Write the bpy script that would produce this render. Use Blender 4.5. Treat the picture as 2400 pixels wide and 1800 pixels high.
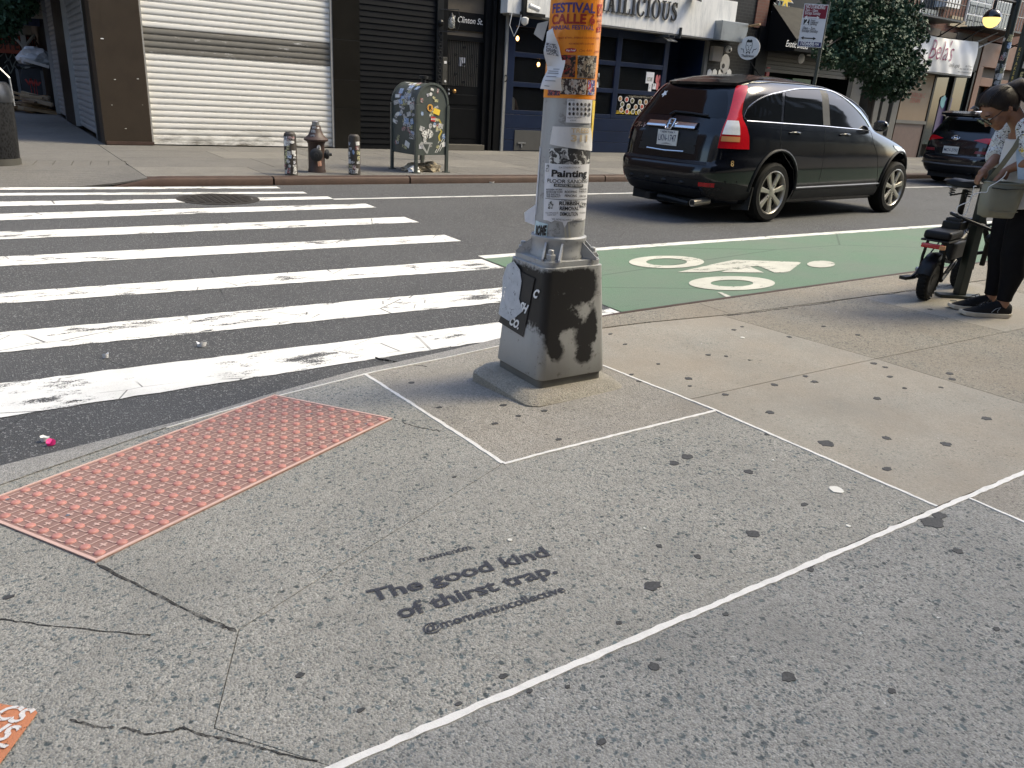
import bpy, bmesh, math, random
from mathutils import Vector, Matrix, noise as mnoise
from math import pi, sin, cos, radians as R
for o in list(bpy.data.objects): bpy.data.objects.remove(o)
scn = bpy.context.scene
# ---------------------------------------------------------------- camera
FPX, PITCH, ROLL, YAW, CAMH = 1810.96, .357546, .0609566, .594001, 1.158
c_f = Vector((sin(YAW)*cos(PITCH), cos(YAW)*cos(PITCH), -sin(PITCH)))
c_r0 = Vector((cos(YAW), -sin(YAW), 0)); c_u0 = c_r0.cross(c_f)
c_r = cos(ROLL)*c_r0 + sin(ROLL)*c_u0; c_u = c_r.cross(c_f)
CO = Vector((0, 0, CAMH))
cd = bpy.data.cameras.new('camera'); cam = bpy.data.objects.new('camera', cd)
scn.collection.objects.link(cam); scn.camera = cam
cd.sensor_width = 36; cd.lens = FPX/2400*36; cd.clip_start = .05; cd.clip_end = 800
cam.matrix_world = Matrix(((c_r.x, c_u.x, -c_f.x, 0), (c_r.y, c_u.y, -c_f.y, 0), (c_r.z, c_u.z, -c_f.z, CAMH), (0, 0, 0, 1)))
# ---------------------------------------------------------------- world, sun, exposure
SUN_EL, SUN_AZ = R(50), math.atan2(-.40, .92)      # direction towards the sun, azimuth from +x
w = bpy.data.worlds.new('World'); scn.world = w; w.use_nodes = True
nt = w.node_tree; sky = nt.nodes.new('ShaderNodeTexSky'); sky.sky_type = 'NISHITA'; sky.sun_disc = False
sky.sun_elevation = SUN_EL; sky.sun_rotation = pi/2 - SUN_AZ; sky.air_density = 1.0; sky.dust_density = 2.0; sky.ozone_density = .5
bg = nt.nodes['Background']; bg.inputs['Strength'].default_value = .13
nt.links.new(sky.outputs[0], bg.inputs[0])
sd = bpy.data.lights.new('sun', 'SUN'); sd.energy = 1.5; sd.angle = R(24); sd.color = (1, .88, .60)
so = bpy.data.objects.new('sun', sd); scn.collection.objects.link(so)
sdir = Vector((cos(SUN_EL)*cos(SUN_AZ), cos(SUN_EL)*sin(SUN_AZ), sin(SUN_EL)))
so.rotation_euler = sdir.to_track_quat('Z', 'Y').to_euler(); so.location = (0, 0, 30)
scn.view_settings.view_transform = 'Standard'; scn.view_settings.look = 'None'
scn.view_settings.exposure = 1.66; scn.view_settings.gamma = 1
# ---------------------------------------------------------------- finding places in the world from directions of view
def ray(x, y): return (x-1200)/FPX*c_r - (y-900)/FPX*c_u + c_f
def g(x, y, z=0.):
    d = ray(x, y); return CO + d*((z-CAMH)/d.z)
def onY(x, y, Y):
    d = ray(x, y); return CO + d*(Y/d.y)
def onX(x, y, X):
    d = ray(x, y); return CO + d*(X/d.x)
def onP(x, y, P, n):
    d = ray(x, y); return CO + d*((Vector(P)-CO).dot(n)/d.dot(n))
rnd = random.Random(7)
ZR = -.12                       # road level; the near pavement is at 0
# ---------------------------------------------------------------- mesh building
COL = scn.collection
ORG = {}
class MB:
    def __init__(s, xf=None): s.v = []; s.f = []; s.xf = xf
    def add(s, vs, fs):
        n = len(s.v)
        s.v += [s.xf(Vector(v)) if s.xf else Vector(v) for v in vs]
        s.f += [tuple(i+n for i in f) for f in fs]; return s
    def box(s, c, d, rot=None):
        c = Vector(c); vs = []
        for z in (-.5, .5):
            for x, y in ((-.5, -.5), (.5, -.5), (.5, .5), (-.5, .5)):
                p = Vector((x*d[0], y*d[1], z*d[2])); vs.append(c + (rot @ p if rot else p))
        return s.add(vs, [(3, 2, 1, 0), (4, 5, 6, 7), (0, 1, 5, 4), (1, 2, 6, 5), (2, 3, 7, 6), (3, 0, 4, 7)])
    def b2(s, x0, x1, y0, y1, z0, z1): return s.box(((x0+x1)/2, (y0+y1)/2, (z0+z1)/2), (abs(x1-x0), abs(y1-y0), abs(z1-z0)))
    def prism(s, pts, off):
        n = len(pts); off = Vector(off); a = [Vector(p) for p in pts]
        fs = [tuple(range(n))[::-1], tuple(range(n, 2*n))] + [(i, (i+1) % n, n+(i+1) % n, n+i) for i in range(n)]
        return s.add(a + [p+off for p in a], fs)
    def loft(s, rings, close=True, cap=True):
        n = len(rings[0]); vs = [p for r in rings for p in r]; fs = []
        for k in range(len(rings)-1):
            for i in range(n if close else n-1):
                j = (i+1) % n; fs.append((k*n+i, k*n+j, (k+1)*n+j, (k+1)*n+i))
        if cap and close: fs += [tuple(range(n))[::-1], tuple(range((len(rings)-1)*n, len(rings)*n))]
        return s.add(vs, fs)
    def tube(s, pts, r, seg=8, cap=True):
        pts = [Vector(p) for p in pts]; n = len(pts); rings = []; prev = None
        for i, p in enumerate(pts):
            t = (pts[min(i+1, n-1)] - pts[max(i-1, 0)]).normalized()
            if prev is None:
                a = Vector((0, 0, 1)) if abs(t.z) < .9 else Vector((1, 0, 0)); x = t.cross(a).normalized()
            else: x = (prev - t*prev.dot(t)).normalized()
            prev = x; y = t.cross(x); rr = r[i] if isinstance(r, (list, tuple)) else r
            rings.append([p + rr*(cos(2*pi*k/seg)*x + sin(2*pi*k/seg)*y) for k in range(seg)])
        return s.loft(rings, True, cap)
    def lathe(s, prof, c, seg=24, axis=(0, 0, 1), ref=None, cap=True):
        ax = Vector(axis).normalized(); a = Vector(ref) if ref else (Vector((1, 0, 0)) if abs(ax.x) < .9 else Vector((0, 1, 0)))
        x = (a - ax*a.dot(ax)).normalized(); y = ax.cross(x); c = Vector(c)
        return s.loft([[c + ax*h + max(r, 1e-4)*(cos(2*pi*k/seg)*x + sin(2*pi*k/seg)*y) for k in range(seg)] for r, h in prof], True, cap)
    def cyl(s, a, b, r, seg=16, r2=None):
        a = Vector(a); b = Vector(b); L = (b-a).length
        return s.lathe([(r, 0), (r if r2 is None else r2, L)], a, seg, (b-a))
    def ball(s, c, r, seg=12, sc=(1, 1, 1)):
        rings = []
        for k in range(seg//2+1):
            t = pi*k/(seg//2); rr = max(sin(t), 1e-3)
            rings.append([Vector(c)+Vector((r*sc[0]*rr*cos(2*pi*i/seg), r*sc[1]*rr*sin(2*pi*i/seg), -r*sc[2]*cos(t))) for i in range(seg)])
        return s.loft(rings)
    def torus(s, c, ax, R_, r, n=32, m=10, sy=1.):
        ax = Vector(ax).normalized(); a = Vector((0, 0, 1)) if abs(ax.z) < .9 else Vector((1, 0, 0))
        x = ax.cross(a).normalized(); y = ax.cross(x); c = Vector(c); vs = []; fs = []
        for i in range(n):
            d = cos(2*pi*i/n)*x + sin(2*pi*i/n)*y
            for j in range(m):
                q = 2*pi*j/m; vs.append(c + d*(R_+r*cos(q)) + ax*(r*sy*sin(q)))
        for i in range(n):
            for j in range(m):
                fs.append((i*m+j, ((i+1) % n)*m+j, ((i+1) % n)*m+(j+1) % m, i*m+(j+1) % m))
        return s.add(vs, fs)
    def flat(s, bm, fn, cu=0, cv=0, skirt=None):
        """a 2-d bmesh laid on a surface: fn(u, v, d) -> point; cut into cells so that it follows the surface"""
        us = [v.co.x for v in bm.verts]; vs = [v.co.y for v in bm.verts]
        for ax, st, lo, hi in ((0, cu, min(us), max(us)), (1, cv, min(vs), max(vs))):
            if st:
                k = math.ceil(lo/st+1e-6)
                while k*st < hi-1e-6:
                    p = Vector((0, 0, 0)); p[ax] = k*st; nn = Vector((0, 0, 0)); nn[ax] = 1
                    bmesh.ops.bisect_plane(bm, geom=bm.verts[:]+bm.edges[:]+bm.faces[:], plane_co=p, plane_no=nn, dist=1e-7); k += 1
        bm.verts.index_update()
        V_ = [fn(v.co.x, v.co.y, 0) for v in bm.verts]; F_ = [tuple(v.index for v in f.verts) for f in bm.faces]
        if skirt:
            n = len(V_); V_ += [fn(v.co.x, v.co.y, -skirt) for v in bm.verts]
            for e in bm.edges:
                if len(e.link_faces) == 1:
                    l = e.link_loops[0]; a, b = l.vert.index, l.link_loop_next.vert.index
                    F_.append((b, a, n+a, n+b))
        bm.free(); return s.add(V_, F_)
    def poly(s, pts, fn, cu=0, cv=0, skirt=None, inset=0):
        bm = bmesh.new(); f = bm.faces.new([bm.verts.new((p[0], p[1], 0)) for p in pts]); f.normal_update()
        if f.normal.z < 0: f.normal_flip()
        if inset:
            r = bmesh.ops.inset_individual(bm, faces=[f], thickness=inset)
            bmesh.ops.delete(bm, geom=[q for q in bm.faces if q is not f], context='FACES')
        return s.flat(bm, fn, cu, cv, skirt)
    def text(s, txt, fn, size=1., u=0, v=0, bold=0, shear=0, sx=1., align='CENTER', cell=0, spacing=1., depth=0, track=None):
        bm = text_bm(txt, bold, shear, align, spacing, depth if not cell else 0)
        for q in bm.verts: q.co.x = q.co.x*size*sx + u; q.co.y = q.co.y*size + v
        if depth and not cell:
            bm.verts.index_update(); V_ = [fn(q.co.x, q.co.y, q.co.z*size) for q in bm.verts]; F_ = [tuple(q.index for q in f.verts) for f in bm.faces]
            bm.free(); return s.add(V_, F_)
        return s.flat(bm, fn, cell, cell)
    def build(s, name, mat, parent=None, smooth=None, bevel=0, seg=2, label=None, kind=None, flip=False):
        m = bpy.data.meshes.new(name); o = bpy.data.objects.new(name, m); COL.objects.link(o)
        org = ORG.get(parent.name, Vector((0, 0, 0))) if parent else Vector((0, 0, 0))
        m.from_pydata([v-org for v in s.v], [], s.f)
        bm = bmesh.new(); bm.from_mesh(m)
        if flip != 'keep': bmesh.ops.recalc_face_normals(bm, faces=bm.faces[:])
        if bevel:
            es = [e for e in bm.edges if len(e.link_faces) == 2 and e.calc_face_angle(0) > .5]
            bmesh.ops.bevel(bm, geom=es, offset=bevel, segments=seg, profile=.6, affect='EDGES', clamp_overlap=True)
        bm.to_mesh(m); bm.free()
        if smooth:
            m.shade_smooth(); m.set_sharp_from_angle(angle=R(smooth))
        m.materials.append(mat)
        if parent: o.parent = parent
        ORG[o.name] = org
        if label: o['label'] = label
        if kind: o['kind'] = kind
        return o
_tc = {}
def text_bm(txt, bold, shear, align, spacing, depth):
    key = (txt, bold, shear, align, spacing, depth)
    if key not in _tc:
        c = bpy.data.curves.new('t', 'FONT'); c.body = txt; c.align_x = align; c.offset = bold; c.shear = shear
        c.space_character = spacing; c.resolution_u = 3; c.extrude = depth; c.fill_mode = 'BOTH'
        o = bpy.data.objects.new('t', c); COL.objects.link(o)
        m = bpy.data.meshes.new_from_object(o.evaluated_get(bpy.context.evaluated_depsgraph_get()))
        bpy.data.objects.remove(o); bpy.data.curves.remove(c); _tc[key] = m
    bm = bmesh.new(); bm.from_mesh(_tc[key]); return bm
def thing(name, label, cat, loc=(0, 0, 0), group=None, kind=None):
    o = bpy.data.objects.new(name, None); COL.objects.link(o); o.location = loc; o.empty_display_size = .1
    ORG[o.name] = Vector(loc); return tag(o, label, cat, group, kind)
def tag(o, label=None, cat=None, group=None, kind=None):
    if label: o['label'] = label
    if cat: o['category'] = cat
    if group: o['group'] = group
    if kind: o['kind'] = kind
    return o
def frame(o, ux, uy, n=None):
    """plane map: (u, v, d) -> o + u*ux + v*uy + d*n"""
    o = Vector(o); ux = Vector(ux); uy = Vector(uy); n = n or ux.cross(uy).normalized()
    return lambda u, v, d=0: o + ux*u + uy*v + n*d
def circ(n, rx, ry=None, cx=0, cy=0, jit=0, rg=None):
    ry = ry or rx; return [(cx+rx*cos(2*pi*k/n)*(1+(rg.uniform(-jit, jit) if jit else 0)), cy+ry*sin(2*pi*k/n)*(1+(rg.uniform(-jit, jit) if jit else 0))) for k in range(n)]
# ---------------------------------------------------------------- materials
MC = {}
class NT:
    def __init__(s, name):
        s.m = bpy.data.materials.new(name); s.m.use_nodes = True; s.t = s.m.node_tree; s.p = s.t.nodes['Principled BSDF']
        s.pos = s.t.nodes.new('ShaderNodeNewGeometry').outputs['Position']
    def n(s, k, **kw):
        q = s.t.nodes.new(k)
        for a, b in kw.items():
            if a.startswith('i_'): q.inputs[a[2:].replace('_', ' ')].default_value = b
            else: setattr(q, a, b)
        return q
    def l(s, a, b): s.t.links.new(a, b)
    def vec(s, sc=(1, 1, 1), loc=(0, 0, 0), rot=(0, 0, 0)):
        q = s.n('ShaderNodeMapping'); q.inputs['Scale'].default_value = sc; q.inputs['Location'].default_value = loc; q.inputs['Rotation'].default_value = rot
        s.l(s.pos, q.inputs[0]); return q.outputs[0]
    def noise(s, scale, det=3, v=None, rough=.55, dist=0):
        q = s.n('ShaderNodeTexNoise'); q.inputs['Scale'].default_value = scale; q.inputs['Detail'].default_value = det
        q.inputs['Roughness'].default_value = rough; q.inputs['Distortion'].default_value = dist; s.l(v or s.pos, q.inputs['Vector']); return q.outputs[0]
    def vor(s, scale, v=None, feat='F1', out=0, rnd_=1.):
        q = s.n('ShaderNodeTexVoronoi'); q.feature = feat; q.inputs['Scale'].default_value = scale; q.inputs['Randomness'].default_value = rnd_; s.l(v or s.pos, q.inputs['Vector']); return q.outputs[out]
    def ramp(s, x, *st, interp='LINEAR'):
        q = s.n('ShaderNodeValToRGB'); cr = q.color_ramp; cr.interpolation = interp
        while len(cr.elements) < len(st): cr.elements.new(1)
        for e, (p, c) in zip(cr.elements, st): e.position = p; e.color = tuple(c)+(1,) if not isinstance(c, (int, float)) else (c, c, c, 1)
        s.l(x, q.inputs[0]); return q.outputs[0]
    def mix(s, f, a, b, mode='MIX'):
        q = s.n('ShaderNodeMix', data_type='RGBA', blend_type=mode)
        for i, x in ((0, f), (6, a), (7, b)):
            if hasattr(x, 'node'): s.l(x, q.inputs[i])
            else: q.inputs[i].default_value = x if isinstance(x, (int, float)) else tuple(x)+(1,)
        return q.outputs[2]
    def math(s, op, a, b=0.):
        q = s.n('ShaderNodeMath', operation=op)
        for i, x in ((0, a), (1, b)):
            if hasattr(x, 'node'): s.l(x, q.inputs[i])
            else: q.inputs[i].default_value = x
        return q.outputs[0]
    def bump(s, h, st=.3, dist=.01):
        q = s.n('ShaderNodeBump'); q.inputs['Strength'].default_value = st; q.inputs['Distance'].default_value = dist; s.l(h, q.inputs['Height']); s.l(q.outputs[0], s.p.inputs['Normal'])
    def set(s, **kw):
        for a, b in kw.items():
            k = {'col': 'Base Color', 'rough': 'Roughness', 'metal': 'Metallic', 'alpha': 'Alpha', 'spec': 'Specular IOR Level', 'coat': 'Coat Weight', 'trans': 'Transmission Weight', 'ec': 'Emission Color', 'es': 'Emission Strength', 'ior': 'IOR', 'crough': 'Coat Roughness', 'sheen': 'Sheen Weight'}[a]
            if hasattr(b, 'node'): s.l(b, s.p.inputs[k])
            else: s.p.inputs[k].default_value = tuple(b)+(1,) if isinstance(b, (tuple, list)) else b
        return s.m
def sc3(c, k): return tuple(min(1, x*k) for x in c)
def M(name, col=(.5, .5, .5), rough=.6, metal=0., var=.18, scale=6., bump=0., spec=.5, coat=0., dirt=0., bscale=None, grain=0.):
    """plain painted/cast/woven surface: colour with mottling, optional grime and relief"""
    if name in MC: return MC[name]
    t = NT(name); a = t.noise(scale, 4); c = t.mix(a, sc3(col, 1-var), sc3(col, 1+var))
    if grain: c = t.mix(t.ramp(t.noise(180, 2), (.35, 0), (.65, 1)), c, sc3(col, 1-grain))
    if dirt:
        d = t.ramp(t.noise(scale*.7+1.3, 6, rough=.7), (.48, 0), (.72, 1)); c = t.mix(t.math('MULTIPLY', d, dirt), c, sc3(col, .25))
    t.set(col=c, metal=metal, spec=spec, coat=coat)
    rr = t.math('ADD', t.math('MULTIPLY', t.noise(scale*3, 3), .3*rough), rough*.85); t.set(rough=rr)
    if bump: t.bump(t.noise(bscale or scale*8, 4), bump, .004)
    MC[name] = t.m; return t.m
def M_asphalt():
    t = NT('asphalt'); st = t.vor(170, out=1); fine = t.noise(420, 3); big = t.noise(.9, 4); c = t.mix(t.ramp(fine, (.35, 0), (.7, 1)), (.036, .037, .039), (.085, .086, .088))
    sp = t.n('ShaderNodeSeparateColor'); t.l(st, sp.inputs[0])
    c = t.mix(t.ramp(sp.outputs[0], (.86, 0), (.95, .8)), c, (.26, .26, .26))
    c = t.mix(t.ramp(big, (.3, 0), (.75, .55)), c, (.095, .096, .097)); c = t.mix(t.ramp(t.noise(3.5, 5, v=t.vec((.35, 1, 1))), (.55, 0), (.8, .5)), c, (.062, .063, .064))
    ck = t.vor(1.1, v=t.vec((.6, 1.3, 1)), feat='DISTANCE_TO_EDGE'); wv = t.noise(2.2, 2)
    ck = t.math('MULTIPLY', t.ramp(ck, (0, 1), (.004, 0)), t.ramp(wv, (.52, 0), (.6, 1))); c = t.mix(t.math('MULTIPLY', ck, .7), c, (.025, .025, .026))
    t.set(col=c, rough=.86, spec=.35); t.bump(t.math('ADD', t.vor(170), t.math('MULTIPLY', ck, -.8)), .55, .006); return t.m
def M_conc(name, base, dark, fleck, scale=70., warm=0., bst=.6, grain=.24):
    t = NT(name); vv = t.vec((1, 1, 1)); cell = t.n('ShaderNodeTexVoronoi'); cell.inputs['Scale'].default_value = scale
    wob = t.n('ShaderNodeVectorMath', operation='ADD'); nz = t.n('ShaderNodeTexNoise'); nz.inputs['Scale'].default_value = 45; sub = t.n('ShaderNodeVectorMath', operation='MULTIPLY_ADD'); sub.inputs[1].default_value = (.03, .03, .03); sub.inputs[2].default_value = (-.015, -.015, -.015)
    t.l(t.pos, nz.inputs['Vector']); t.l(nz.outputs['Color'], sub.inputs[0]); t.l(t.pos, wob.inputs[0]); t.l(sub.outputs[0], wob.inputs[1]); t.l(wob.outputs[0], cell.inputs['Vector'])
    sp = t.n('ShaderNodeSeparateColor'); t.l(cell.outputs['Color'], sp.inputs[0])
    fine = t.noise(260, 4, rough=.7); c = t.mix(t.ramp(fine, (.32, 0), (.68, 1)), sc3(base, 1-grain), sc3(base, 1+grain))
    peb = t.n('ShaderNodeTexVoronoi'); peb.inputs['Scale'].default_value = 210; t.l(t.pos, peb.inputs['Vector']); sp0 = t.n('ShaderNodeSeparateColor'); t.l(peb.outputs['Color'], sp0.inputs[0]); c = t.mix(t.math('MULTIPLY', t.ramp(sp0.outputs[0], (.0, 0), (1., 1)), .9), c, t.mix(t.ramp(sp0.outputs[1], (.30, 0), (.75, 1)), sc3(base, 1-2.3*grain), sc3(base, 1+1.5*grain)))
    c = t.mix(t.ramp(t.noise(1.6, 5), (.3, 0), (.72, 1)), c, t.mix(.5, c, sc3(base, .74)))
    c = t.mix(t.ramp(t.noise(5, 6, rough=.7), (.45, 0), (.75, .6)), c, sc3(base, .7))
    # dark stones where the cement has worn off, denser in worn areas: a fine layer and a sparser coarse one
    wear = t.math('MULTIPLY', t.math('SUBTRACT', t.noise(1.9, 3), .5), 1.1)
    for sc_, fr_, st_, i0, i1 in ((scale*1.9, fleck*1.2, .85, .24, .52), (scale*.95, fleck*.75, .92, .24, .46)):
        ce = cell
        if sc_ != scale: ce = t.n('ShaderNodeTexVoronoi'); ce.inputs['Scale'].default_value = sc_; t.l(wob.outputs[0], ce.inputs['Vector'])
        sp = t.n('ShaderNodeSeparateColor'); t.l(ce.outputs['Color'], sp.inputs[0]); thr = t.math('ADD', sp.outputs[0], wear)
        fl = t.math('MULTIPLY', t.ramp(thr, (1-fr_-.06, 0), (1-fr_+.05, 1)), t.ramp(ce.outputs['Distance'], (i0, 1), (i1, 0)))
        c = t.mix(t.math('MULTIPLY', fl, st_), c, t.mix(sp.outputs[1], dark, sc3(dark, 2.6)))
    lt = t.math('MULTIPLY', t.ramp(sp.outputs[2], (.965, 0), (.98, 1)), t.ramp(ce.outputs['Distance'], (.10, 1), (.22, 0))); c = t.mix(t.math('MULTIPLY', lt, .6), c, (.62, .61, .58))
    st = t.ramp(t.noise(.8, 6, rough=.65), (.52, 0), (.75, .45)); c = t.mix(st, c, sc3(base, .55))
    if warm: c = t.mix(t.ramp(t.noise(2.1, 4), (.35, 0), (.7, warm)), c, (.30, .235, .165))
    t.set(col=c, rough=.88, spec=.3)
    t.bump(t.math('ADD', t.math('MULTIPLY', fine, .7), t.math('ADD', t.math('MULTIPLY', ce.outputs['Distance'], .5), t.math('MULTIPLY', peb.outputs['Distance'], -.9))), bst, .006); return t.m
def M_worn(name, col, amount=.5, scale=9., crack=True, rough=.7, under=None, sx=.35):
    """road paint with wear: bare patches are cut out so that the surface below shows"""
    t = NT(name); v = t.vec((sx, 1, 1)); a = t.noise(scale, 8, v=v, rough=.75); fine = t.noise(150, 3)
    k = t.math('ADD', t.math('ADD', a, t.math('MULTIPLY', t.math('SUBTRACT', fine, .5), .28)), t.math('MULTIPLY', t.math('SUBTRACT', t.noise(.8, 3), .5), .35))
    al = t.ramp(k, (.27+.16*amount, 0), (.34+.16*amount, 1))
    if crack:
        ck = t.vor(1.7, v=t.vec((.55, 1.5, 1)), feat='DISTANCE_TO_EDGE'); ck = t.math('MULTIPLY', t.ramp(ck, (0, .1), (.0035, .35), (.007, 1)), 1.)
        w2 = t.ramp(t.noise(1.1, 2), (.48, 1), (.56, 0)); al = t.math('MULTIPLY', al, t.math('MAXIMUM', ck, w2))
        c3 = t.ramp(t.vor(4.2, v=t.vec((.5, 1.4, 1), rot=(0, 0, .4)), feat='DISTANCE_TO_EDGE'), (0, .2), (.004, .45), (.010, 1)); al = t.math('MULTIPLY', al, t.math('MAXIMUM', c3, t.ramp(t.noise(1.7, 2), (.5, 1), (.55, 0))))
    c = t.mix(t.ramp(t.noise(3, 6, rough=.7), (.35, 0), (.75, 1)), col, sc3(col, .72)); c = t.mix(t.ramp(fine, (.3, 0), (.7, 1)), c, t.mix(.35, c, sc3(col, .55)))
    t.set(col=c, rough=rough, alpha=al); t.bump(t.noise(200, 3), .3, .004); return t.m
def M_glass(name, col=(.02, .022, .025), rough=.04, alpha=1.):
    if name in MC: return MC[name]
    t = NT(name); t.set(col=col, rough=rough, spec=.6); t.p.inputs['IOR'].default_value = 1.5
    if alpha < 1: t.set(alpha=alpha)
    t.set(rough=t.math('ADD', t.math('MULTIPLY', t.noise(7, 4), .05), rough*.6)); MC[name] = t.m; return t.m
def M_emit(name, col, st):
    t = NT(name); t.set(col=col, ec=col, es=st, rough=.3); return t.m
def M_print(name, base, cols, scale=20., stretch=(1, 1, 1), thr=.5):
    """flat print: busy blotches of a few inks"""
    if name in MC: return MC[name]
    t = NT(name); v = t.vec(stretch, (rnd.random()*9, rnd.random()*9, rnd.random()*9)); c = t.mix(0., base, base)
    for i, k in enumerate(cols):
        f = t.ramp(t.noise(scale*(1+.37*i), 3, v=v, dist=1.2), (thr, 0), (thr+.02, 1)); c = t.mix(f, c, k)
        vv = t.n('ShaderNodeVectorMath', operation='ADD'); vv.inputs[1].default_value = (3.1*i+1.7, 5.3, 2.2*i); t.l(v, vv.inputs[0]); v = vv.outputs[0]
    t.set(col=c, rough=.55); MC[name] = t.m; return t.m
# shared materials
m_dark = M('black_steel', (.011, .012, .013), .42, var=.3, scale=9, spec=.3); m_rubber = M('rubber', (.014, .014, .014), .8, var=.3, bump=.2)
m_white = M('white_paint', (.72, .71, .68), .5, var=.06, dirt=.15); m_chrome = M('chrome', (.62, .63, .65), .14, 1., var=.05)
m_black = M('black_ink', (.012, .012, .013), .55, var=.2); m_whink = M('white_ink', (.75, .75, .73), .55, var=.04)
m_galv = M('galvanised_steel', (.33, .34, .35), .42, .75, var=.2, scale=14, dirt=.2); m_paper = M('white_paper', (.70, .70, .72), .7, var=.05, scale=8)
m_red = M('red_ink', (.45, .03, .03), .55); m_blue = M('blue_ink', (.05, .06, .33), .55); m_yellow = M('yellow_ink', (.75, .52, .04), .55)
m_wood = M('raw_wood', (.34, .22, .11), .75, var=.35, scale=12); m_joint = M('joint_dirt', (.11, .104, .095), .95, var=.4, scale=20)
# ================================================================ GROUND
m_asph = M_asphalt()
road = MB().add([(-260, -160, ZR), (260, -160, ZR), (260, 260, ZR), (-260, 260, ZR)], [(0, 1, 2, 3)]).build('road', m_asph, flip='keep'); tag(road, kind='structure')
KO = [(-6, .2), (-2.6, 1.4), (-1.2, 2.28), (-.6, 2.66), (-.123, 2.873), (.139, 2.934), (.526, 3.025), (.904, 3.161), (1.33, 3.288), (1.738, 3.333), (2.15, 3.336), (2.8, 3.29), (3.6, 3.32), (5.5, 3.38), (8.1, 3.45), (45, 3.5)]
KI = [(-6, -.1), (-2.6, 1.15), (-1.2, 2.02), (-.6, 2.42), (-.125, 2.681), (.128, 2.808), (.415, 2.951), (.841, 3.085), (1.38, 3.205), (1.73, 3.225), (2.12, 3.215), (2.8, 3.10), (3.6, 3.02), (5.5, 2.99), (8.1, 2.98), (45, 3.05)]
def lerpk(K, x):
    for (x0, y0), (x1, y1) in zip(K, K[1:]):
        if x <= x1: return y0+(y1-y0)*(x-x0)/(x1-x0)
    return K[-1][1]
def sm(t): t = max(0, min(1, t)); return t*t*(3-2*t)
def kdist(x, y):
    best = 9
    for (x0, y0), (x1, y1) in zip(KO, KO[1:]):
        dx, dy = x1-x0, y1-y0; t = max(0, min(1, ((x-x0)*dx+(y-y0)*dy)/(dx*dx+dy*dy))); best = min(best, math.hypot(x-x0-t*dx, y-y0-t*dy))
    return best
def hn(x, y):                                     # height of the near pavement: it dips to the road at the corner ramp
    lat = 1-sm((x-1.5)/1.5)
    return -.112*lat*max(0, 1-kdist(x, y)/1.35)**1.1 if lat > 0 else 0.
def gh(px, py):
    z = 0.
    for _ in range(8): p = g(px, py, z); z = hn(p.x, p.y)
    return Vector((p.x, p.y, z))
def onpave(lift): return lambda u, v, d=0: Vector((u, v, hn(u, v)+lift+d))
conA = M_conc('concrete_exposed', (.322, .311, .278), (.045, .057, .060), .34, 62)
conB = M_conc('concrete_exposed_dark', (.290, .285, .265), (.042, .052, .056), .37, 58)
conC = M_conc('concrete_smooth_warm', (.312, .291, .248), (.085, .092, .08), .07, 80, .35, .3, .12)
conD = M_conc('concrete_pebbled_warm', (.295, .270, .222), (.06, .064, .058), .40, 60, .3)
conE = M_conc('concrete_grey', (.320, .300, .262), (.075, .073, .070), .22, 72, .15)
conK = M_conc('concrete_kerb', (.315, .305, .285), (.09, .09, .09), .2, 80)
walk = thing('sidewalk', None, None, kind='structure')
MB().poly([(-6, -.2)]+[(x, y-.02) for x, y in KI[1:]]+[(45, -6), (-6, -6)], onpave(-.005), .5, .5).build('joint_bed', m_joint, walk)
yi = lambda x: lerpk(KI, x)
kx = lambda a, b: [(x, y) for x, y in KI if a < x < b]
SL = [  # outline of every flag of the pavement and its concrete
 ([(1.30, 1.95), (2.325, 1.96), (2.385, 1.06), (.36, 1.04), (.2, 1.235), (.315, 1.50)], conA),
 ([(1.325, yi(1.325)), (1.38, 3.205), (1.73, 3.225), (2.12, 3.215), (2.29, yi(2.29)), (2.325, 1.96), (1.30, 1.95)], conE),
 ([(-1.4, 1.86)]+kx(-1.4, 1.325)+[(1.325, yi(1.325)), (1.30, 1.95), (.315, 1.50), (.2, 1.235), (.36, 1.04), (-.7, 1.035), (-1.3, 1.4)], conA),
 ([(-.7, 1.03), (2.545, 1.045), (2.545, -.5), (-.7, -.5)], conB),
 ([(2.545, 1.045), (3.8, 1.05), (3.8, -.5), (2.545, -.5)], conE),
 ([(2.325, 2.11), (3.66, 2.105), (3.74, 1.055), (2.385, 1.06)], conC),
 ([(2.29, yi(2.29)), (2.8, 3.10), (3.52, yi(3.52)), (3.66, 2.105), (2.325, 2.11)], conC),
 ([(3.52, yi(3.52)), (4.85, yi(4.85)), (4.95, 2.09), (3.66, 2.105)], conD),
 ([(3.66, 2.105), (4.95, 2.09), (4.98, 1.055), (3.74, 1.055)], conD),
 ([(-6, -.5), (-.7, -.5), (-.7, 1.03), (-1.3, 1.4), (-1.4, 1.86), (-2.6, 1.13), (-6, -.1)], conB)]
for i in range(5):
    a, b = 4.95+1.32*i, 4.95+1.32*(i+1)
    SL += [([(a-.1 if i == 0 else a, yi(a)), (b, yi(b)), (b, 2.09), (a, 2.09)], conC if i % 2 == 0 else conD), ([(a, 2.09), (b, 2.09), (b, 1.05), (a, 1.05)], conD)]
for i in range(7):
    a = -.7+1.5*i
    if i > 2: SL.append(([(a, 1.045), (a+1.5, 1.045), (a+1.5, -.5), (a, -.5)], conE))
    SL.append(([(a, -.5), (a+1.5, -.5), (a+1.5, -4.2), (a, -4.2)], conE))
SL = [s for s in SL if not (len(s[0]) == 4 and abs(s[0][0][0]-3.8) < .02 and s[0][0][1] > 1 and False)]
SL.append(([(11.55, yi(11.55)), (45, yi(45)), (45, -4.2), (11.55, -4.2)], conC)); SL.append(([(-6, -.5), (-.7, -.5), (-.7, -4.2), (-6, -4.2)], conE))
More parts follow.
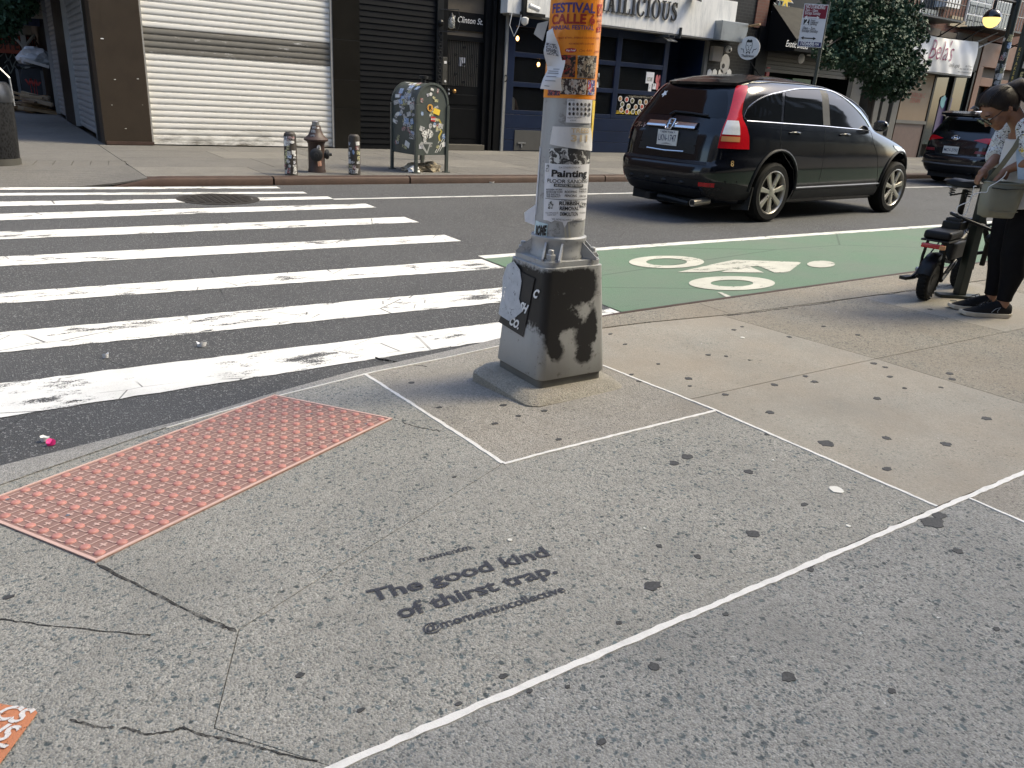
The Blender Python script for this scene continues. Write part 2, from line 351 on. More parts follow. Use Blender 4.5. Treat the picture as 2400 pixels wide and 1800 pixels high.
for P_, m_ in SL:
    MB().poly(P_, onpave(0), .2, .2, skirt=.05, inset=.0012 if m_ is conA else .003).build('slab', m_, walk, flip='keep')
# kerb: concrete nosing, steel-edged where it stands proud of the road
kerb = thing('kerb', None, None, kind='structure')
for a, b, nm in ((-6, -.6, 'kerb_stone'), (-.6, .904, 'kerb_stone'), (.904, 2.15, 'kerb_stone'), (2.15, 3.6, 'kerb_stone'), (3.6, 8.1, 'kerb_stone'), (8.1, 45, 'kerb_stone')):
    o_ = [(x, y) for x, y in KO if a <= x <= b]; i_ = [(x, y+.006) for x, y in KI if a-.1 <= x <= b+.1]
    MB().poly(o_+i_[::-1], onpave(.001), .25, .25, skirt=.14, inset=.003).build(nm, conK if a < 2 else conD, kerb, flip='keep')
m_rust = M('rusted_steel', (.062, .036, .026), .6, .2, var=.4, scale=5, bump=.2, dirt=.4)
mb = MB()
xs = [2.55+.45*i for i in range(60)]
mb.loft([[Vector((x, lerpk(KO, x)-.012, hn(x, lerpk(KO, x))+.004)), Vector((x, lerpk(KO, x)+.014, hn(x, lerpk(KO, x))+.004)), Vector((x, lerpk(KO, x)+.016, -.14)), Vector((x, lerpk(KO, x)-.01, -.14))] for x in xs])
mb.build('steel_edge', m_rust, kerb)
# white joint sealant
m_seal = M('sealant', (.66, .64, .60), .6, var=.1, scale=30, dirt=.25, bump=.3)
def ribbon(pts, wd, lift, rg, jit=.14):
    V_ = []; n = len(pts)
    for i, p in enumerate(pts):
        a = Vector(pts[max(i-1, 0)]+(0,)); b = Vector(pts[min(i+1, n-1)]+(0,)); t = (b-a).normalized(); q = Vector((-t.y, t.x, 0)); ww = wd*(1+rg.uniform(-jit, jit))/2; of = rg.uniform(-.12, .12)*wd
        for k in (-1, 1):
            P = Vector(p+(0,)) + q*(k*ww+of); V_.append(Vector((P.x, P.y, hn(P.x, P.y)+lift)))
    n2 = len(V_); V_ += [v-Vector((0, 0, .01)) for v in V_]
    F_ = []
    for i in range(n-1):
        a = 2*i; F_ += [(a, a+1, a+3, a+2), (a, a+2, a+2+n2, a+n2), (a+3, a+1, a+1+n2, a+3+n2)]
    return MB().add(V_, F_)
def seg(a, b, st=.025): n = max(2, int(math.dist(a, b)/st)); return [(a[0]+(b[0]-a[0])*i/n, a[1]+(b[1]-a[1])*i/n) for i in range(n+1)]
for a, b, wd in (((.34, 1.035), (3.3, 1.052), .0175), ((2.318, 2.3), (2.387, 1.06), .013), ((2.30, 2.75), (2.318, 2.3), .013), ((1.325, 3.2), (1.30, 1.95), .0155), ((1.30, 1.945), (2.33, 1.962), .0135), ((2.545, 1.04), (2.545, .4), .011)):
    ribbon(seg(a, b), wd, .0025, rnd).build('sealant', m_seal, walk)
ribbon([(x, y) for x, y in KI if .2 < x < 2.2], .009, .003, rnd, .5).build('sealant', m_seal, walk)
# dark crack and worn joints
t = NT('crack'); t.set(col=(.035, .033, .031), rough=.95, alpha=t.ramp(t.math('ADD', t.noise(35, 4, rough=.7), t.math('MULTIPLY', t.noise(4, 2), .5)), (.58, 0), (.80, .95))); m_crack = t.m
for px, wd in (([(165, 1688), (230, 1705), (300, 1708), (345, 1722), (400, 1716), (430, 1705), (465, 1722), (520, 1730), (560, 1740), (640, 1762), (760, 1790)], .0035), ([(226, 1322), (330, 1375), (440, 1430), (520, 1468), (560, 1482)], .0065), ([(0, 1452), (90, 1463), (250, 1480), (370, 1492)], .0028), ([(1300, 912), (1190, 880), (1110, 850)], .003),
               ([(925, 985), (985, 1002), (1040, 1012)], .0035), ([(1705, 741), (1850, 722), (2060, 692), (2240, 668), (2400, 640)], .009), ([(880, 838), (955, 852), (1010, 861)], .003)):
    P_ = []
    for p, q in zip(px, px[1:]):
        for k in range(7): P_.append((p[0]+(q[0]-p[0])*k/7+rnd.uniform(-1.6, 1.6), p[1]+(q[1]-p[1])*k/7+rnd.uniform(-1.6, 1.6)))
    W_ = [gh(*p) for p in P_]; ribbon([(v.x, v.y) for v in W_], wd, .0016, rnd, .7).build('crack', m_crack, walk)
# tactile paving
tl, tr, br = gh(650, 925), gh(920, 983), gh(224, 1320)
eu = (br-tr).normalized(); ev = (tl-tr); ev = (ev-eu*ev.dot(eu)); TW = ev.length; ev.normalize(); TL_ = (br-tr).length
en = eu.cross(ev); en = en if en.z > 0 else -en
tm = frame(tr, eu, ev, en)
tac = thing('tactile_paving', 'brick red tactile warning mat of raised domes at the kerb ramp', 'tactile mat', tr)
m_tac = M('tactile_red', (.265, .158, .132), .8, var=.2, scale=4, dirt=.2, bump=.35, bscale=300); m_tac2 = M('tactile_ridge', (.58, .39, .33), .7, var=.14, scale=5, dirt=.15); m_dome = M('tactile_dome', (.46, .205, .170), .5, var=.2, scale=9, dirt=.15)
T0 = .004
MB().poly([(0, 0), (TL_, 0), (TL_, TW), (0, TW)], lambda u, v, d: tm(u, v, T0+d), 0, 0, skirt=.012).build('base_plate', m_tac, tac)
sp_ = TW/10.; q = MB()
for b0, b1, c0, c1 in ((0, TL_, 0, .010), (0, TL_, TW-.010, TW), (0, .010, .010, TW-.010), (TL_-.010, TL_, .010, TW-.010)):
    q.poly([(b0, c0), (b1, c0), (b1, c1), (b0, c1)], lambda u, v, d: tm(u, v, T0+.0025+d), 0, 0, skirt=.003)
nu = int(TL_/sp_); su_ = TL_/nu; k = .0016; DM = []
def rib(u0, v0, u1, v1, w_, lift=0.):
    dx, dy = u1-u0, v1-v0; l_ = math.hypot(dx, dy); nx, ny = -dy/l_*w_/2, dx/l_*w_/2; q.add([tm(u0+nx, v0+ny, T0+k+lift), tm(u1+nx, v1+ny, T0+k+lift), tm(u1-nx, v1-ny, T0+k+lift), tm(u0-nx, v0-ny, T0+k+lift)], [(0, 1, 2, 3)])
for i in range(nu):
    for j in range(10):
        u, v = su_*(i+.5), sp_*(j+.5); DM.append((u, v))
        if i < nu-1 and j < 9:
            cu_, cv_ = u+su_/2, v+sp_/2; rib(cu_-.0115, cv_, cu_+.0115, cv_, .006); rib(cu_, cv_-.0115, cu_, cv_+.0115, .006, .0002)
        if i < nu-1: rib(u, v, u+su_*.36, v, .0042, .0001); rib(u+su_*.36, v, u+su_*.64, v-sp_*.0, .0042, .0003); rib(u+su_*.64, v, u+su_, v, .0042, .0001)
        if j < 9: rib(u-su_*.18, v+sp_*.30, u-su_*.18, v+sp_*.70, .0036, .0001); rib(u+su_*.18, v+sp_*.30, u+su_*.18, v+sp_*.70, .0036, .0001); rib(u, v, u+su_*.18, v+sp_*.30, .0036); rib(u, v, u-su_*.18, v+sp_*.30, .0036)
q.build('ridge_pattern', m_tac2, tac, kind='stuff', flip='keep')
dm = None
for u, v in DM:
    c = tm(u, v, T0)
    if dm is None:
        dm = MB().loft([[tr+(eu*cos(2*pi*k/12)+ev*sin(2*pi*k/12))*r_+en*z_ for k in range(12)] for r_, z_ in ((.0155, -.0015), (.0140, .0030), (.0110, .0055), (.006, .0067), (.0008, .0070))], True, False).build('dome', m_dome, tac, smooth=50); dm.location = c-tr
    else:
        o = dm.copy(); COL.objects.link(o); o.parent = tac; o.location = c-tr
for (u, v) in ((.09, .5), (.5, .1), (.5, .9), (.9, .5), (.3, .75), (.7, .25), (.08, .08), (.92, .92)):
    p = tm(u*TL_, v*TW, T0+.001); MB().lathe([(.006, 0), (.006, .001), (.002, .0016)], p, 10, en).build('screw', m_galv, tac)
# stencilled words
t = NT('stencil_paint'); a = t.ramp(t.math('ADD', t.noise(50, 5, rough=.7), t.math('MULTIPLY', t.noise(300, 3), .5)), (.56, .25), (.72, 1)); t.set(col=(.030, .032, .042), rough=.75, alpha=t.math('MULTIPLY', a, .93)); m_sten = t.m
sten = thing('pavement_stencil', 'faded black stencil reading The good kind of thirst trap sprayed on the pavement', 'stencil', (.62, 1.44, 0))
def sline(txt, x0, y0, x1, y1, size, bold):
    d = Vector((x1-x0, y1-y0, 0)); L = d.length; d.normalize(); up = Vector((-d.y, d.x, 0)); sg = MB()
    bm = text_bm(txt, bold, 0, 'LEFT', 1, 0); mx = max(v.co.x for v in bm.verts); bm.free()
    fr = frame((x0, y0, 0), d, up); f2 = lambda u, v, e=0: (lambda p: Vector((p.x, p.y, hn(p.x, p.y)+.0022)))(fr(u, v))
    sg.text(txt, f2, size, sx=L/(mx*size), align='LEFT', bold=bold); return sg
for txt, a in (('The good kind', (.615, 1.452, 1.115, 1.414, .066, .03)), ('of thirst trap.', (.645, 1.362, 1.085, 1.338, .066, .03)), ('@momentmcollective', (.672, 1.288, 1.055, 1.262, .040, .022)), ('momentm', (.79, 1.548, .942, 1.540, .032, .02))):
    sline(txt, *a).build('lettering', m_sten, sten)
# chewing gum trodden into the pavement
m_gum = M('old_gum', (.058, .058, .058), .8, var=.45, scale=40, grain=.4); m_gumw = M('fresh_gum', (.62, .60, .54), .6, var=.1)
GUM = [(1275, 963, 9), (1310, 1030, 9), (1160, 993, 9), (1215, 975, 7), (1180, 950, 9), (1610, 1071, 15), (1580, 1086, 12), (1755, 1106, 12), (1805, 967, 11), (1815, 902, 9), (1614, 887, 9), (1617, 905, 6), (1700, 925, 8), (1909, 895, 10), (1887, 882, 7), (1935, 1039, 19), (2078, 1027, 11), (2217, 1041, 12), (2079, 1099, 12), (2312, 981, 13), (2056, 934, 9), (2120, 910, 6), (2086, 883, 8), (2225, 876, 9), (2232, 889, 8), (2205, 908, 5), (2048, 852, 8), (2075, 861, 6), (1660, 832, 7), (1702, 835, 5), (1756, 844, 4), (1543, 853, 5), (1465, 807, 6), (1430, 783, 6), (1720, 773, 7), (1739, 766, 5), (1480, 878, 7), (1500, 893, 9), (1798, 1018, 7), (1885, 1183, 10), (1765, 1252, 16), (1528, 1373, 24), (2200, 1208, 18), (2185, 1225, 28), (2245, 1292, 12), (1532, 1562, 15), (1848, 1588, 17), (1410, 1740, 13), (1900, 1336, 9), (1898, 1324, 12), (1545, 1280, 8), (1635, 1305, 9), (1180, 1585, 11), (703, 1583, 11), (845, 1665, 10), (660, 1023, 12), (608, 1018, 8), (817, 998, 12), (715, 1008, 10), (1065, 1118, 6), (965, 897, 8), (1030, 955, 7), (20, 1400, 11), (1075, 1650, 8), (1330, 1610, 7), (2090, 1620, 9), (2335, 1475, 8), (1700, 1440, 9), (1450, 1460, 8), (1240, 1620, 8), (2235, 705, 8), (2180, 725, 7), (1930, 765, 6), (2010, 785, 7), (1850, 790, 6)]
for x, y, r_ in GUM:
    p = gh(x, y); d = (p-CO).length; rr = r_*d/FPX*.92; P_ = circ(14, rr, rr*rnd.uniform(.65, 1.0), p.x, p.y, .26, rnd)
    MB().poly(P_, onpave(.0018), 0, 0, skirt=.002).build('gum_spot', m_gum, walk)
for x, y, r_ in ((1960, 1149, 15), (1988, 1234, 5), (1195, 1267, 5), (1812, 1080, 3), (1740, 792, 5), (1510, 1240, 3)):
    p = gh(x, y); rr = r_*(p-CO).length/FPX; MB().poly(circ(11, rr, rr, p.x, p.y, .15, rnd), onpave(.0035), 0, 0, skirt=.003).build('gum_spot', m_gumw, walk)
# orange floor sticker in the corner
fs = thing('floor_sticker', 'worn orange floor sticker with white letters at the bottom corner', 'sticker', gh(0, 1700))
m_os = M_worn('sticker_orange', (.58, .22, .10), .45, 60, False, sx=1); m_ow = M_worn('sticker_white', (.72, .68, .64), .65, 60, False, sx=1)
c0, c1, c2 = gh(0, 1650), gh(98, 1668), gh(0, 1795); ex = (c1-c0).normalized(); ey = Vector((-ex.y, ex.x, 0))
fr = frame(c1, ex, ey); f3 = lambda u, v, d=0: (lambda p: Vector((p.x, p.y, hn(p.x, p.y)+.002+d)))(fr(u, v))
vv = (c2-c1); lo = vv.dot(ey)*1.6; lx = vv.dot(ex)*1.6
MB().poly([(-.5, 0), (-.014, 0), (-.004, -.006), (.0, -.018), (lx, lo), (lx-.4, lo)], f3).build('sheet', m_os, fs)
dn = Vector((lx, lo, 0)).normalized()
for i, wtx in enumerate(('CS', 'US', 'E')):
    o2 = Vector((-.018, -.038, 0))+dn*(.045*i); q = MB(); f4 = lambda u, v, d=0, o2=o2: f3(o2.x+u-dn.x*-v, o2.y+v, d+.0015)
    q.text(wtx, f4, .055, align='RIGHT', bold=.03).build('lettering', m_ow, fs)
# ---------------------------------------------------------------- road markings
m_bar = M_worn('crosswalk_paint', (.80, .79, .75), .60, 8)
cw = thing('crosswalk', None, None, kind='structure')
def onroad(l): return lambda u, v, d=0: Vector((u, v, ZR+l+d))
def rough_rect(x0, x1, ya, yb, yc, yd, st=.05, j=.006):
    n = max(2, int((x1-x0)/st)); a = [(x0+(x1-x0)*i/n, ya+(yb-ya)*i/n+rnd.uniform(-j, j)) for i in range(n+1)]; b = [(x0+(x1-x0)*i/n, yc+(yd-yc)*i/n+rnd.uniform(-j, j)) for i in range(n+1)]
    return a+b[::-1]
for x1, ya, yb, yc, yd in ((3.27, 3.34, 3.50, 3.735, 3.745), (3.26, 4.18, 4.13, 4.53, 4.48), (3.26, 5.12, 5.03, 5.39, 5.385), (3.5, 6.15, 6.15, 6.48, 6.48), (3.59, 7.16, 7.19, 7.51, 7.545), (3.57, 8.09, 8.23, 8.455, 8.53), (1.68, 8.92, 8.93, 9.28, 9.19), (3.2, 9.69, 9.47, 9.89, 9.63), (3.03, 10.16, 9.98, 10.37, 10.15)):
    L = x1+6.; sa = (yb-ya)/3.4; sb = (yd-yc)/3.4
    MB().poly(rough_rect(-6, x1, ya-6*sa, yb, yc-6*sb, yd), onroad(.004)).build('stripe', m_bar, cw)
MB().poly(rough_rect(2.43, 3.35, 8.955, 8.96, 9.19, 9.18), onroad(.004)).build('stripe', m_bar, cw)
t = NT('bike_lane_green'); f_ = t.noise(160, 3); c = t.mix(t.ramp(f_, (.3, 0), (.7, 1)), (.085, .150, .095), (.125, .190, .130)); c = t.mix(t.ramp(t.noise(1.4, 5), (.4, 0), (.75, .8)), c, (.13, .16, .125)); c = t.mix(t.ramp(t.noise(9, 7, v=t.vec((.3, 1, 1)), rough=.8), (.58, 0), (.72, .75)), c, (.075, .09, .075))
c = t.mix(t.math('MULTIPLY', t.ramp(t.vor(.55, v=t.vec((.5, 1.2, 1), rot=(0, 0, .35)), feat='DISTANCE_TO_EDGE'), (0, 1), (.006, 0)), .6), c, (.035, .045, .04)); t.set(col=c, rough=.85); t.bump(t.vor(170), .4, .005)
bl = thing('bike_lane', None, None, kind='structure')
MB().poly(rough_rect(3.29, 60, 3.34, 3.5, 5.40, 5.40, .3, .004), onroad(.004)).build('green_surface', t.m, bl)
MB().poly(rough_rect(3.3, 60, 5.40, 5.40, 5.515, 5.515, .08, .007), onroad(.0045)).build('edge_line', M_worn('line_paint', (.74, .73, .68), .5, 9), bl)
MB().poly(rough_rect(3.33, 90, 8.90, 8.90, 8.985, 8.985, .1, .006), onroad(.004)).build('lane_line', M_worn('line_paint_far', (.66, .66, .63), .35, 9), bl)
m_sym = M_worn('symbol_paint', (.56, .55, .47), .62, 14, False)
def gz(px, py): p = g(px, py, ZR); return (p.x, p.y)
def ring(cx, cy, a, b, a2, b2):
    mb = MB(); n = 36; V_ = []
    for k in range(n):
        for aa, bb in ((a, b), (a2, b2)): x, y = gz(cx+aa*cos(2*pi*k/n), cy+bb*sin(2*pi*k/n)); V_.append((x, y, ZR+.0085))
    return mb.add(V_, [(2*k, 2*((k+1) % n), 2*((k+1) % n)+1, 2*k+1) for k in range(n)])
ring(1562, 616, 88, 14.5, 48, 8.5).build('bike_symbol', m_sym, bl); ring(1715, 666, 101, 16.5, 50, 8).build('bike_symbol', m_sym, bl)
for P_ in ([(1588, 640), (1690, 617), (1722, 611), (1870, 616), (1877, 618), (1846, 641), (1815, 641), (1776, 625), (1757, 627), (1790, 641), (1690, 640), (1706, 634), (1660, 640)], [(1891+33+33*cos(k*.42), 621+8*sin(k*.42)) for k in range(15)],
           [(1681, 687), (1692, 688), (1738, 708), (1722, 710)]):
    MB().poly([gz(*p) for p in P_], onroad(.0085)).build('bike_symbol', m_sym, bl)
# manhole
mh = g(512, 467, ZR); man = thing('manhole_cover', 'round cast iron manhole cover set in the crosswalk', 'manhole cover', mh)
m_iron = M('cast_iron', (.040, .036, .032), .55, .5, var=.3, scale=20, dirt=.3)
MB().lathe([(.44, 0), (.44, .006), (.37, .007), (.37, .004), (.0, .004)], mh, 40).build('rim', m_iron, man)
q = MB(); MB().lathe([(.355, 0), (.355, .008), (.0, .008)], mh, 40).build('lid', m_iron, man)
for i in range(-4, 5):
    for j in range(-4, 5):
        if math.hypot(i, j) < 4.3: q.box(mh+Vector((i*.075, j*.075, .010)), (.05, .05, .006))
q.build('tread_pattern', m_iron, man, kind='stuff')
# litter
m_pink = M('pink_petal', (.75, .03, .24), .6, var=.1)
def scrap(px, py, r_, m_, label, z=ZR, cat='scrap', n=8, nm='paper_scrap'):
    p = g(px, py, z); a = MB(); rg = random.Random(int(px)); P_ = circ(n, r_, r_*.7, 0, 0, .35, rg); top = [p+Vector((x, y, .012+rg.uniform(0, .02))) for x, y in P_]; bot = [p+Vector((x*.8, y*.8, .003)) for x, y in P_]
    a.loft([bot, top, [p+(v-p)*.3+Vector((0, 0, .008)) for v in top]]); return tag(a.build(nm, m_, smooth=60), label, cat)
scrap(119, 1045, .014, m_pink, 'crumpled bright pink scrap in the gutter'); scrap(104, 1036, .014, m_white, 'small white scrap beside the pink scrap in the gutter')
scrap(472, 813, .022, m_paper, 'pale flattened paper scrap between the two nearest crosswalk stripes'); scrap(248, 840, .012, m_paper, 'tiny white scrap left of the flattened paper on the crosswalk'); scrap(1152, 429, .05, m_white, 'white cup lid lying in the gutter by the far kerb', cat='cup lid', nm='cup_lid'); scrap(1425, 425, .07, M('dry_leaf', (.28, .18, .10), .8), 'brown crumpled leaf against the far kerb by the SUV', cat='leaf', nm='dry_leaf')
for k_, lb in ((0, 'wet white smear of paper at the far ramp'),):
    p = g(115, 436, ZR); tag(MB().poly(circ(14, .36, .045, p.x, p.y, .25, rnd), onroad(.006), 0, 0, skirt=.004).build('paper_smear', m_white), lb, 'paper')
# ---------------------------------------------------------------- far pavement
ZF = -.02; YK = 10.32; YF = 15.1
def hf(x, y): return ZF-.093*(1-sm((x-.9)/.7))*(1-sm((y-YK)/1.4))
def onfar(l): return lambda u, v, d=0: Vector((u, v, hf(u, v)+l+d))
fw = thing('far_sidewalk', None, None, kind='structure')
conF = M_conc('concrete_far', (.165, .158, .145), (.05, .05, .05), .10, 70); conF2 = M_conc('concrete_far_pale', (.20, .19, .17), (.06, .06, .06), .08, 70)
MB().poly([(-3, YK+.02), (60, YK+.02), (60, YF+.3), (1.6, YF+.3), (1.6, 60), (-3, 60)], onfar(-.012), .8, .6).build('joint_bed', m_joint, fw)
for i in range(22):
    for j, (ya, yb) in enumerate(((YK+.17, 11.6), (11.6, 12.9), (12.9, 14.1), (14.1, YF+.05))):
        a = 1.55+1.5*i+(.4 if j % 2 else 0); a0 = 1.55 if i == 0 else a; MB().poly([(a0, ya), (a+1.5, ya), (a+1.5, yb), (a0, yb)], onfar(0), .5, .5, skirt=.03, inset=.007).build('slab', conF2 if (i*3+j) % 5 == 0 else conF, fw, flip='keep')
for j, (ya, yb) in enumerate(((12.35, 13.7), (13.7, YF), (YF, 17), (17, 19), (19, 21), (21, 26), (26, 60))):
    for a, b in ((-3, -1.4), (-1.4, .1), (.1, 1.55 if ya < YF-.1 else 1.68)):
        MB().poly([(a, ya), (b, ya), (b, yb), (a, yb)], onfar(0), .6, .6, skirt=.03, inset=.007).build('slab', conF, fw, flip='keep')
for i in range(14):
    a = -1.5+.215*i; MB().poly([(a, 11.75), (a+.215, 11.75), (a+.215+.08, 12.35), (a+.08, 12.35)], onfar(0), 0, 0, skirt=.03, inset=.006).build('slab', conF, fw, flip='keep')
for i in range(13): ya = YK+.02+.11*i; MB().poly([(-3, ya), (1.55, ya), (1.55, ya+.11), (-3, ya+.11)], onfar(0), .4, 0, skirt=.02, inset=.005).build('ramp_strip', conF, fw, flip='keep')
fk = thing('far_kerb', None, None, kind='structure')
for a, b in ((1.15, 3.05), (3.05, 5.0), (5.0, 8.6), (8.6, 12.2), (12.2, 15.8), (15.8, 19.4), (19.4, 23), (23, 40)):
    n = 10; rg_ = []
    for i in range(n+1):
        x = a+.012+(b-a-.024)*i/n; zt = ZF+.003-.095*(1-sm((x-1.1)/.55)); rg_.append([Vector((x, YK+.17, -.14)), Vector((x, YK+.17, zt)), Vector((x, YK+.05, zt)), Vector((x, YK+.015, zt-.008)), Vector((x, YK, zt-.03)), Vector((x, YK, -.14))])
    MB().loft(rg_).build('kerb_stone', m_rust, fk, smooth=40)
# ================================================================ LAMP POST ON THE CORNER
LC = Vector((1.966, 2.628, 0)); lamp = thing('lamp_post', 'silver grey steel lamp post on a tapered box base at the corner, covered in flyers', 'lamp post', (LC.x, LC.y, -.03))
t = NT('silver_paint'); c = t.mix(t.noise(5, 6), (.30, .31, .32), (.42, .42, .415)); c = t.mix(t.ramp(t.noise(26, 6, rough=.75), (.56, 0), (.66, .7)), c, (.16, .155, .145)); c = t.mix(t.ramp(t.noise(3, 4, v=t.vec((1, 1, .15))), (.55, 0), (.75, .6)), c, (.235, .215, .18)); t.set(col=c, rough=.5, metal=.25); t.bump(t.noise(120, 4), .12, .003); m_sil = t.m
# base box with black spray blotches on the street-corner face
t = NT('silver_sprayed'); c = t.mix(t.noise(5, 6), (.30, .31, .315), (.42, .42, .405)); c = t.mix(t.ramp(t.noise(30, 6, rough=.75), (.58, 0), (.66, .8)), c, (.14, .13, .115)); c = t.mix(t.ramp(t.noise(4, 5, v=t.vec((1, 1, .25))), (.5, 0), (.75, .5)), c, (.17, .155, .13)); acc = None
FB = Vector((1.96, 2.45, 0)); fn_ = Vector((0, -1, -.08)).normalized()
for px, py, rx, rz in ((1308, 690, .042, .060), (1340, 664, .060, .035), (1385, 655, .055, .030), (1318, 735, .050, .040), (1365, 700, .06, .05), (1405, 680, .032, .05), (1300, 795, .030, .060), (1318, 770, .045, .03), (1378, 790, .048, .062), (1350, 755, .04, .03), (1400, 760, .02, .06), (1310, 825, .03, .04), (1370, 835, .04, .03), (1288, 750, .02, .05)):
    rx *= 1.75; rz *= 1.7; p = onP(px, py, FB, fn_); a = t.n('ShaderNodeVectorMath', operation='SUBTRACT'); t.l(t.pos, a.inputs[0]); a.inputs[1].default_value = p
    b = t.n('ShaderNodeVectorMath', operation='MULTIPLY'); t.l(a.outputs[0], b.inputs[0]); b.inputs[1].default_value = (1/rx, 0, 1/rz); l = t.n('ShaderNodeVectorMath', operation='LENGTH'); t.l(b.outputs[0], l.inputs[0])
    k = t.math('ADD', l.outputs['Value'], t.math('MULTIPLY', t.math('SUBTRACT', t.noise(60, 5), .5), .5)); k = t.ramp(k, (.1, 1), (1.25, 0)); acc = k if acc is None else t.math('ADD', acc, k)
acc = t.ramp(acc, (.22, 0), (.60, 1)); c = t.mix(acc, c, (.012, .011, .011)); t.set(col=c, rough=.5, metal=.15); t.bump(t.noise(120, 4), .12, .003); m_spray = t.m
m_foot = M_conc('footing_concrete', (.33, .31, .26), (.10, .095, .09), .12, 80, .4)
def rrect(cx, cy, hx, hy, r, z, n=4):
    P_ = []
    for sx, sy, a0 in ((1, 1, 0), (-1, 1, 1), (-1, -1, 2), (1, -1, 3)):
        for k in range(n+1): a = (a0+k/n)*pi/2; P_.append(Vector((cx+sx*(hx-r)+r*cos(a), cy+sy*(hy-r)+r*sin(a), z)))
    return P_
fz = -.045
MB().loft([rrect(1.950, 2.605, .265, .255, .06, fz-.02), rrect(1.950, 2.605, .263, .253, .06, -.022), rrect(1.950, 2.605, .225, .215, .05, .012)]).build('footing', m_foot, lamp, smooth=40)
MB().loft([rrect(1.958, 2.612, .168, .166, .025, .010), rrect(1.958, 2.612, .166, .164, .025, .048)]).build('plinth', M('plinth_paint', (.13, .125, .11), .7, var=.3, dirt=.4), lamp, smooth=40)
MB().loft([rrect(1.960, 2.613, .176, .172, .036, .046), rrect(1.960, 2.613, .180, .176, .036, .052), rrect(1.962, 2.62, .171, .166, .036, .20), rrect(1.966, 2.628, .150, .141, .034, .500), rrect(1.966, 2.628, .150, .141, .034, .508), rrect(1.966, 2.628, .14, .13, .03, .511)]).build('base_box', m_spray, lamp, smooth=50)
MB().loft([rrect(1.966, 2.628, .140, .132, .03, .509), rrect(1.966, 2.628, .140, .132, .03, .533)]).build('flange', m_sil, lamp, bevel=.003)
def prz(z): return .1065-.009*(z-.6)
MB().lathe([(.118, .53), (.120, .545), (.113, .556), (.113, .60), (.117, .606), (.117, .618), (prz(.62), .624), (prz(1), 1.), (prz(2), 2.), (prz(4), 4.), (prz(6.2), 6.2), (.01, 6.22)], (LC.x, LC.y, 0), 40).build('shaft', m_sil, lamp, smooth=40)
for sx, sy in ((1, 1), (-1, 1), (-1, -1), (1, -1)):
    d = Vector((sx, sy, 0)).normalized(); n_ = Vector((-d.y, d.x, 0))
    for of in (-.034, .034):
        p = Vector((LC.x, LC.y, 0))+n_*of; MB().prism([p+d*.105+Vector((0, 0, .532))-n_*.004, p+d*.172+Vector((0, 0, .532))-n_*.004, p+d*.172+Vector((0, 0, .542))-n_*.004, p+d*.108+Vector((0, 0, .602))-n_*.004], n_*.008).build('gusset', m_sil, lamp)
    b = Vector((LC.x, LC.y, 0))+Vector((sx*.108, sy*.102, 0))
    MB().lathe([(.027, .532), (.027, .537)], b, 20).build('washer', m_sil, lamp); MB().lathe([(.021, .537), (.021, .560)], b, 6).build('nut', m_sil, lamp, bevel=.002); MB().lathe([(.012, .558), (.012, .576), (.009, .579)], b, 12).build('bolt', m_sil, lamp, smooth=40)
FD = -Vector((LC.x, LC.y, 0)).normalized(); RD = Vector((-FD.y, FD.x, 0)); RD = RD if RD.dot(c_r) > 0 else -RD
def pole(lift): return lambda u, z, d=0: Vector((LC.x, LC.y, 0)) + (prz(z)+lift+d)*(cos(u/.1)*FD + sin(u/.1)*RD) + Vector((0, 0, z))
def pt(px, py):
    d = ray(px, py); z = 1.
    for _ in range(6):
        r_ = prz(z)+.002; ox, oy = CO.x-LC.x, CO.y-LC.y; A = d.x*d.x+d.y*d.y; B = ox*d.x+oy*d.y; Cc = ox*ox+oy*oy-r_*r_; D = B*B-A*Cc
        t_ = (-B-math.sqrt(max(D, 0)))/A; p = CO+d*t_; z = p.z
    v = Vector((p.x-LC.x, p.y-LC.y, 0)); return (.1*math.atan2(v.dot(RD), v.dot(FD)), p.z)
def flyer(name, label, px, mat, lift, cat='flyer'):
    P_ = [pt(*p) if abs(p[0]) > 1 else p for p in px]; z = sum(q[1] for q in P_)/len(P_); u_ = sum(q[0] for q in P_)/len(P_)
    th = thing(name, label, cat, pole(.002)(u_, z)); MB().poly(P_, pole(lift), .012, .05, skirt=.0012).build('sheet', mat, th); return th
def ptext(th, txt, x0, x1, yb, h, mat, bold=.02, lift=.004, shear=0):
    a = pt(x0, yb); b = pt(x1, yb); size = (pt(x0, yb-h)[1]-a[1])/.72; bm = text_bm(txt, bold, shear, 'LEFT', 1, 0); mx = max(v.co.x for v in bm.verts); bm.free(); L = b[0]-a[0]; sl = (b[1]-a[1])/L
    mb = MB(); mb.text(txt, lambda u, v, d=0: pole(lift)(a[0]+u, a[1]+v+sl*u), size, sx=L/(mx*size), align='LEFT', bold=bold, shear=shear, cell=.012); return mb.build('lettering', mat, th)
def prect(th, name, px, mat, lift): return MB().poly([pt(*p) for p in px], pole(lift), .012, .05).build(name, mat, th)
t = NT('orange_poster'); t.set(col=t.mix(t.noise(7, 3), (.78, .21, .015), (.86, .33, .03)), rough=.35); m_or = t.m
m_pink2 = M('dark_red_ink', (.33, .03, .02), .5); m_purp = M('purple_ink', (.07, .045, .20), .5)
ps = flyer('poster', 'orange Festival Calle 6 poster with photographs wrapped round the lamp post', [(-.148, pt(1282, 229)[1]), (.02, pt(1340, 231)[1]), (.150, pt(1390, 233)[1]), (.150, 1.68), (-.148, 1.68)], m_or, .002, 'poster')
ptext(ps, 'FESTIVAL', 1295, 1394, 31, 22, m_purp, .03); ptext(ps, 'CALLE 6', 1294, 1393, 57, 22, m_pink2, .035); ptext(ps, 'ANNUAL FESTIVAL', 1292, 1391, 71, 10, m_purp, .02)
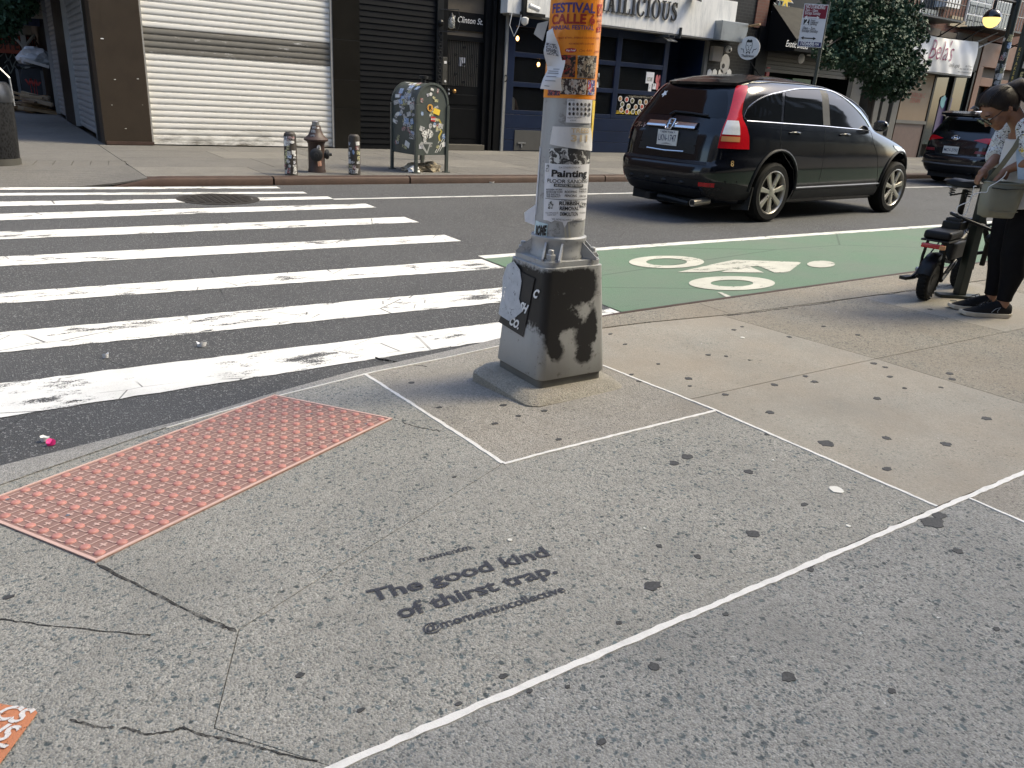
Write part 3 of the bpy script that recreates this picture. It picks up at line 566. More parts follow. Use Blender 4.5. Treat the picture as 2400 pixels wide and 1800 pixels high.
ptext(ps, 'STREET BTWN. AVENUE D & FDR DR. LOWER', 1306, 1404, 92, 4.5, m_pink2, .01); ptext(ps, 'FOR MORE INFO 212.475.0984', 1333, 1391, 105, 4.5, m_pink2, .01)
prect(ps, 'date_box', [(1399, 38), (1410, 38), (1411, 10), (1400, 10)], m_red, .0034); ptext(ps, 'SAT', 1400, 1410, 36, 22, m_or, .02, .005); ptext(ps, 'AUG', 1398.5, 1408, 52, 7, m_pink2, .02); ptext(ps, '26', 1400, 1408, 62, 7, m_pink2, .02); prect(ps, 'date_box', [(1397, 76), (1407, 75), (1408, 63), (1398, 64)], m_red, .0034); ptext(ps, '2-6', 1398.5, 1406, 73, 7, m_or, .02, .005)
a = pt(1338, 118); prect(ps, 'logo', [(1338+14*cos(k*.45), 118+5.5*sin(k*.45)) for k in range(14)], m_red, .0036); ptext(ps, 'Key Food', 1327, 1349, 120, 4.5, m_whink, .02, .0052, .3); ptext(ps, 'Casa Adela', 1356, 1387, 121, 6, m_pink2, 0, .004, .4); ptext(ps, 'Loisaida', 1391, 1402, 123, 6, m_pink2, .01, .004, .2)
for i, (P_, cs) in enumerate((([(1313, 181), (1347, 181), (1350, 129), (1316, 129)], [(.30, .02, .02), (.01, .01, .01), (.32, .12, .06)]), ([(1352, 183), (1393, 184), (1398, 131), (1354, 130)], [(.45, .42, .36), (.02, .02, .02), (.25, .2, .15)]), ([(1313, 221), (1374, 222), (1376, 186), (1316, 184)], [(.5, .36, .28), (.06, .04, .04), (.5, .46, .42)]), ([(1376, 222), (1392, 223), (1394, 188), (1378, 187)], [(.6, .06, .07), (.06, .07, .3), (.6, .58, .55)]), ([(1284, 224), (1312, 224), (1313, 208), (1285, 208)], [(.3, .03, .06), (.05, .04, .1), (.4, .1, .1)]))):
    prect(ps, 'photograph', P_, M_print('photo_print%d' % i, (.03, .02, .02), cs, 30+5*i, (1, 1, .8), thr=.52), .0036)
# sheet that has come loose on the left
P_ = [(1283, 74), (1297, 66), (1306, 96), (1316, 141), (1325, 141), (1314, 213), (1266, 208), (1279, 165), (1277, 118)]
tn = thing('flyer', 'white torn flyer peeling off the left of the lamp post over the orange poster', 'flyer', pole(0)(-.1, 1.25))
pn = FD*.92-RD*.38; P0 = Vector((LC.x, LC.y, 0))+pole(.016)(-.07, 0)-Vector((LC.x, LC.y, 0)); fl = MB()
pf = lambda px, py, d=0: (lambda p: p+pn*(d+.010*sin((px+py)*.06)+.006*sin(py*.11)))(onP(px, py, P0, pn))
fl.poly([(x, y) for x, y in P_], pf, 8, 14, skirt=.0012).build('sheet', m_paper, tn, smooth=40)
for yy, x0, x1 in ((160, 1284, 1312), (165, 1283, 1310), (170, 1282, 1312), (178, 1281, 1308), (188, 1280, 1306), (200, 1278, 1290)):
    MB().poly([(x0, yy), (x1, yy+1.5), (x1, yy+3.2), (x0, yy+1.8)], lambda u, v, d=0: pf(u, v, .0022), 8, 0).build('printed_line', M('grey_ink', (.2, .2, .22), .6), tn)
MB().poly([(1281, 100), (1303, 104), (1309, 132), (1284, 128)], lambda u, v, d=0: pf(u, v, .0022), 8, 8).build('printed_block', M_print('grey_block', (.55, .55, .57), [(.12, .12, .13)], 120), tn)
tag(MB().prism([pole(.02)(-.15, 1.36), pole(.06)(-.17, 1.385), pole(.045)(-.15, 1.42), pole(.01)(-.12, 1.43)], FD*.003).build('tape_scrap', M('grey_tape', (.35, .36, .38), .4)), 'curled grey tape end sticking out left of the lamp post', 'tape')
hd = flyer('flyer', 'small white flyer with rows of tiny portraits on the lamp post', [(1326, 287), (1384, 289), (1388, 234), (1330, 231)], m_paper, .003)
ptext(hd, 'Johnny', 1332, 1347, 236, 4, m_black, 0, .005, .3)
for r_ in range(3):
    for k in range(6):
        x = 1335+9*k; y = 244+11.2*r_+.3*k; prect(hd, 'portrait', [(x+3.1*cos(q_*.9), y+4.2*sin(q_*.9)) for q_ in range(7)], M('portrait_ink%d' % ((k+r_) % 3), ((.02, .02, .02), (.2, .2, .2), (.07, .06, .06))[(k+r_) % 3], .6), .0048)
ptext(hd, 'August 19 at 6:30', 1329, 1362, 277, 3.5, m_black, 0, .005, .2); ptext(hd, 'at the park', 1336, 1350, 283, 3, m_black, 0, .005)
ys = flyer('flyer', 'narrow yellow flyer edge on the right side of the lamp post', [(1384, 346), (1391, 346), (1396, 236), (1389, 235)], m_yellow, .0025)
cr = flyer('flyer', 'blank crumpled white paper with pale orange letters on the lamp post', [(1289, 338), (1330, 346), (1387, 354), (1384, 300), (1340, 297), (1296, 296)], M('crumpled_paper', (.68, .67, .66), .6, var=.08, bump=.8, bscale=40), .0042)
ptext(cr, 'TREES', 1338, 1378, 311, 11, M('faded_orange', (.60, .47, .30), .6), .02, .0062); ptext(cr, '311', 1336, 1374, 331, 15, M('faded_orange', ()), .03, .0062)
tb = flyer('flyer', 'torn black and white flyer remnant above the painting flyer', [(1287, 384), (1382, 383), (1384, 352), (1335, 347), (1288, 347)], M_print('torn_print', (.045, .043, .042), [(.62, .62, .60), (.30, .29, .28)], 26, thr=.56), .0028)
pa = flyer('flyer', 'white painting, floor sanding and rubbish removal flyer on the lamp post', [(1274, 515), (1285, 517), (1292, 521), (1300, 516), (1318, 520), (1323, 534), (1330, 520), (1345, 516), (1366, 516), (1371, 512), (1380, 384), (1278, 382)], m_paper, .0036)
for txt, x0, x1, yb, h, bd in (('G.N. CONSTRUCTION INC.', 1310, 1360, 394, 4, .0), ('Painting', 1292, 1373, 413, 16, .035), ('FLOOR SANDING', 1283, 1375, 427, 9, .01), ('KITCHEN WORK', 1281, 1318, 446, 4, .02), ('BATHROOM WORK', 1281, 1319, 451.5, 4, .02), ('TILE INSTALL', 1281, 1313, 457, 4, .02), ('TILES REGROUT', 1281, 1314, 462, 4, .02), ('ROOFING', 1323, 1351, 452, 5.5, .02), ('FENCING', 1323, 1351, 461, 5.5, .02), ('CARPENTRY', 1356, 1373, 445, 3.6, .02), ('SHEETROCK', 1356, 1373, 450.5, 3.6, .02), ('CEMENT WORK', 1356, 1372, 461, 3.6, .02), ('1-347-944-7162', 1315, 1352, 472, 4, .0), ('RUBBISH', 1310, 1356, 480, 8.5, .035), ('REMOVAL', 1311, 1355, 492, 8.5, .035), ('OLD APPLIANCE', 1279, 1308, 500, 3.6, .0), ('CLEAN OUT', 1283, 1304, 505, 3.6, .0), ('DEMOLITION', 1312, 1353, 505, 8.5, .03), ('BASEMENT', 1357, 1371, 500, 3.4, .0), ('WE MOVE ALL KIND OF GARBAGE', 1294, 1362, 515, 4, .0)):
    ptext(pa, txt, x0, x1, yb, h, m_black, bd, .0054)
prect(pa, 'banner', [(1298, 437), (1365, 438.5), (1366, 431.5), (1299, 430)], m_black, .005); ptext(pa, 'WE INSTALL NEW FLOORS', 1301, 1363, 436, 4.6, m_whink, .01, .0066)
for a, b in (((1279, 465), (1374, 466)),): prect(pa, 'rule', [a, b, (b[0], b[1]-1.1), (a[0], a[1]-1.1)], m_black, .005)
for P_ in ([(1285, 489), (1295, 489), (1298, 478), (1293, 470), (1287, 474)], [(1358, 486), (1372, 484), (1372, 476), (1362, 474), (1357, 478)], [(1280, 402), (1287, 402), (1288, 386), (1282, 386)]): prect(pa, 'drawing', P_, M_print('drawing_print', (.6, .6, .6), [(.03, .03, .03)], 110, thr=.48), .005)
rm = flyer('sticker', 'pale blue sticker with black tag lettering low on the lamp post', [(1252, 553), (1281, 557), (1284, 525), (1256, 516)], M('pale_blue', (.52, .66, .70), .5), .003, 'sticker')
ptext(rm, 'ROME', 1256, 1281, 550, 22, m_black, .06, .005, .1)
tag(MB().prism([pole(.003)(-.13, .74), pole(.045)(-.155, .70), pole(.04)(-.15, .665), pole(.002)(-.125, .655)], FD*.003).build('paper_scrap', m_paper), 'white paper corner curling out left at the foot of the flyers', 'paper')
sf = flyer('flyer', 'narrow torn white flyer edge down the left side of the lamp post', [(-.140, pt(1262, 508)[1]), (-.118, pt(1262, 505)[1]), (-.122, pt(1275, 350)[1]), (-.141, pt(1275, 345)[1])], M('torn_white', (.6, .6, .62), .7, dirt=.5), .0024)
m_drip = M('beige_drip', (.42, .40, .33), .5)
for (x0, y0), (x1, y1), w_ in (((1322, 520), (1327, 570), .0022), ((1333, 520), (1338, 600), .003), ((1372, 500), (1367, 530), .0018)):
    a, b = pt(x0, y0), pt(x1, y1); MB().poly([(a[0]-w_, a[1]), (b[0]-w_, b[1]), (b[0]+w_*1.6, b[1]-.004), (b[0]+w_*1.3, b[1]+.02), (a[0]+w_, a[1])], pole(.0018), .012, .03).build('paint_drip', m_drip, lamp)
# sticker on the box
bf = Vector((-1, 0, .075)).normalized(); BP = Vector((1.785, 2.62, .1)); fb = lambda lift: (lambda px, py, d=0: onP(px, py, BP, bf)+bf*(lift+d))
st = thing('sticker', 'black sticker with white stencil letters on the base of the lamp post', 'sticker', onP(1215, 710, BP, bf))
MB().poly([(1221, 636), (1255, 653), (1228, 790), (1170, 754)], fb(.0045), 6, 10, skirt=.001).build('sheet', m_black, st)
fo = fb(.0065)(1170, 754); fx_ = (fb(.0065)(1228, 790)-fo); fxl = fx_.length; fx_.normalize(); fy_ = (fb(.0065)(1221, 636)-fo); fyl = fy_.length; fy_.normalize(); ff = frame(fo, fx_, fy_, bf)
for txt, u, v, s_ in (('C', .80, .72, .056), ('CA', .60, .68, .054), ('SH', .62, .40, .058), ('CO.', .56, .08, .055)): MB().text(txt, ff, s_, u*fxl, v*fyl, bold=.05, sx=.8).build('lettering', m_whink, st) if txt != 'CA' else None
t = NT('torn_paper'); t.set(col=t.mix(t.noise(30, 5), (.60, .62, .64), (.38, .40, .42)), rough=.8, alpha=t.ramp(t.noise(40, 6, rough=.8), (.36, 0), (.40, 1))); tp = t.m
MB().poly([(1192, 620), (1208, 612), (1222, 632), (1226, 660), (1220, 700), (1228, 730), (1210, 745), (1196, 752), (1180, 742), (1172, 735), (1180, 690), (1182, 650)], fb(.008), 6, 10).build('torn_overlay', tp, st)
MB().text('M', frame(fb(.0045)(1252, 702), fx_, fy_, bf), .034, bold=-.01).build('scribble', m_black, lamp)
# ================================================================ FURNITURE ON THE FAR PAVEMENT
STK = [M_print('sticker_a', (.62, .62, .60), [(.03, .03, .03), (.4, .4, .4)], 60), M_print('sticker_b', (.55, .53, .30), [(.05, .05, .04)], 55), M_print('sticker_c', (.10, .20, .42), [(.5, .55, .6)], 50), M_print('sticker_d', (.55, .52, .50), [(.40, .05, .06), (.03, .03, .03)], 65), M_print('sticker_e', (.03, .03, .03), [(.62, .62, .6)], 55), M('sticker_white', (.66, .66, .64), .6, dirt=.3), M_print('sticker_f', (.40, .42, .48), [(.62, .62, .65), (.05, .05, .05)], 45)]
def stick(fn, u, v, w_, h_, m_, par, rot=0, lift=.0015, shape=4, cell=0, name='sticker'):
    c_, s_ = cos(rot), sin(rot); P_ = [(-w_/2, -h_/2), (w_/2, -h_/2), (w_/2, h_/2), (-w_/2, h_/2)] if shape == 4 else circ(shape, w_/2, h_/2)
    return MB().poly([(u+x*c_-y*s_, v+x*s_+y*c_) for x, y in P_], lambda a, b, d=0: fn(a, b, lift+d), cell, 0, skirt=min(.001, lift*.6)).build(name, m_, par)
m_hyd = M('hydrant_brown', (.050, .028, .021), .55, var=.35, scale=8, bump=.25, dirt=.3); m_hydk = M('hydrant_black', (.018, .019, .021), .5, var=.2, scale=8)
hc = g(743, 403, ZF); hy = thing('fire_hydrant', 'brown fire hydrant with black nozzles between two stickered bollards', 'hydrant', hc)
MB().lathe([(.122, 0), (.122, .03), (.114, .05), (.112, .38), (.125, .40), (.125, .41), (.165, .425), (.168, .445), (.150, .46), (.105, .50), (.085, .54), (.068, .60), (.060, .625), (.0, .626)], hc, 32).build('barrel', m_hyd, hy, smooth=35)
MB().lathe([(.052, .622), (.054, .635), (.048, .655), (.052, .672), (.04, .682), (.0, .683)], hc, 12).build('top_nut', M('worn_steel', (.25, .25, .25), .4, .7), hy, smooth=30)
d1 = (Vector((-.35, -.94, 0))).normalized(); d2 = Vector((.96, -.28, 0)).normalized()
o = MB(); z_ = Vector((0, 0, .245)); o.lathe([(.07, .08), (.07, .13), (.088, .135), (.088, .165), (.075, .175), (.03, .178), (.028, .195), (.0, .196)], hc+z_, 24, d1); o.build('nozzle', m_hydk, hy, smooth=35)
MB().lathe([(.055, .08), (.055, .125), (.068, .13), (.066, .16), (.05, .172), (.022, .176), (.02, .21), (.0, .211)], hc+z_, 20, d2).build('nozzle', m_hydk, hy, smooth=35)
def cylfn(c, r_, a0): return lambda u, v, d=0: c+Vector(((r_+d)*cos(a0+u/r_), (r_+d)*sin(a0+u/r_), v))
ca = math.atan2(-hc.y, -hc.x)
fh = cylfn(hc, .113, ca); stick(fh, .035, .335, .058, .082, m_white, hy, 0, .002, 14, .02); stick(fh, .035, .335, .03, .045, M_print('owl_print', (.03, .03, .03), [(.6, .6, .6)], 90), hy, 0, .0042, 10, .02); stick(fh, .04, .125, .055, .07, M_print('sticker_peach', (.55, .42, .32), [(.5, .12, .08)], 80), hy, .1, .002, 4, .02)
for u, v, w_, h_, r_ in ((-.02, .60, .05, .035, .062), (-.035, .55, .06, .045, .078), (-.045, .49, .06, .035, .112), (.03, .59, .03, .03, .062)): stick(cylfn(hc, r_, ca), u, v, w_, h_, STK[0 if u < 0 else 5], hy, .1, .010, 4, .015)
def bollard(px, py, seed, label, hh):
    c_ = g(px, py, ZF); b = thing('bollard', label, 'bollard', c_, 'steel bollards beside the hydrant'); rg = random.Random(seed)
    MB().lathe([(.085, 0), (.083, .02), (.081, hh-.06), (.074, hh-.025), (.05, hh-.004), (0, hh)], c_, 24).build('post', M('bollard_brown', (.036, .029, .023), .5, var=.35, scale=9, dirt=.3), b, smooth=35)
    f_ = cylfn(c_, .083, ca); v = .05
    while v < hh-.07:
        for u in (-.075, -.02, .04):
            if rg.random() < .78: stick(f_, u+rg.uniform(-.02, .02), v+rg.uniform(-.012, .012), rg.uniform(.03, .065), rg.uniform(.035, .075), rg.choice(STK), b, rg.uniform(-.2, .2), rg.uniform(.0014, .0045), rg.choice((4, 4, 4, 12)), .02)
        v += .062
    return b
bollard(683, 410, 3, 'stickered brown bollard left of the hydrant', .555); bollard(831, 409, 5, 'stickered brown bollard right of the hydrant', .545)
# mailbox
A_ = g(977, 406, ZF); B_ = g(1054, 406, ZF); e1 = Vector((.985, .17, 0)).normalized(); e2 = Vector((-e1.y, e1.x, 0)); MW = (B_-A_).dot(e1)+.03; MD = .62; mo = A_-e1*.02
mail = thing('mailbox', 'arched green steel mailbox plastered with stickers and graffiti on four legs', 'mailbox', mo+e1*MW/2+e2*MD/2)
m_mail = M('mailbox_paint', (.060, .072, .066), .45, var=.3, scale=7, dirt=.35); r_ = MW/2; zs = .98-ZF*0
prof = [(0, .26), (MW, .26)]+[(r_+r_*cos(a), .985+r_*.98*sin(a)) for a in [pi*k/16 for k in range(17)]]
mf = lambda u, v, d=0: mo+e1*u+Vector((0, 0, v))-e2*d
MB().prism([mf(u, v) for u, v in prof], e2*MD).build('body', m_mail, mail, smooth=30)
for off in (-.012, MD-.018):
    q = MB()
    ring_ = [[mo+e1*u+e2*(off+dd)+Vector((0, 0, v)) for u, v in ((r_+(r_+k)*cos(a), .985+(r_*.98+k)*sin(a)) for a in [pi*i/20 for i in range(21)])] for dd, k in ((0, -.02), (0, .012), (.03, .012), (.03, -.02))]
    for a in range(4):
        b = (a+1) % 4
        for i in range(20): q.add([ring_[a][i], ring_[a][i+1], ring_[b][i+1], ring_[b][i]], [(0, 1, 2, 3)])
    q.build('arch_rim', m_mail, mail)
for u in (0, MW):
    for dd in (0, MD): p = mo+e1*u+e2*dd; MB().box(p+Vector((0, 0, .485)), (.045, .045, .97)).build('leg', m_mail, mail, bevel=.005); MB().box(p+Vector((0, 0, .008)), (.09, .09, .014)).build('foot', m_mail, mail)
rg = random.Random(11)
for k in range(34):
    u = rg.uniform(.06, MW-.06); v = rg.uniform(.35, 1.2)
    if (u-r_)**2+max(0, v-.98)**2 > (r_-.05)**2 and v > .98: continue
    stick(mf, u, v, rg.uniform(.035, .09), rg.uniform(.03, .08), rg.choice(STK), mail, rg.uniform(-.4, .4), rg.uniform(.002, .006), rg.choice((4, 4, 4, 5, 12)))
stick(mf, .24, .93, .105, .105, M('orange_sticker', (.62, .32, .06), .5), mail, 0, .008, 20); MB().text('R', lambda u, v, d=0: mf(u, v, .0105), .085, .24, .90, bold=.03).build('lettering', m_black, mail)
stick(mf, .36, .88, .12, .08, m_yellow, mail, -.25, .007); stick(mf, .30, .775, .085, .065, m_red, mail, -.15, .007); MB().text('RAGE', lambda u, v, d=0: mf(u, v, .009), .036, .30, .762, bold=.02).build('lettering', m_whink, mail)
stick(mf, .20, .565, .22, .14, M_print('throwup', (.66, .66, .63), [(.03, .03, .03)], 32, (1, 1, .7)), mail, 0, .007, 10)
for P_, m_ in (([(.06, .42), (.09, .45), (.3, .44), (.3, .42), (.12, .415), (.20, .31), (.25, .44), (.27, .43), (.21, .28), (.19, .28)], M('ghost_paint', (.30, .31, .30), .6)), ([(.42, .78), (.47, .70), (.43, .66), (.48, .60), (.43, .52), (.46, .46), (.42, .47), (.40, .53), (.45, .60), (.40, .66), (.44, .71), (.40, .77)], M('yellow_tag', (.45, .36, .05), .6))): MB().poly(P_, lambda u, v, d=0: mf(u, v, .0024)).build('graffiti', m_, mail)
rg2 = random.Random(2)
for k in range(16): u = rg2.uniform(.34, .5); v = rg2.uniform(.29, .45); MB().poly([(u, v), (u+.035, v+.05), (u+.042, v+.048), (u+.008, v-.002)], lambda a, b, d=0: mf(a, b, .0024)).build('graffiti', m_whink, mail)
ms = lambda u, v, d=0: mo+e2*u+Vector((0, 0, v))-e1*d
for k in range(46):
    u = rg.uniform(.06, MD-.06); v = rg.uniform(.34, 1.02); stick(ms, u, v, rg.uniform(.04, .13), rg.uniform(.03, .09), rg.choice(STK), mail, rg.uniform(-.4, .4), rg.uniform(.0015, .006), rg.choice((4, 4, 4, 5, 12)))
def mtop(u, v, d=0):
    a = pi-v; return mo+e2*u+e1*(r_+(r_+d)*cos(a))+Vector((0, 0, .985+(r_*.98+d)*sin(a)))
for k in range(26): stick(mtop, rg.uniform(.08, MD-.08), rg.uniform(.1, 1.4), rg.uniform(.05, .11), rg.uniform(.12, .3), rg.choice(STK), mail, rg.uniform(-.1, .1), rg.uniform(.002, .006), 4)
# rubbish under the mailbox
tr_ = thing('rubbish_heap', 'crumpled tan paper rubbish lying under the mailbox', 'rubbish', mo+e1*.3+e2*.3)
def crumple(c, sx, sy, sz, seed, m_, par, name='crumpled_paper', zmin=None):
    bm = bmesh.new(); bmesh.ops.create_icosphere(bm, subdivisions=3, radius=1); mb = MB()
    for v in bm.verts:
        n_ = mnoise.noise(v.co*1.9+Vector((seed*3.1, 0, 0)))*.45+mnoise.noise(v.co*4.3+Vector((0, seed*2.3, 0)))*.22; p = v.co*(1+n_); v.co = Vector((p.x*sx, p.y*sy, max(p.z, -.55)*sz))+Vector(c)
    bm.verts.index_update(); mb.add([v.co.copy() for v in bm.verts], [tuple(v.index for v in f.verts) for f in bm.faces]); bm.free(); return mb.build(name, m_, par)
m_tan = M('tan_paper', (.30, .25, .17), .8, var=.3)
for i, (u, d_, sx, sy, sz) in enumerate(((.18, .25, .2, .13, .07), (.40, .2, .17, .15, .09), (.05, .12, .09, .08, .06), (.28, .35, .2, .12, .08))): crumple(mo+e1*u+e2*d_+Vector((0, 0, sz*.5)), sx, sy, sz, i, m_tan if i != 2 else m_white, tr_)
# ================================================================ BUILDINGS ACROSS THE STREET
def wallbox(x0, x1, z0, z1, y0, y1): return MB().b2(x0, x1, y0, y1, z0, z1)
def FP(px, py, Y=YF): p = onY(px, py, Y); return p.x, p.z
t = NT('brick_red'); bk = t.n('ShaderNodeTexBrick'); cb = t.n('ShaderNodeCombineXYZ'); sx_ = t.n('ShaderNodeSeparateXYZ'); t.l(t.pos, sx_.inputs[0]); t.l(t.math('ADD', sx_.outputs[0], sx_.outputs[1]), cb.inputs[0]); t.l(sx_.outputs[2], cb.inputs[1]); t.l(cb.outputs[0], bk.inputs['Vector'])
bk.inputs['Scale'].default_value = 1; bk.inputs['Brick Width'].default_value = .21; bk.inputs['Row Height'].default_value = .072; bk.inputs['Mortar Size'].default_value = .006; bk.inputs['Color1'].default_value = (.105, .034, .021, 1); bk.inputs['Color2'].default_value = (.15, .055, .034, 1); bk.inputs['Mortar'].default_value = (.10, .082, .07, 1)
t.set(col=t.mix(t.math('MULTIPLY', t.noise(2, 5), .6), bk.outputs[0], (.10, .05, .035)), rough=.85); t.bump(bk.outputs['Fac'], -.4, .01); m_brick = t.m
t = NT('brick_black'); b2_ = t.n('ShaderNodeTexBrick'); cb = t.n('ShaderNodeCombineXYZ'); sx_ = t.n('ShaderNodeSeparateXYZ'); t.l(t.pos, sx_.inputs[0]); t.l(sx_.outputs[0], cb.inputs[0]); t.l(sx_.outputs[2], cb.inputs[1]); t.l(cb.outputs[0], b2_.inputs['Vector'])
b2_.inputs['Scale'].default_value = 1; b2_.inputs['Brick Width'].default_value = .21; b2_.inputs['Row Height'].default_value = .075; b2_.inputs['Mortar Size'].default_value = .006; b2_.inputs['Color1'].default_value = (.007, .007, .007, 1); b2_.inputs['Color2'].default_value = (.012, .0115, .011, 1); b2_.inputs['Mortar'].default_value = (.028, .028, .027, 1)
t.set(col=b2_.outputs[0], rough=.5, spec=.25); t.bump(b2_.outputs['Fac'], -.6, .012); m_bbrick = t.m
m_wallk = M('black_paint_wall', (.0065, .007, .0078), .42, var=.35, scale=3, bump=.15, bscale=30, spec=.13)
m_brown = M('brown_metal', (.038, .028, .019), .45, var=.16, scale=2.5, dirt=.25, spec=.3)
t = NT('shutter_cream'); c = t.mix(t.noise(2.2, 5), (.70, .685, .63), (.80, .78, .73)); sx_ = t.n('ShaderNodeSeparateXYZ'); t.l(t.pos, sx_.inputs[0]); low = t.ramp(sx_.outputs[2], (0., 1), (.35, 0)); c = t.mix(t.math('MULTIPLY', low, t.ramp(t.noise(4, 6, v=t.vec((.6, 1, 2)), rough=.7), (.42, 0), (.62, 1))), c, (.16, .145, .12))
c = t.mix(t.ramp(t.noise(7, 6, v=t.vec((.4, 1, 3)), rough=.75), (.60, 0), (.74, .5)), c, (.33, .31, .27)); t.set(col=c, rough=.42); m_shut = t.m
t = NT('shutter_buffed'); c = t.mix(t.noise(3, 5), (.15, .14, .12), (.21, .20, .175)); c = t.mix(t.ramp(t.noise(5, 6, v=t.vec((.5, 1, 2.4)), rough=.8), (.60, 0), (.66, 1)), c, (.60, .59, .56)); t.set(col=c, rough=.5); m_buff = t.m
bA = thing('corner_building', 'corner building with brown pillar and wide cream roller shutter', 'building', (3.6, YF, ZF))
wallbox(1.66, 2.40, ZF-.02, 3.6, YF, YF+.5).build('pillar', m_brown, bA, bevel=.01)
wallbox(1.70, 9.5, 3.05, 11.5, YF+.05, YF+9).build('wall', m_brick, bA); wallbox(2.40, 6.2, ZF-.05, 3.04, YF+.3, YF+1).build('shop_wall', m_wallk, bA)
for x_, z_, w_ in ((1.80, 1.63, .05), (2.27, 1.05, .035), (1.92, 1.02, .03), (2.0, .25, .03), (1.83, .62, .02), (2.3, .64, .015)): MB().box((x_, YF-.001, z_), (w_*.9, .004, w_*.28)).build('paint_chip', m_white, bA)
MB().box((2.05, YF-.02, .015), (.74, .05, .05)).build('rusty_foot', m_rust, bA)
sl = None; shp = [(.004, 0), (-.014, .004), (-.020, .016), (-.021, .045), (-.018, .074), (-.012, .079), (.002, .081), (.002, .0845), (-.011, .0865), (-.011, .092), (.004, .095), (.004, .1)]
shut = thing('roller_shutter', 'wide cream roller shutter with a grey buffed band on the corner building', 'shutter', (4.04, YF+.08, 0))
def slat(x0, x1, z0, m_, par, Yb, pit=.1): return MB().loft([[Vector((x, Yb+y_, z0+z_*pit/.1)) for y_, z_ in shp] for x in (x0, x1)], False, False).build('slat', m_, par, smooth=30, flip='keep')
for i in range(33):
    zz = .07+.1*i
    slat(2.42, 5.66, zz, m_buff if 15 <= i+1 <= 18 else m_shut, shut, YF+.085)
wallbox(2.42, 5.66, .0, .07, YF+.06, YF+.09).build('bottom_bar', m_shut, shut); wallbox(2.42, 5.66, 0, 3.4, YF+.10, YF+.13).build('backing', m_wallk, shut)
wallbox(2.40, 2.425, 0, 3.4, YF+.01, YF+.09).build('guide_rail', M('rail_grey', (.3, .29, .27), .5), shut); wallbox(5.655, 5.69, 0, 3.4, YF+.01, YF+.09).build('guide_rail', M('rail_grey', ()), shut)
for z0, z1 in ((ZF, .73), (.735, 1.245), (1.25, 1.95), (1.955, 3.5)): wallbox(5.69, 6.225, z0, z1, YF+.0, YF+.05).build('black_panel', M('black_panel', (.012, .011, .009), .25, var=.4, scale=2.5, spec=.3), bA, bevel=.004)
for i in range(34):
    zz = ZF+.105*i; MB().prism([(6.235, YF+.045, zz), (6.235, YF+.012, zz), (6.235, YF+.030, zz+.103), (6.235, YF+.05, zz+.103)], (1.62, 0, 0)).build('siding_board', M('black_siding%d' % (i % 3), ((.0035, .004, .0048), (.0055, .006, .0068), (.0045, .005, .0058))[i % 3], .45, var=.4, scale=5, spec=.12), bA)
wallbox(6.2, 9.5, ZF-.05, 3.04, YF+.32, YF+1).build('shop_wall', m_wallk, bA)
# ornate iron column
q = wallbox(7.86, 8.0, ZF, 3.6, YF-.03, YF+.1); q.build('iron_column', m_dark, bA, bevel=.006)
for i in range(19): z_ = .15+.115*i; MB().torus((7.93, YF-.032, z_), (0, 1, 0), .036, .012, 10, 6).build('scroll', m_dark, bA)
MB().ball((7.93, YF-.05, 2.42), .06, 10).build('rosette', m_dark, bA)
# door 71
dr = thing('entrance_door', 'black panelled entrance door with barred window and address board', 'door', (8.6, YF, ZF)); Yd = YF+.13
wallbox(8.02, 9.06, ZF, .10, YF-.05, YF+.4).build('step', M('stone_step', (.09, .082, .066), .8, var=.2, scale=4), dr, bevel=.008)
for x0, x1 in ((8.00, 8.14), (9.03, 9.12), (9.17, 9.25), (9.30, 9.48)): wallbox(x0, x1, .10 if x1 < 9.2 else ZF, 3.3, YF-.0 if x0 > 9.1 else YF+.05, YF+.32).build('frame', m_wallk, dr, bevel=.012)
wallbox(9.06, 9.49, ZF, 3.3, YF+.06, YF+.3).build('pilaster_back', m_wallk, dr)
wallbox(8.14, 9.03, .10, 1.27, Yd, Yd+.05).build('lower_panel', m_wallk, dr); wallbox(8.24, 8.94, .22, .82, Yd-.012, Yd).build('raised_panel', m_wallk, dr, bevel=.006); wallbox(8.24, 8.94, .90, 1.10, Yd-.012, Yd).build('raised_panel', m_wallk, dr, bevel=.006)
wallbox(8.14, 9.03, 2.14, 2.23, Yd-.03, Yd+.05).build('transom_bar', m_wallk, dr); wallbox(8.14, 8.20, 1.27, 2.14, Yd, Yd+.05).build('stile', m_wallk, dr); wallbox(8.95, 9.03, 1.27, 2.14, Yd, Yd+.05).build('stile', m_wallk, dr)
wallbox(8.20, 8.95, 1.27, 2.14, Yd+.03, Yd+.04).build('pane', M('frosted_pane', (.16, .145, .115), .3, var=.1), dr)
for i in range(17): x_ = 8.225+.0438*i; MB().box((x_, Yd-.005, 1.705), (.017, .012, .86)).build('bar', m_dark, dr)
for u, v in ((.5, .86), (.25, .68), (.75, .68), (.04, .48), (.5, .48), (.93, .48), (.25, .25), (.75, .25), (.5, .08)): MB().torus((8.2+.75*u, Yd-.012, 1.28+.86*v), (0, 1, 0), .024, .009, 10, 6).build('ornament', m_dark, dr)
MB().box((8.55, Yd-.0, 1.74), (.16, .004, .17)).build('notice', m_paper, dr)
wallbox(8.14, 9.03, 2.23, 3.3, Yd+.02, Yd+.04).build('transom_board', M('transom_wood', (.085, .07, .05), .6, var=.3, scale=9), dr)
wallbox(8.16, 9.02, 2.34, 2.68, Yd-.012, Yd+.01).build('address_board', m_wallk, dr); MB().text('71 Clinton St.', lambda u, v, d=0: Vector((u, Yd-.016, v)), .165, 8.60, 2.48, bold=.0, shear=.25, sx=.86).build('lettering', m_whink, dr)
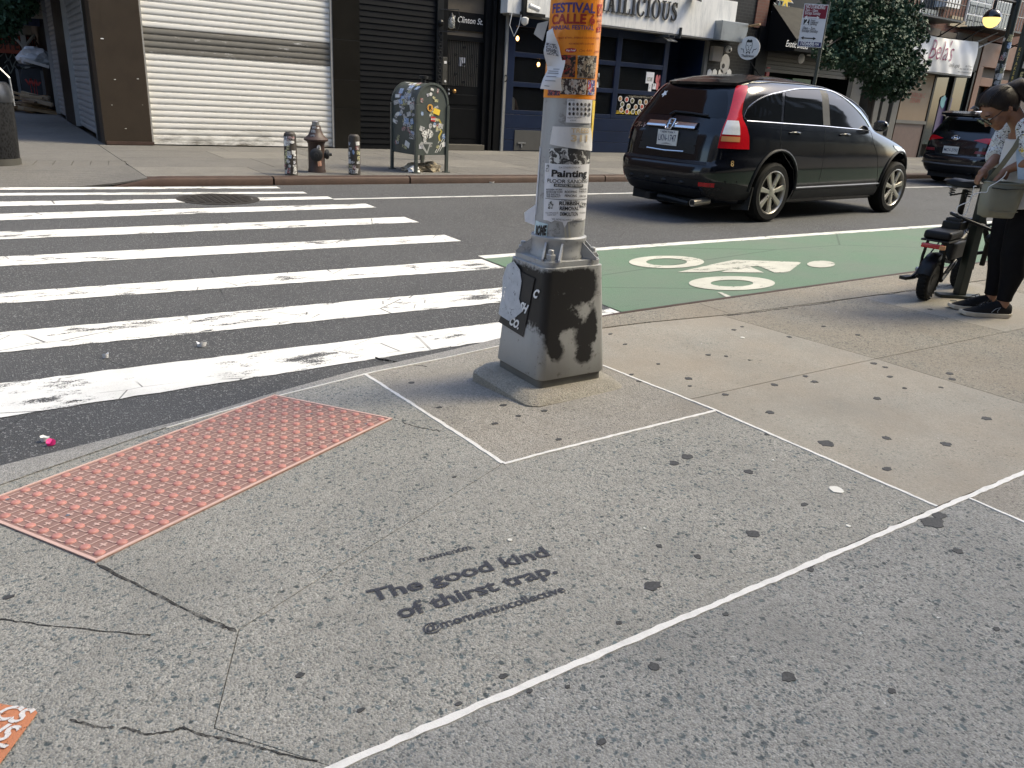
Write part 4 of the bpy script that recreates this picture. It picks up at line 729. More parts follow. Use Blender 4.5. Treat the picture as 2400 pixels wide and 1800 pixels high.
wallbox(8.02, 8.125, 1.27, 1.80, YF+.0, YF+.05).build('intercom', M('intercom_steel', (.13, .125, .11), .35, .6, dirt=.4), dr, bevel=.004); MB().lathe([(.022, 0), (.022, .01), (0, .012)], (8.08, YF, 1.34), 12, (0, -1, 0)).build('buzzer', m_white, dr); MB().box((8.075, YF-.002, 1.70), (.06, .004, .05)).build('sticker', m_white, dr)
MB().ball((8.34, Yd-.06, 1.16), .045, 12).build('door_knob', M('brass', (.50, .27, .09), .3, .8), dr, smooth=60); MB().box((8.21, Yd-.02, 1.12), (.07, .03, .24)).build('lock_plate', m_dark, dr); MB().ball((8.22, Yd-.045, 1.10), .025, 8).build('lock', m_galv, dr); MB().ball((8.215, Yd-.045, 1.18), .02, 8).build('lock', m_galv, dr)
wl = thing('wall_lantern', 'small glass wall lantern on a scrolled bracket beside the address board', 'lantern', (8.12, YF-.2, 2.4)); lp = Vector((8.10, YF-.18, 2.44))
MB().lathe([(.03, -.12), (.065, -.10), (.07, .03), (.05, .09), (.0, .11)], lp, 14).build('globe', M_glass('lantern_glass', (.25, .25, .23), .1, .5), wl, smooth=50); MB().ball(lp, .03, 8).build('bulb', m_white, wl); MB().lathe([(.055, .09), (.03, .13), (.01, .17)], lp, 12).build('cap', m_dark, wl); MB().tube([(7.90, YF-.02, 2.66), (8.25, YF-.18, 2.68), (8.30, YF-.18, 2.45), (8.24, YF-.18, 2.28), (7.90, YF-.02, 2.26)], .009, 6).build('bracket', m_dark, wl)
vp = thing('vent_pipe', 'black capped vent pipe standing behind the mailbox', 'pipe', (6.75, 13.9, ZF)); vb = Vector(onY(992, 200, 12.9)); MB().cyl((vb.x, 12.9, ZF), (vb.x, 12.9, vb.z+.1), .045).build('pipe', m_dark, vp); MB().lathe([(.05, 0), (.085, .01), (.085, .05), (.05, .06)], (vb.x, 12.9, vb.z+.10), 16).build('cap', m_dark, vp)
# ---------------------------------------------------------------- restaurant
rs = thing('restaurant', 'dark blue restaurant front with glazed garage doors', 'building', (12.5, YF, ZF)); m_navy = M('navy_paint', (.008, .016, .042), .38, var=.25, scale=3, dirt=.1, spec=.3)
m_pane = M_glass('shop_glass', (.012, .014, .016), .03, .42); m_in = M('dark_interior', (.045, .034, .024), .8, var=.5, scale=1.5)
wallbox(9.49, 9.555, ZF, 2.72, YF-.03, YF+.05).build('conduit', M('grey_conduit', (.22, .22, .21), .5, dirt=.3), rs); MB().torus((9.52, YF-.05, 1.48), (1, 0, 0), .06, .012, 12, 6).build('iron_ring', m_dark, rs)
ZR_ = ((.76, .85), (1.33, 1.43), (1.93, 2.03), (2.53, 2.72))
for x0, x1 in ((9.555, 9.77), (11.05, 11.20), (12.58, 12.73), (14.08, 14.22)): wallbox(x0, x1, .76, 2.72, YF+.02, YF+.12).build('mullion', m_navy, rs, bevel=.006)
for a, b in ((9.77, 11.05), (11.20, 12.58), (12.73, 14.08)):
    for z0, z1 in ZR_: wallbox(a, b, z0, z1, YF+.025, YF+.11).build('rail', m_navy, rs, bevel=.006)
    for (z0, z1) in ((.85, 1.33), (1.43, 1.93), (2.03, 2.53)): wallbox(a, b, z0, z1, YF+.06, YF+.07).build('pane', m_pane, rs)
for z0, z1 in ((ZF, .22), (.225, .47), (.475, .755)): wallbox(9.555, 14.22, z0, z1, YF+.01, YF+.12).build('panel_board', m_navy, rs, bevel=.006)
wallbox(9.86, 11.3, 0, .43, YF-.005, YF+.01).build('vent_cover', M('vent_grey', (.055, .055, .053), .6), rs, bevel=.004); MB().box((10.05, YF-.02, .16), (.2, .02, .03)).build('latch', m_galv, rs); MB().box((10.05, YF-.02, .11), (.03, .02, .09)).build('latch', m_galv, rs)
wallbox(9.5, 16.0, 3.64, 11.0, YF+.12, YF+9).build('wall', m_brick, rs); wallbox(9.5, 14.22, ZF-.05, 3.5, YF+3.2, YF+3.3).build('back_wall', m_in, rs); wallbox(9.5, 15.5, ZF-.06, ZF-.01, YF+.1, YF+3.2).build('floor', m_in, rs); wallbox(9.5, 15.5, 2.75, 2.80, YF+.1, YF+3.2).build('ceiling', m_in, rs); wallbox(9.40, 9.48, ZF, 3, YF+.33, YF+3.2).build('side_wall', m_in, rs)
wallbox(14.22, 15.5, .1, 2.72, YF+.9, YF+.95).build('inset_door', m_navy, rs); wallbox(15.42, 15.52, ZF, 2.72, YF-.02, YF+.06).build('post', M('weathered_post', (.14, .135, .12), .7, var=.3), rs); wallbox(15.42, 15.52, ZF, 2.72, YF+.06, YF+.95).build('inset_side', m_navy, rs); wallbox(14.22, 15.5, ZF-.01, ZF+.0, YF+.0, YF+.95).build('inset_floor', m_wallk, rs); wallbox(14.22, 14.26, ZF, 2.7, YF+.12, YF+.9).build('inset_side', m_navy, rs)
for i in range(5): wallbox(14.35, 15.35, .2+.5*i, .62+.5*i, YF+.88, YF+.90).build('door_panel', m_navy, rs, bevel=.01)
for (px, py, Yy) in ((1213, 90, YF+.6), (1262, 151, YF+1.5), (1628, 145, YF+.7)):
    p = onY(px, py, Yy); bl_ = thing('pendant_bulb', {1213: 'glowing amber pendant bulb in the upper left restaurant window', 1262: 'small glowing bulb deeper inside the restaurant', 1628: 'dim amber bulb by the restaurant door'}[px], 'bulb', p); MB().ball(p, .035, 10, (1, 1, 1.5)).build('glass', M_emit('bulb_%d' % px, (1., .50, .14), 9 if px != 1628 else 1.), bl_, smooth=60); MB().cyl(p+Vector((0, 0, .05)), (p.x, p.y, 2.745), .006, 6).build('cord', m_dark, bl_)
for i, (a, b, lb) in enumerate((((1396, 172), (1408, 208), 'hygiene grade card with a letter A in the restaurant window'), ((1516, 170), (1537, 195), 'white menu sheet in the restaurant window'), ((1522, 196), (1531, 214), 'second small menu sheet below the first in the window'), ((1532, 196), (1541, 209), 'small white card right of the menu sheets'))):
    (x0, z0), (x1, z1) = FP(a[0], b[1]), FP(b[0], a[1]); cdt = thing('window_card', lb, 'card', (x0, YF+.05, z0)); wallbox(x0, x1, z0, z1, YF+.045, YF+.055).build('sheet', m_paper, cdt)
    if i == 0: MB().text('A', lambda u, v, d=0: Vector((u, YF+.042, v)), .36, (x0+x1)/2, z0+.09, bold=.03, sx=.8).build('lettering', m_black, cdt)
    else: wallbox(x0+.03, x1-.05, z0+.05, z0+.14, YF+.042, YF+.044).build('printed_block', M_print('menu_print', (.5, .5, .48), [(.1, .1, .1)], 40), cdt)
for (x, y) in ((1543, 185), (1549, 186), (1544, 202), (1550, 193)): xx, zz = FP(x, y); tag(MB().poly(circ(10, .04, .10, xx, zz), lambda u, v, d=0: Vector((u, YF+.05-d, v)), 0, 0, .004).build('decal', M('pink_decal', (.55, .16, .16), .6)), 'pink rounded decal on the window beside the menu sheets', 'decal', 'pink decals on the restaurant window')
rg = random.Random(4); k = 0
for r_ in range(3):
    for c_ in range(6):
        x, y = 1458+14.5*c_+(5 if r_ % 2 else 0), 233+13*r_+1.8*c_
        xx, zz = FP(x+rg.uniform(-2, 2), y+rg.uniform(-2, 2)); pl_ = thing('food_decal', 'round food picture decal on the lower restaurant window', 'decal', (xx, YF+.05, zz), 'round food decals on the restaurant window'); MB().lathe([(.062, 0), (.062, .004)], (xx, YF+.055, zz), 16, (0, -1, 0)).build('plate', m_white, pl_); MB().lathe([(.045, 0), (.045, .003)], (xx, YF+.0505, zz), 12, (0, -1, 0)).build('dish', M('dish%d' % (k % 4), ((.30, .16, .06), (.35, .05, .03), (.10, .10, .04), (.3, .25, .12))[k % 4], .6), pl_); k += 1
xx, zz = FP(1482, 268); tag(MB().text('LUNCH  BAR  DINNER', lambda u, v, d=0: Vector((u, YF+.052, v)), .10, xx, zz, bold=.02).build('window_lettering', m_yellow), 'yellow words lunch bar dinner along the lower window', 'lettering')
# diner behind the glass
dp = onY(1107, 243, YF+.5); dp.x = 9.80; dp = Vector((9.98, YF+.55, .2)); dn_ = thing('person', 'diner in a white T-shirt seated behind the left restaurant window', 'person', dp)
MB().loft([[Vector((dp.x+a*cos(q_*.628), dp.y+b*sin(q_*.628), z)) for q_ in range(10)] for a, b, z in ((.16, .11, .55), (.17, .12, .75), (.19, .12, .95), (.18, .10, 1.08), (.07, .06, 1.16))]).build('shirt', M('tshirt_white', (.62, .61, .58), .8), dn_, smooth=60)
MB().loft([[Vector((dp.x+a*cos(q_*.628), dp.y+b*sin(q_*.628), z)) for q_ in range(10)] for a, b, z in ((.05, .05, 1.12), (.055, .06, 1.2), (.08, .09, 1.28), (.085, .10, 1.36), (.06, .07, 1.44), (.01, .01, 1.46))]).build('head', M('diner_skin', (.22, .12, .075), .6), dn_, smooth=60)
MB().tube([(dp.x+.16, dp.y, 1.05), (dp.x+.22, dp.y-.03, .88), (dp.x+.24, dp.y-.12, .72), (dp.x+.12, dp.y-.2, .70)], [.055, .05, .042, .035], 8).build('arm', M('diner_skin', ()), dn_, smooth=60); MB().b2(dp.x-.2, dp.x+.2, dp.y-.2, dp.y+.2, .1, .52).build('chair', m_dark, dn_)
# sign band
sg = thing('shop_sign', 'long white restaurant sign board with raised black serif letters', 'sign', (12.6, YF, 2.73)); t = NT('sign_white'); c = t.mix(t.noise(2, 5), (.66, .66, .63), (.74, .73, .70)); sx_ = t.n('ShaderNodeSeparateXYZ'); t.l(t.pos, sx_.inputs[0]); c = t.mix(t.math('MULTIPLY', t.ramp(t.noise(2.6, 6, v=t.vec((2.2, 1, .35)), rough=.75), (.48, 0), (.72, 1)), .75), c, (.34, .36, .37)); t.set(col=c, rough=.5); m_sgn = t.m
Ys = YF-.26
wallbox(9.34, 16.05, 2.73, 3.62, Ys, YF+.11).build('board', m_sgn, sg, bevel=.01); wallbox(9.4, 16.0, 2.70, 2.728, Ys+.01, YF+.1).build('soffit', M('soffit_grey', (.16, .155, .14), .7), sg)
def serif(ch, sc):      # seriffed capitals as stroked outlines, unit cap height
    def st(pts, w0, w1): return pts, w0, w1
    S_ = []
    def bar(x0, y0, x1, y1): S_.append([(x0, y0), (x1, y0), (x1, y1), (x0, y1)])
    def arc(cx, cy, rx, ry, a0, a1, th, thin, n=18):
        o_, i_ = [], []
        for k in range(n+1):
            a = a0+(a1-a0)*k/n; w_ = thin+(th-thin)*abs(cos(a))**1.3; o_.append((cx+rx*cos(a), cy+ry*sin(a))); i_.append((cx+(rx-w_)*cos(a), cy+(ry-w_*.8)*sin(a)))
        S_.append(o_+i_[::-1])
    if ch == 'I': bar(.13, 0, .31, 1); bar(0, 0, .13, .06); bar(.31, 0, .44, .06); bar(0, .94, .13, 1); bar(.31, .94, .44, 1); w_ = .44
    elif ch == 'L': bar(.12, 0, .30, 1); bar(0, 0, .12, .06); bar(0, .94, .12, 1); bar(.30, .94, .42, 1); bar(.30, 0, .68, .07); S_.append([(.60, .07), (.68, .07), (.70, .30), (.67, .30)]); w_ = .72
    elif ch == 'T': bar(.28, 0, .46, 1); bar(.16, 0, .28, .06); bar(.46, 0, .58, .06); bar(.02, .93, .28, 1); bar(.46, .93, .72, 1); S_.append([(.02, .93), (.10, .93), (.04, .70), (.01, .70)]); S_.append([(.64, .93), (.72, .93), (.73, .70), (.70, .70)]); w_ = .74
    elif ch == 'H': bar(.12, 0, .28, 1); bar(.58, 0, .74, 1); bar(.28, .47, .58, .54); [bar(x, y, x+.10, y+.06) for x in (.02, .28, .48, .74) for y in (0, .94)]; w_ = .86
    elif ch == 'A': S_.append([(.14, 0), (.20, 0), (.42, .78), (.42, 1), (.38, 1)]); S_.append([(.42, 1), (.42, .78), (.56, 0), (.74, 0), (.46, 1)]); S_.append([(.24, .30), (.55, .30), (.54, .36), (.26, .36)]); bar(.02, -.0, .13, .05); bar(.20, 0, .30, .05); bar(.46, 0, .55, .05); bar(.75, 0, .84, .05); w_ = .84
    elif ch == 'C': arc(.42, .5, .40, .52, .55, 2*pi-.55, .17, .05, 26); S_.append([(.73, .74), (.78, .74), (.79, .98), (.74, .98)]); w_ = .82
    elif ch == 'O': arc(.44, .5, .42, .52, 0, pi, .17, .05, 20); arc(.44, .5, .42, .52, pi, 2*pi, .17, .05, 20); w_ = .90
    elif ch == 'U': bar(.12, .34, .29, 1); bar(.66, .34, .74, 1); arc(.43, .34, .31, .36, pi, 2*pi, .15, .05, 16); [bar(x, .94, x+.10, 1) for x in (.02, .29, .56, .74)]; w_ = .86
    else:
        sp = [(.52, .80), (.46, .93), (.33, .97), (.19, .92), (.12, .78), (.17, .65), (.32, .55), (.46, .45), (.54, .30), (.50, .12), (.36, .03), (.20, .06), (.10, .20)]; ws = [.05, .07, .09, .11, .14, .16, .18, .17, .15, .12, .09, .07, .05]; L_, R_ = [], []
        for i in range(len(sp)):
            a, b = sp[max(i-1, 0)], sp[min(i+1, len(sp)-1)]; dx, dy = b[0]-a[0], b[1]-a[1]; l_ = math.hypot(dx, dy); L_.append((sp[i][0]-dy/l_*ws[i]/2, sp[i][1]+dx/l_*ws[i]/2)); R_.append((sp[i][0]+dy/l_*ws[i]/2, sp[i][1]-dx/l_*ws[i]/2))
        S_.append(L_+R_[::-1]); S_.append([(.51, .72), (.56, .72), (.56, .99), (.52, .99)]); S_.append([(.06, .01), (.10, .01), (.12, .28), (.07, .28)]); w_ = .62
    return S_, w_
x_ = 11.36; lh = .39
for i, ch in enumerate('THAILICIOUS'):
    S_, w_ = serif(ch, 1); q = MB()
    for P_ in S_: q.prism([Vector((x_+u*lh*.80, Ys-.012, 3.0+v*lh)) for u, v in P_], (0, -.028, 0))
    q.build('letter', m_black, sg); x_ += (w_+.09)*lh*.80
wallbox(15.36, 16.28, 2.70, 3.14, Ys-.24, YF-.0).build('metal_box', M('galv_box', (.30, .32, .33), .35, .55, var=.25, scale=3, dirt=.3), sg, bevel=.008)
MB().lathe([(.16, 0), (.12, .10), (.03, .14)], (14.45, Ys-.15, 3.50), 16, (.2, -.3, 1)).build('spot_lamp', m_dark, sg, smooth=40)
for k in range(3): MB().box((13.72+.18*k, Ys+.05, 2.66), (.06, .34, .05), Matrix.Rotation(.5, 3, 'Z')).build('floodlight_bracket', m_dark, sg)
MB().box((13.95, Ys+.02, 2.60), (.30, .22, .02), Matrix.Rotation(.4, 3, 'X')).build('floodlight', m_galv, sg); MB().box((14.22, Ys-.02, 2.78), (.05, .05, .2)).build('floodlight_bracket', m_dark, sg)
cc = thing('security_camera', 'white security camera and black bracket under the left end of the sign', 'camera', (9.75, Ys-.05, 2.72)); MB().box((9.72, Ys-.05, 2.86), (.09, .08, .42)).build('bracket', m_dark, cc); MB().box((9.95, Ys-.04, 2.75), (.6, .07, .06)).build('arm', m_dark, cc); MB().cyl((9.80, Ys-.12, 2.90), (10.02, Ys-.16, 2.84), .05).build('camera_body', m_white, cc, smooth=40); MB().lathe([(.02, -.10), (.07, -.06), (.08, .04), (.03, .06)], (9.72, Ys-.10, 2.62), 14).build('lamp', m_white, cc, smooth=50); MB().tube([(9.45, Ys-.02, 2.74), (9.40, Ys-.03, 2.5), (9.52, Ys-.03, 2.30), (9.62, Ys-.04, 2.5), (9.66, Ys-.05, 2.72)], .008, 6).build('cable', m_white, cc)
c2 = thing('security_camera', 'small white dome camera on a box under the metal box', 'camera', (16.0, YF-.1, 2.5)); MB().box((15.75, YF-.06, 2.42), (.34, .12, .34)).build('junction_box', M('beige_box', (.25, .22, .18), .6), c2); MB().ball((16.12, YF-.10, 2.55), .09, 10).build('dome', m_white, c2, smooth=50); MB().ball((16.10, YF-.17, 2.52), .035, 8).build('lens', m_black, c2)
# ---------------------------------------------------------------- black brick wall with the projecting sign
bC = thing('brick_house', 'narrow black painted brick front between restaurant and awning shop', 'building', (16.5, YF, ZF)); wallbox(15.52, 17.45, ZF-.05, 11.2, YF+.02, YF+9).build('wall', m_bbrick, bC); wallbox(17.05, 17.48, 3.15, 11.2, YF-.01, YF+.02).build('bare_brick', m_brick, bC)
wallbox(17.25, 17.5, ZF, 3.2, YF-.06, YF+.02).build('pipe_chase', m_wallk, bC)
xx, zz = FP(1700, 150); gf = thing('wall_graffiti', 'white ghost shaped graffiti on the black brick above the SUV', 'graffiti', (xx, YF, zz)); MB().poly(circ(16, .17, .24, xx, zz), lambda u, v, d=0: Vector((u, YF+.014-d, v))).build('paint', M('grey_spray', (.34, .34, .34), .7, var=.3), gf); MB().poly(circ(12, .055, .06, xx-.05, zz-.05), lambda u, v, d=0: Vector((u, YF+.010-d, v))).build('eye', m_black, gf)
for k, px in enumerate((1664, 1676, 1690, 1710)): xx, zz = FP(px, 168); MB().poly([(xx-.10, zz-.25), (xx+.12, zz-.25), (xx+.08, zz+.02), (xx, zz+.07), (xx-.07, zz+.03)], lambda u, v, d=0: Vector((u, YF+.014-d, v))).build('paint', M('white_spray', (.55, .55, .54), .7), gf)
hs = thing('hanging_sign', 'round white hanging sign with a line drawn face on a wooden bracket', 'sign', onY(1755, 113, 14.45)); hcn = onY(1755, 113, 14.45); hnm = Vector((-.86, -.5, 0)).normalized(); hu = Vector((hnm.y*-1, hnm.x, 0)); hu = hu if hu.dot(c_r) > 0 else -hu
hr = .27; hfn = lambda u, v, d=0: hcn+hu*u+Vector((0, 0, v))+hnm*(d+.014)
MB().lathe([(hr, -.012), (hr, .012)], hcn, 36, hnm).build('disc', m_white, hs)
def line(fn, pts, w_, m_, par, lift=.003, nm='drawing'):
    q = MB()
    for a, b in zip(pts, pts[1:]):
        dx, dy = b[0]-a[0], b[1]-a[1]; l_ = math.hypot(dx, dy) or 1; nx, ny = -dy/l_*w_/2, dx/l_*w_/2
        q.add([fn(a[0]+nx, a[1]+ny, lift), fn(b[0]+nx, b[1]+ny, lift), fn(b[0]-nx, b[1]-ny, lift), fn(a[0]-nx, a[1]-ny, lift)], [(0, 1, 2, 3)])
    return q.build(nm, m_, par)
MB().poly([(-.07, .17), (-.075, .13), (.065, .13), (.07, .17), (.04, .20), (0, .185), (-.04, .20)], lambda u, v, d=0: hfn(u, v, .003)).build('drawing', m_black, hs); line(hfn, [(-.07, .13), (-.075, .03), (-.04, -.06), (0, -.08), (.04, -.06), (.075, .03), (.07, .13)], .012, m_black, hs)
for sgn in (-1, 1): line(hfn, [(sgn*.02, .06), (sgn*.055, .065)], .012, m_black, hs); line(hfn, [(sgn*.10, -.11), (sgn*.13, -.02), (sgn*.17, -.03), (sgn*.19, .0)], .014, m_black, hs); MB().poly([(0, -.105), (sgn*.05, -.08), (sgn*.05, -.13)], lambda u, v, d=0: hfn(u, v, .003)).build('drawing', m_black, hs)
line(hfn, [(0, .05), (-.01, .0), (.01, .0)], .009, m_black, hs); line(hfn, [(-.02, -.03), (.02, -.03)], .014, m_black, hs); MB().text('Thailicious', lambda u, v, d=0: hfn(u, v, .003), .085, 0, -.205, bold=.02, sx=.85).build('lettering', m_black, hs)
bt = onY(1757, 60, 14.45); b0_ = (16.2, YF-.02, bt.z-.06); MB().tube([b0_, (bt.x+.25, 14.35, bt.z+.05)], .03, 6).build('wood_arm', m_wood, hs); MB().tube([(16.2, YF-.02, bt.z-.32), (16.42, YF-.12, bt.z-.02)], .022, 6).build('wood_brace', m_wood, hs)
for sgn in (-1, 1): MB().tube([hcn+hu*sgn*.12+Vector((0, 0, hr*.85)), Vector((bt.x, 14.45, bt.z))], .006, 5).build('chain', m_dark, hs)
# ---------------------------------------------------------------- black awning shop
bD = thing('awning_shop', 'black shop front with sloping black awning and half closed roller gate', 'building', (19.5, YF, ZF)); wallbox(17.5, 21.6, 3.9, 11.4, YF+.02, YF+9).build('wall', m_brick, bD); wallbox(17.5, 21.6, ZF, 3.9, YF+1.2, YF+1.3).build('back_wall', m_wallk, bD)
wallbox(17.52, 17.72, ZF, 3.9, YF-.02, YF+1.2).build('side_post', m_wallk, bD); wallbox(21.4, 21.6, ZF, 3.9, YF-.02, YF+1.2).build('side_post', m_wallk, bD); wallbox(17.52, 21.6, 3.45, 4.3, YF-.02, YF+.05).build('fascia', M('fascia_black', (.010, .0105, .012), .4, spec=.25), bD)
m_can = M('awning_black', (.005, .0055, .0065), .6, var=.3, scale=2, spec=.1); MB().prism([(17.6, YF-.02, 3.75), (17.6, YF-.95, 2.90), (17.6, YF-.95, 2.62), (17.6, YF-.02, 2.62)], (4.0, 0, 0)).build('awning', m_can, bD)
ya_ = YF-.955; xx, zz = FP(1846, 95, ya_)
for tx, px, py in (('Exotic Snacks', 1842, 101), ('For The', 1925, 112)): a = onY(px, py, ya_); MB().text(tx, lambda u, v, d=0: Vector((u, ya_-.002, v)), .22, a.x, 2.69, shear=.2, align='LEFT', sx=.72).build('lettering', m_whink, bD)
for i in range(5): wallbox(17.74, 21.4, 2.22+.1*i, 2.31+.1*i, YF+.08, YF+.11).build('slat', M('gate_dark', (.035, .035, .035), .45, .3), bD)
wallbox(17.74, 21.4, 2.13, 2.21, YF+.06, YF+.12).build('gate_bar', M('gate_bar', (.10, .09, .08), .5), bD)
for a, b, c_, nm in (((19.3, 20.1), (1.0, 2.05), (.02, .12, .03), 'green'), ((20.25, 21.2), (.9, 1.8), (.015, .10, .025), 'green2')): wallbox(*a, *b, YF+.3, YF+.7).build('display_case', M('case_'+nm, c_, .4), bD)
MB().box((17.95, YF+.1, 2.1), (.12, .06, .3)).build('red_tag', M('red_plastic', (.4, .02, .02), .4), bD); MB().ball((18.5, YF-.5, 2.5), .11, 10, (.8, .8, 1.2)).build('lamp_globe', m_white, bD, smooth=50)
for x in (18.9, 20.2): MB().box((x, YF-.5, 2.6), (.34, .05, .03)).build('light_tube', m_white, bD)
lfx, lfz = FP(1837, 18, YF-.05); le = thing('leaf_emblem', 'white edged emblem of yellow, green and red spiky leaves above the awning', 'emblem', (lfx, YF-.03, lfz))
def leafstar(cx, cz, s_, m_, lift):
    q = MB(); P_ = []
    for k in range(14): a = pi/2+2*pi*k/14; r_ = s_ if k % 2 == 0 else s_*.38; P_.append((cx+r_*cos(a), cz+r_*sin(a)))
    q.poly(P_, lambda u, v, d=0: Vector((u, YF-.03-lift-d, v)), 0, 0, skirt=.006).build('leaf', m_, le)
for cx, cz, s_, m_ in ((.05, .22, .27, m_yellow), (-.17, -.08, .22, M('leaf_green', (.03, .13, .08), .5)), (.22, -.18, .20, m_red)): leafstar(lfx+cx, lfz+cz, s_*1.25, m_white, .002); leafstar(lfx+cx, lfz+cz, s_, m_, .010)
MB().poly([(lfx-.10, lfz-.55), (lfx+.12, lfz-.55), (lfx+.08, lfz+.1), (lfx-.04, lfz+.1)], lambda u, v, d=0: Vector((u, YF-.03-d, v)), 0, 0, .004).build('stem', M('pale_stem', (.55, .55, .42), .5), le); wallbox(lfx-.22, lfx+.24, lfz-.66, lfz-.54, YF-.05, YF-.03).build('base', m_white, le)
# ---------------------------------------------------------------- banner shop and beyond
bE = thing('brick_tenement', 'red brick tenement with shop front, tan panel and fire escape', 'building', (24.5, YF, ZF)); wallbox(21.6, 28.2, 3.7, 11.6, YF+.02, YF+9).build('wall', m_brick, bE); wallbox(21.6, 28.2, ZF, 3.7, YF+.6, YF+.7).build('shop_back', m_wallk, bE)
m_post = M('pale_concrete', (.13, .125, .11), .8, var=.2, scale=3)
for x0, x1, m_ in ((21.62, 22.1, m_post), (22.9, 23.15, m_post), (23.3, 23.62, M('mid_concrete', (.12, .115, .10), .8)), (23.85, 24.15, m_post)): wallbox(x0, x1, ZF, 3.7, YF-.02, YF+.55).build('pier', m_, bE)
wallbox(24.28, 25.85, 1.12, 2.75, YF+.02, YF+.08).build('tan_panel', M('tan_panel', (.20, .135, .072), .6, var=.12, scale=2), bE); wallbox(24.2, 25.9, 1.02, 1.12, YF-.02, YF+.08).build('panel_ledge', m_post, bE); wallbox(24.28, 25.85, ZF, 1.02, YF+.03, YF+.08).build('lower_panel', M('brown_panel', (.10, .060, .045), .6), bE)
for i, tx in enumerate(('MARRON C', 'DENAN')): xx, zz = FP(2134, 227+13*i, YF); MB().text(tx, lambda u, v, d=0: Vector((u, YF+.016, v)), .20, xx, zz, align='LEFT', sx=.8).build('lettering', M('rust_ink', (.30, .05, .02), .6), bE)
wallbox(25.9, 28.1, .4, 2.6, YF+.1, YF+.12).build('shop_window', M_glass('window_green', (.014, .022, .020), .08), bE)
for x in (25.88, 27.0, 28.1): wallbox(x, x+.1, ZF, 2.8, YF+.0, YF+.13).build('window_post', m_wallk, bE)
wallbox(26.6, 27.3, .5, 1.9, YF+.08, YF+.095).build('purple_door', M('purple_paint', (.05, .03, .10), .5), bE); MB().poly(circ(10, .16, .2, 26.75, 1.75, .3, rnd), lambda u, v, d=0: Vector((u, YF+.07-d, v))).build('graffiti', M('aqua_spray', (.16, .36, .38), .6), bE)
wallbox(25.9, 28.2, 2.75, 3.7, YF+.0, YF+.5).build('fascia', m_wallk, bE)
for i in range(7): wallbox(21.6+i*.95, 21.6+i*.95+.9, 3.62, 3.78+.05*(i % 2), YF-.12, YF+.1).build('cornice_stone', M('stone_cornice', (.10, .085, .07), .8, var=.4), bE)
for i in range(3): wallbox(25.9, 26.9-.15*i, 3.98+.10*i, 4.07+.10*i, YF-.05, YF+.05).build('quoin', M('buff_stone', (.38, .32, .22), .8), bE)
bn = thing('shop_banner', 'white cloth banner with looping maroon script hung over the shop front', 'banner', (26, YF-.5, 2.6)); Yb = YF-.45
a_ = onY(2120, 66, Yb); b_ = onY(2291, 98, Yb); c_ = onY(2277, 179, Yb); d_ = onY(2150, 160, Yb); zt, zb = (b_.z+.0), c_.z
bx0, bx1 = a_.x-.5, (b_.x+c_.x)/2
def cloth(u, v, d=0):
    x = bx0+(bx1-bx0)*u; s_ = sin(u*21+v*3)*.03*(1-v)+sin(u*47+v*7)*.014; sag = .05*sin(u*pi)*v; return Vector((x, Yb-s_-d-.05*sin(v*pi), zb+(zt-zb)*v-sag))
MB().poly([(0, 0), (1, 0), (1, 1), (0, 1)], cloth, .015, .06, skirt=.006).build('cloth', M('banner_cloth', (.78, .77, .74), .8, var=.08, scale=2, dirt=.1), bn, smooth=60)
mw = bx1-bx0; bs = MB(); fS = lambda u, v, d=0: cloth((u-bx0)/mw, (v-zb)/(zt-zb), .02)
ba = onY(2186, 135, Yb); MB().text("Bela's", fS, .86, ba.x-.35, zb+.36, bold=-.01, shear=.3, align='LEFT', sx=.68, cell=.06).build('lettering', M('maroon_ink', (.22, .03, .10), .6), bn)
MB().text('family style', fS, .18, ba.x+1.2, zb+.20, shear=.4, sx=.8, cell=.06).build('lettering', m_black, bn)
for i, tx in enumerate(('At Clinton St.', 'New York, NY 10002', 'www.clintonstreet.com')): MB().text(tx, fS, .075, bx1-.12, zb+.25-.09*i, align='RIGHT', cell=.06).build('lettering', m_black, bn)
wallbox(bx0, bx1, zb-.05, zb-.01, Yb-.02, YF).build('frame', m_dark, bn); wallbox(bx0, bx1, zb, zt-.05, Yb+.06, YF).build('box_frame', m_wallk, bn)
for k in range(2): MB().tube([onY(2293, 97+15*k, Yb), onY(2372, 60+15*k, Yb)], .022, 6).build('stay', m_galv, bn)
def fire_escape(x0, x1, z0, label, mr=m_dark):
    fe = thing('fire_escape', label, 'fire escape', ((x0+x1)/2, YF-.5, z0)); wallbox(x0, x1, z0, z0+.05, YF-.9, YF).build('platform', m_dark, fe); n = int((x1-x0)/.16)
    for i in range(n+1): x = x0+(x1-x0)*i/n; MB().cyl((x, YF-.89, z0), (x, YF-.89, z0+.9), .012, 6).build('baluster', mr, fe)
    MB().cyl((x0, YF-.89, z0+.9), (x1, YF-.89, z0+.9), .02, 6).build('handrail', mr, fe); MB().cyl((x0, YF-.89, z0+.45), (x1, YF-.89, z0+.45), .015, 6).build('handrail', mr, fe)
    for x in (x0, x1): MB().tube([(x, YF-.85, z0), (x, YF, z0-.5)], .02, 6).build('brace', m_dark, fe)
fire_escape(21.9, 25.1, 3.95, 'black iron fire escape on the brick tenement above the tree'); fire_escape(26.5, 29.5, 3.95, 'pale railed fire escape above the orange door', M('pale_rail', (.28, .28, .27), .5))
